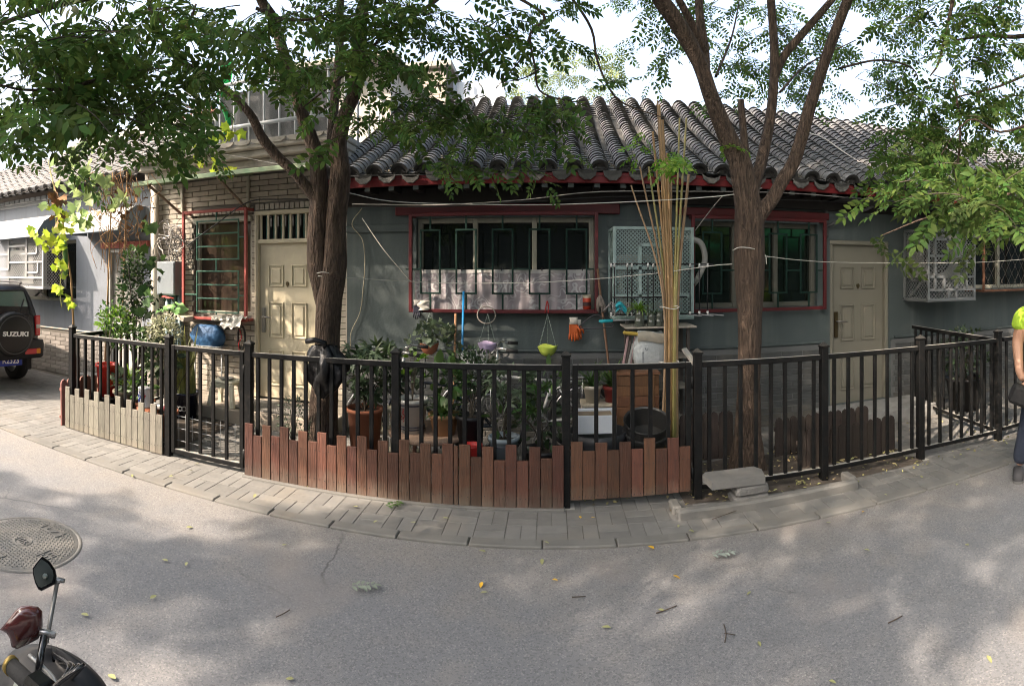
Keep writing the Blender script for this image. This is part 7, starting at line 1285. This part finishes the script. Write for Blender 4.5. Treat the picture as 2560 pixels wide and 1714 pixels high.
# ================================================================ scooter at the lower left
so = thing('scooter', 'dark electric scooter with two upright mirrors at the lower left corner', 'scooter', (-1.0, .78, 0)); GUN = M('gunmetal_plastic', (.012, .013, .016), .55, (.018, .02, .023), 4, .4, spec=.3, dirt=((.06, .058, .055), 8, .4)); BLK = M('gloss_black', (.008, .008, .009), .15, spec=.7); MAR = M('maroon_gloss', (.075, .018, .016), .18, (.05, .012, .012), 3, .4, spec=.8); MIR = bpy.data.materials.new('mirror_glass'); MIR.use_nodes = True; b_ = MIR.node_tree.nodes['Principled BSDF']; b_.inputs['Metallic'].default_value = 1; b_.inputs['Roughness'].default_value = .03; b_.inputs['Base Color'].default_value = (.75, .85, .8, 1)
def shell(outline, r, depth, mat, back, parent, name, bulge=.6):
    P = [rad(x, y, r) for x, y in outline]; c0 = sum(P, Vector()) / len(P); nrm = (c0 - Vector((0, 0, H))).normalized(); n = len(P); vs = list(P)
    for f, d in ((1.04, .25), (.95, .7), (bulge, 1.0)): vs += [c0 + (p - c0) * f + nrm * depth * d for p in P]
    mb = MB(); fs = [(j * n + i, (j + 1) * n + i, (j + 1) * n + (i + 1) % n, j * n + (i + 1) % n) for j in range(3) for i in range(n)] + [tuple(range(3 * n, 4 * n))[::-1], tuple(range(n))]; mb.add(vs, fs, False); return mb.build(name, mat, parent), c0, nrm
o1 = [(105, 1391), (92, 1406), (82, 1420), (83, 1436), (88, 1456), (96, 1472), (104, 1476), (120, 1468), (136, 1460), (141, 1440), (138, 1424), (124, 1404)]
m1, c0, nrm = shell(o1, 1.3, .022, BLK, BLK, so, 'mirror'); ins = [c0 + (rad(x, y, 1.3) - c0) * .84 - nrm * .009 + Vector((-.003, 0, 0)) for x, y in o1]
tilt = Vector((.25, -.2, .35)); ins = [p - nrm * (.16 * (p - c0).z) for p in ins]; mb = MB(); mb.add(ins, [tuple(range(len(ins)))[::-1]]); mb.build('mirror_glass', MIR, m1)
o2 = [(0, 1573), (14, 1556), (40, 1524), (52, 1515), (72, 1513), (95, 1516), (106, 1527), (107, 1562), (104, 1580), (96, 1596), (70, 1610), (43, 1622), (29, 1617), (24, 1595), (17, 1583)]
P = [rad(x, y, 1.06) for x, y in o2]; c0 = rad(62, 1563, 1.06); nrm = (Vector((0, 0, H)) - c0).normalized(); n = len(P); mb = MB(); vs = list(P) + [c0 + (p - c0) * .86 + nrm * .012 for p in P] + [c0 + (p - c0) * .55 + nrm * .02 for p in P] + [c0 + nrm * .022] + [p - nrm * .012 for p in P]
mb.add(vs, [(j * n + i, j * n + (i + 1) % n, (j + 1) * n + (i + 1) % n, (j + 1) * n + i) for j in range(2) for i in range(n)] + [(2 * n + i, 2 * n + (i + 1) % n, 3 * n) for i in range(n)] + [(i, 3 * n + 1 + i, 3 * n + 1 + (i + 1) % n, (i + 1) % n) for i in range(n)] + [tuple(range(3 * n + 1, 4 * n + 1))[::-1]], True); mb.build('mirror', MAR, so)
for (a, b, r1, r2, nm, mt) in (((144, 1449), (116, 1606), 1.31, 1.22, 'mirror_stem', M('worn_metal', (.2, .2, .19), .35, (.12, .11, .1), 9, .4, metal=.6)), ((111, 1584), (86, 1730), 1.05, 1.02, 'mirror_stem', BLK)):
    mb = MB(); mb.tube([rad(*a, r1), rad((a[0] + b[0]) / 2, (a[1] + b[1]) / 2, (r1 + r2) / 2), rad(*b, r2)], [.005 if r1 > 1.2 else .007] * 3, 10); mb.build(nm, mt, so)
for (a, b, r) in (((130, 1446), (162, 1452), 1.31), ((98, 1577), (138, 1586), 1.05)): mb = MB(); mb.tube([rad(*a, r), rad((a[0] * .4 + b[0] * .6), (a[1] * .4 + b[1] * .6), r), rad(*b, r)], [.0045, .006, .0045], 10); mb.build('swivel', STEEL, so)
c0 = rad(135, 1772, 1.12); c0_s = c0.copy()
def cowl(u, v):
    a = 2 * PI * u; e = .02 + .98 * v; r = math.sin(e * PI / 2); z = .115 * math.cos(e * PI / 2) ** .8; ridge = .03 * math.exp(-((math.sin(a - .5)) ** 2) * 7) * (1 - e) + .012 * math.cos(2 * a) * e
    return c0 + Vector((.135 * r * math.cos(a), .11 * r * math.sin(a), z + ridge - .02 - (.3 * max(0, e - .8))))
mb = MB(); mb.grid(cowl, 36, 12); mb.build('cowl', GUN, so)
mb = MB(); mb.grid(lambda u, v: c0 + Vector((-.03 + .1 * u, -.07 - .035 * v, .075 - .05 * v + .012 * math.sin(PI * u))), 8, 6); mb.build('display', M('display_glass', (.2, .22, .2), .1), so)
mb = MB(); mb.tube([c0 + Vector((.15 * math.cos(a), .1 * math.sin(a), .045 - .02 * math.cos(a))) for a in np.linspace(-1.4, .9, 14)], .003, 6); mb.build('seam_trim', M('seam', (.15, .155, .16), .3), so)
dcl = [c0 + Vector((.128 + .03 * math.cos(a) * .5 + .02 * math.sin(a), -.045 + .012 * math.cos(a), .03 + .035 * math.sin(a) - .01 * math.cos(a))) for a in np.linspace(0, 2 * PI, 14)[:-1]]; mb = MB(); mb.add(dcl, [tuple(range(13))]); mb.build('decal', M('decal', (.5, .48, .46), .4, (.4, .05, .06), 60, .3), so)
hg = rad(55, 1690, 1.0); mb = MB(); mb.tube([hg + Vector((.1, .0, .0)), hg + Vector((.02, 0, 0)), hg + Vector((-.035, 0, 0))], .0145, 12); gp = mb.build('grip', RUB, so); mb = MB(); mb.tube([hg + Vector((-.03, 0, 0)), hg + Vector((-.038, 0, 0))], .0165, 14); mb.build('grip_ring', M('gold_ring', (.3, .21, .06), .4, metal=.6), gp); mb = MB(); mb.cbox(hg + Vector((.055, -.005, .012)), (.05, .045, .04), .01); mb.build('switch_block', BLK, so)
bx, by = c0.x, c0.y; mb = MB(); loft(mb, [(.28, .1, -.12, .12, .06), (.6, .14, -.1, .1, .06), (.8, .1, -.07, .07, .05)]); mb.v = [(bx + v[1] - .12, by + v[0], v[2]) for v in mb.v]; mb.build('front_shield', GUN, so); mb = MB(); mb.cbox((bx + .4, by, .32), (.75, .24, .1), .03); mb.build('footboard', GUN, so)
mb = MB(); loft(mb, [(.35, .14, .5, 1.3, .1), (.6, .15, .45, 1.35, .12), (.7, .13, .45, 1.3, .12), (.78, .1, .5, 1.2, .1)]); mb.v = [(bx + v[1], by + v[0], v[2]) for v in mb.v]; mb.build('seat', BLK, so); mb = MB(); mb.tube([(bx - .2, by, .28), (bx - .12, by, .6), (bx - .02, by, .86)], .025, 10); mb.build('steering_column', BLK, so)
for wx in (-.25, 1.1): mb = MB(); mb.lathe([(.12, -.04), (.2, -.045), (.22, 0), (.2, .045), (.12, .04), (.12, -.04)], (bx + wx, by, .22), 28, mat=Matrix.Rotation(PI / 2, 3, 'X')); wh = mb.build('wheel', RUB, so); mb = MB(); mb.lathe([(0, -.02), (.12, -.03), (.12, .03), (0, .02)], (bx + wx, by, .22), 20, mat=Matrix.Rotation(PI / 2, 3, 'X')); mb.build('hub', GALV, wh)
# ================================================================ person at the right edge
def skin_obj(name, verts, edges, radii, mat, parent, root=0, sub=2):
    me = bpy.data.meshes.new(name); me.from_pydata([tuple(v) for v in verts], edges, []); me.materials.append(mat); o = link(name, me, parent); o.modifiers.new('skin', 'SKIN')
    if not me.skin_vertices: 
        bm = bmesh.new(); bm.from_mesh(me); bm.verts.layers.skin.verify(); bm.to_mesh(me); bm.free()
    for i, r in enumerate(radii): me.skin_vertices[0].data[i].radius = (r, r) if not isinstance(r, tuple) else r
    me.skin_vertices[0].data[root].use_root = True
    s = o.modifiers.new('sub', 'SUBSURF'); s.levels = sub; s.render_levels = sub
    for m in o.modifiers: pass
    return o
pp = thing('person', 'person in a lime green T-shirt and jeans holding a dark camera bag', 'person', (3.56, 2.98, 0), None, R(-48)); SKIN = M('skin', (.42, .24, .16), .5, (.37, .2, .13), 12, .4, spec=.4); LIME = M('lime_shirt', (.3, .46, .035), .9, (.26, .41, .03), 6, .4, bump=.25, bscale=14); JEAN = M('jeans', (.014, .02, .036), .9, (.024, .031, .048), 18, .4, bump=.2)
V = [(0, 0, .9), (0, 0, 1.1), (0, -.01, 1.3), (0, .0, 1.40), (0, .0, 1.50), (0, -.02, 1.58), (0, -.02, 1.66), (-.1, 0, 1.36), (-.2, 0, 1.345), (-.255, .02, 1.1), (-.235, -.09, .88), (-.2, -.14, .82), (.1, 0, 1.36), (.2, 0, 1.345), (.25, .02, 1.1), (.2, -.12, .93), (.14, -.2, .9), (-.1, 0, .86), (-.16, -.01, .48), (-.24, .02, .09), (.1, 0, .86), (.11, -.03, .48), (.12, .0, .09)]
Ee = [(0, 1), (1, 2), (2, 3), (3, 4), (4, 5), (5, 6), (2, 7), (7, 8), (8, 9), (9, 10), (10, 11), (2, 12), (12, 13), (13, 14), (14, 15), (15, 16), (0, 17), (17, 18), (18, 19), (0, 20), (20, 21), (21, 22)]
Rr = [(.15, .11), (.14, .1), (.15, .1), .06, .055, .085, .08, .07, .06, .05, .036, .03, .07, .06, .05, .036, .03, .085, .058, .042, .085, .058, .042]
skin_obj('body', V, Ee, Rr, SKIN, pp)
skin_obj('t_shirt', [(0, 0, .80), (0, 0, 1.1), (0, -.01, 1.3), (0, 0, 1.42), (-.12, 0, 1.37), (-.215, 0, 1.345), (-.25, .012, 1.2), (.12, 0, 1.37), (.215, 0, 1.345), (.25, .012, 1.2)], [(0, 1), (1, 2), (2, 3), (2, 4), (4, 5), (5, 6), (2, 7), (7, 8), (8, 9)], [(.17, .13), (.165, .125), (.17, .122), .075, .085, .075, .07, .085, .075, .07], LIME, pp)
skin_obj('jeans', [(0, 0, .92), (-.1, 0, .84), (-.16, -.01, .48), (-.24, .02, .1), (.1, 0, .84), (.11, -.03, .48), (.12, 0, .1)], [(0, 1), (1, 2), (2, 3), (0, 4), (4, 5), (5, 6)], [(.165, .125), .1, .078, .07, .1, .078, .07], JEAN, pp)
hand = skin_obj('hand', [(-.2, -.14, .83), (-.19, -.165, .77)] + [p for k in range(4) for p in ((-.215 + .018 * k, -.185, .755), (-.21 + .018 * k, -.205, .725), (-.205 + .016 * k, -.185, .7))] + [(-.17, -.17, .79), (-.15, -.195, .765)], [(0, 1)] + [e for k in range(4) for e in ((1, 2 + 3 * k), (2 + 3 * k, 3 + 3 * k), (3 + 3 * k, 4 + 3 * k))] + [(0, 14), (14, 15)], [.03, .03] + [.01, .009, .008] * 4 + [.012, .009], SKIN, pp)
mb = MB(); loft(mb, [(0, .04, -.1, .13, .035), (.04, .045, -.1, .13, .04), (.075, .04, -.08, .1, .038), (.09, .025, -.02, .06, .02)]); mb.v = [(-.245 + v[0], v[1] - .03, v[2]) for v in mb.v]; sh_ = mb.build('shoe', M('grey_shoe', (.035, .035, .038), .7), pp); mb = MB(); loft(mb, [(0, .045, -.11, .135, .04), (.018, .046, -.11, .136, .04)]); mb.v = [(-.245 + v[0], v[1] - .03, v[2] - .001) for v in mb.v]; mb.build('sole', M('shoe_sole', (.1, .1, .098), .7), sh_)
mb = MB(); loft(mb, [(0, .04, -.1, .13, .035), (.04, .045, -.1, .13, .04), (.075, .04, -.08, .1, .038), (.09, .025, -.02, .06, .02)]); mb.v = [(.12 + v[0], v[1] - .05, v[2]) for v in mb.v]; mb.build('shoe', M('grey_shoe', (.12, .12, .125)), pp)
mb = MB(); mb.lathe([(0, 0), (.05, .0), (.085, .06), (.1, .12), (.085, .19), (.04, .225), (0, .23)], (0, .0, 1.54), 20, sy=1.15); mb.build('hair', M('black_hair', (.012, .01, .009), .5), pp)
mb = MB(); mb.tube([(0, -.1, 1.6), (0, -.125, 1.58), (0, -.1, 1.565)], [.008, .014, .01], 8); mb.build('nose', SKIN, pp)
for s in (-1, 1): mb = MB(); mb.lathe([(0, -.008), (.011, 0), (0, .008)], (s * .032, -.098, 1.615), 10); mb.build('eye', M('eye_dark', (.02, .015, .01), .2), pp)
bg = thing('camera_bag', 'dark padded camera bag held at the right edge by the lime-shirted person', 'bag', (3.2, 3.05, .7)); hp = Vector((3.56, 2.98, 0)) + Matrix.Rotation(R(-48), 3, 'Z') @ Vector((-.21, -.24, .72)); mb = MB(); mb.cbox(hp, (.2, .13, .15), .025, mat=Matrix.Rotation(R(-48), 3, 'Z') @ Matrix.Rotation(.4, 3, 'Y')); mb.build('body', M('bag_black', (.012, .012, .013), .8, bump=.2), bg); mb = MB(); mb.tube([hp + Vector((.02, -.05, .04)), hp + Vector((.03, -.09, -.03)), hp + Vector((.03, -.1, -.08))], [.035, .04, .04], 14); mb.build('lens', BLK, bg)
# ================================================================ unseen house across the street, added to cut light on the house fronts
oh = thing('unseen_opposite_house', 'long grey unseen house across the street, added for shade and window reflections', 'house', (0, -5.2, 0)); mb = MB(); mb.box((0, -6.2, 1.6), (44, .3, 3.2)); mb.build('wall', GREYW, oh); mb = MB(); mb.prism([(0, 0), (2.2, 1.2), (4.4, 0), (4.4, .1), (2.2, 1.35), (0, .1)], (-22, -10.2, 3.2), (0, 1, 0), (0, 0, 1), (44, 0, 0)); mb.build('roof', TILEL, oh)
for x in (-14, -7.5, 6.5, 13): mb = MB(); mb.cbox((x, -6.04, 1.7), (1.4, .06, 1.1), .01); wn = mb.build('window', PVC, oh); mb = MB(); mb.box((x, -6.0, 1.7), (1.25, .02, .95)); mb.build('pane', DGLASS, wn)

mb = MB(); mb.add([(4.6, -6.0, 3.5), (9.4, -6.0, 3.5), (9.4, -4.8, 2.75), (4.6, -4.8, 2.75), (4.6, -4.8, 2.4), (9.4, -4.8, 2.4)], [(0, 3, 2, 1), (3, 4, 5, 2)]); mb.build('green_awning', M('green_canvas', (.08, .6, .28), .8, trans=.5), oh)
# unseen street trees across the road, added to shape the shade
t5 = thing('unseen_street_tree', 'unseen street tree added across the road for shade, second from the left of the row', 'tree', (-7.6, -4.9, 0), 'unseen street trees added across the road'); L5 = 'unseen street tree added across the road for shade, %s of the row'
limb(t5, [(-7.6, -4.9, -.02), (-7.6, -4.9, 1.5), (-7.5, -4.8, 3.2), (-7.3, -4.5, 5.0), (-7.2, -4.2, 7.0)], [.2, .15, .13, .09, .04], 12, 'trunk')
for e in ((-9.4, -3.6, 6), (-6.0, -2.8, 6.2), (-7.2, -5.6, 6.5)): limb(t5, [(-7.5, -4.8, 3.2), ((-7.5 + e[0]) / 2, (-4.8 + e[1]) / 2, 5), e], [.08, .06, .02], 8)
c = Crown(); c.cloud((-7.6, -3.7, 5.9), (2.8, 2.6, 2.2), 900, .32, gaps=9, gr_=.95); c.build(t5, FEATHER2, twig=False)
for x, rzz, nm in ((-14.2, .3, 'leftmost'), (3.6, -.25, 'second from the right'), (9.8, .2, 'rightmost')):
    t = t5.copy(); C.objects.link(t); t.location = (x, -4.9, 0); t.rotation_euler = (0, 0, rzz); t['label'] = L5 % nm; ORG[t.name] = Vector((0, 0, 0))
    for ch in t5.children: q = ch.copy(); C.objects.link(q); q.parent = t

# scooter cables, brake lever and bolts
for k in range(4): mb = MB(); mb.tube(smoothpts([hg + Vector((.06, -.01, .0)), hg + Vector((.09 + .012 * k, .03, .05 + .008 * k)), c0_s + Vector((-.04 + .02 * k, .02, .085 - .01 * k))], 6), .0032, 6); mb.build('control_cable', BLK, so)
mb = MB(); mb.tube(smoothpts([hg + Vector((.07, .02, .0)), hg + Vector((.03, .045, -.004)), hg + Vector((-.05, .055, -.012))], 5), [.005] * 11, 7, flat=.6); mb.build('brake_lever', M('lever_alloy', (.3, .3, .29), .35, metal=.7), so)
for p_ in (rad(146, 1452, 1.305), rad(132, 1586, 1.045), rad(113, 1603, 1.2)): mb = MB(); mb.lathe([(.0, .004), (.006, .004), (.007, 0), (.006, -.004), (0, -.004)], p_, 6, False); mb.build('bolt', STEEL, so)
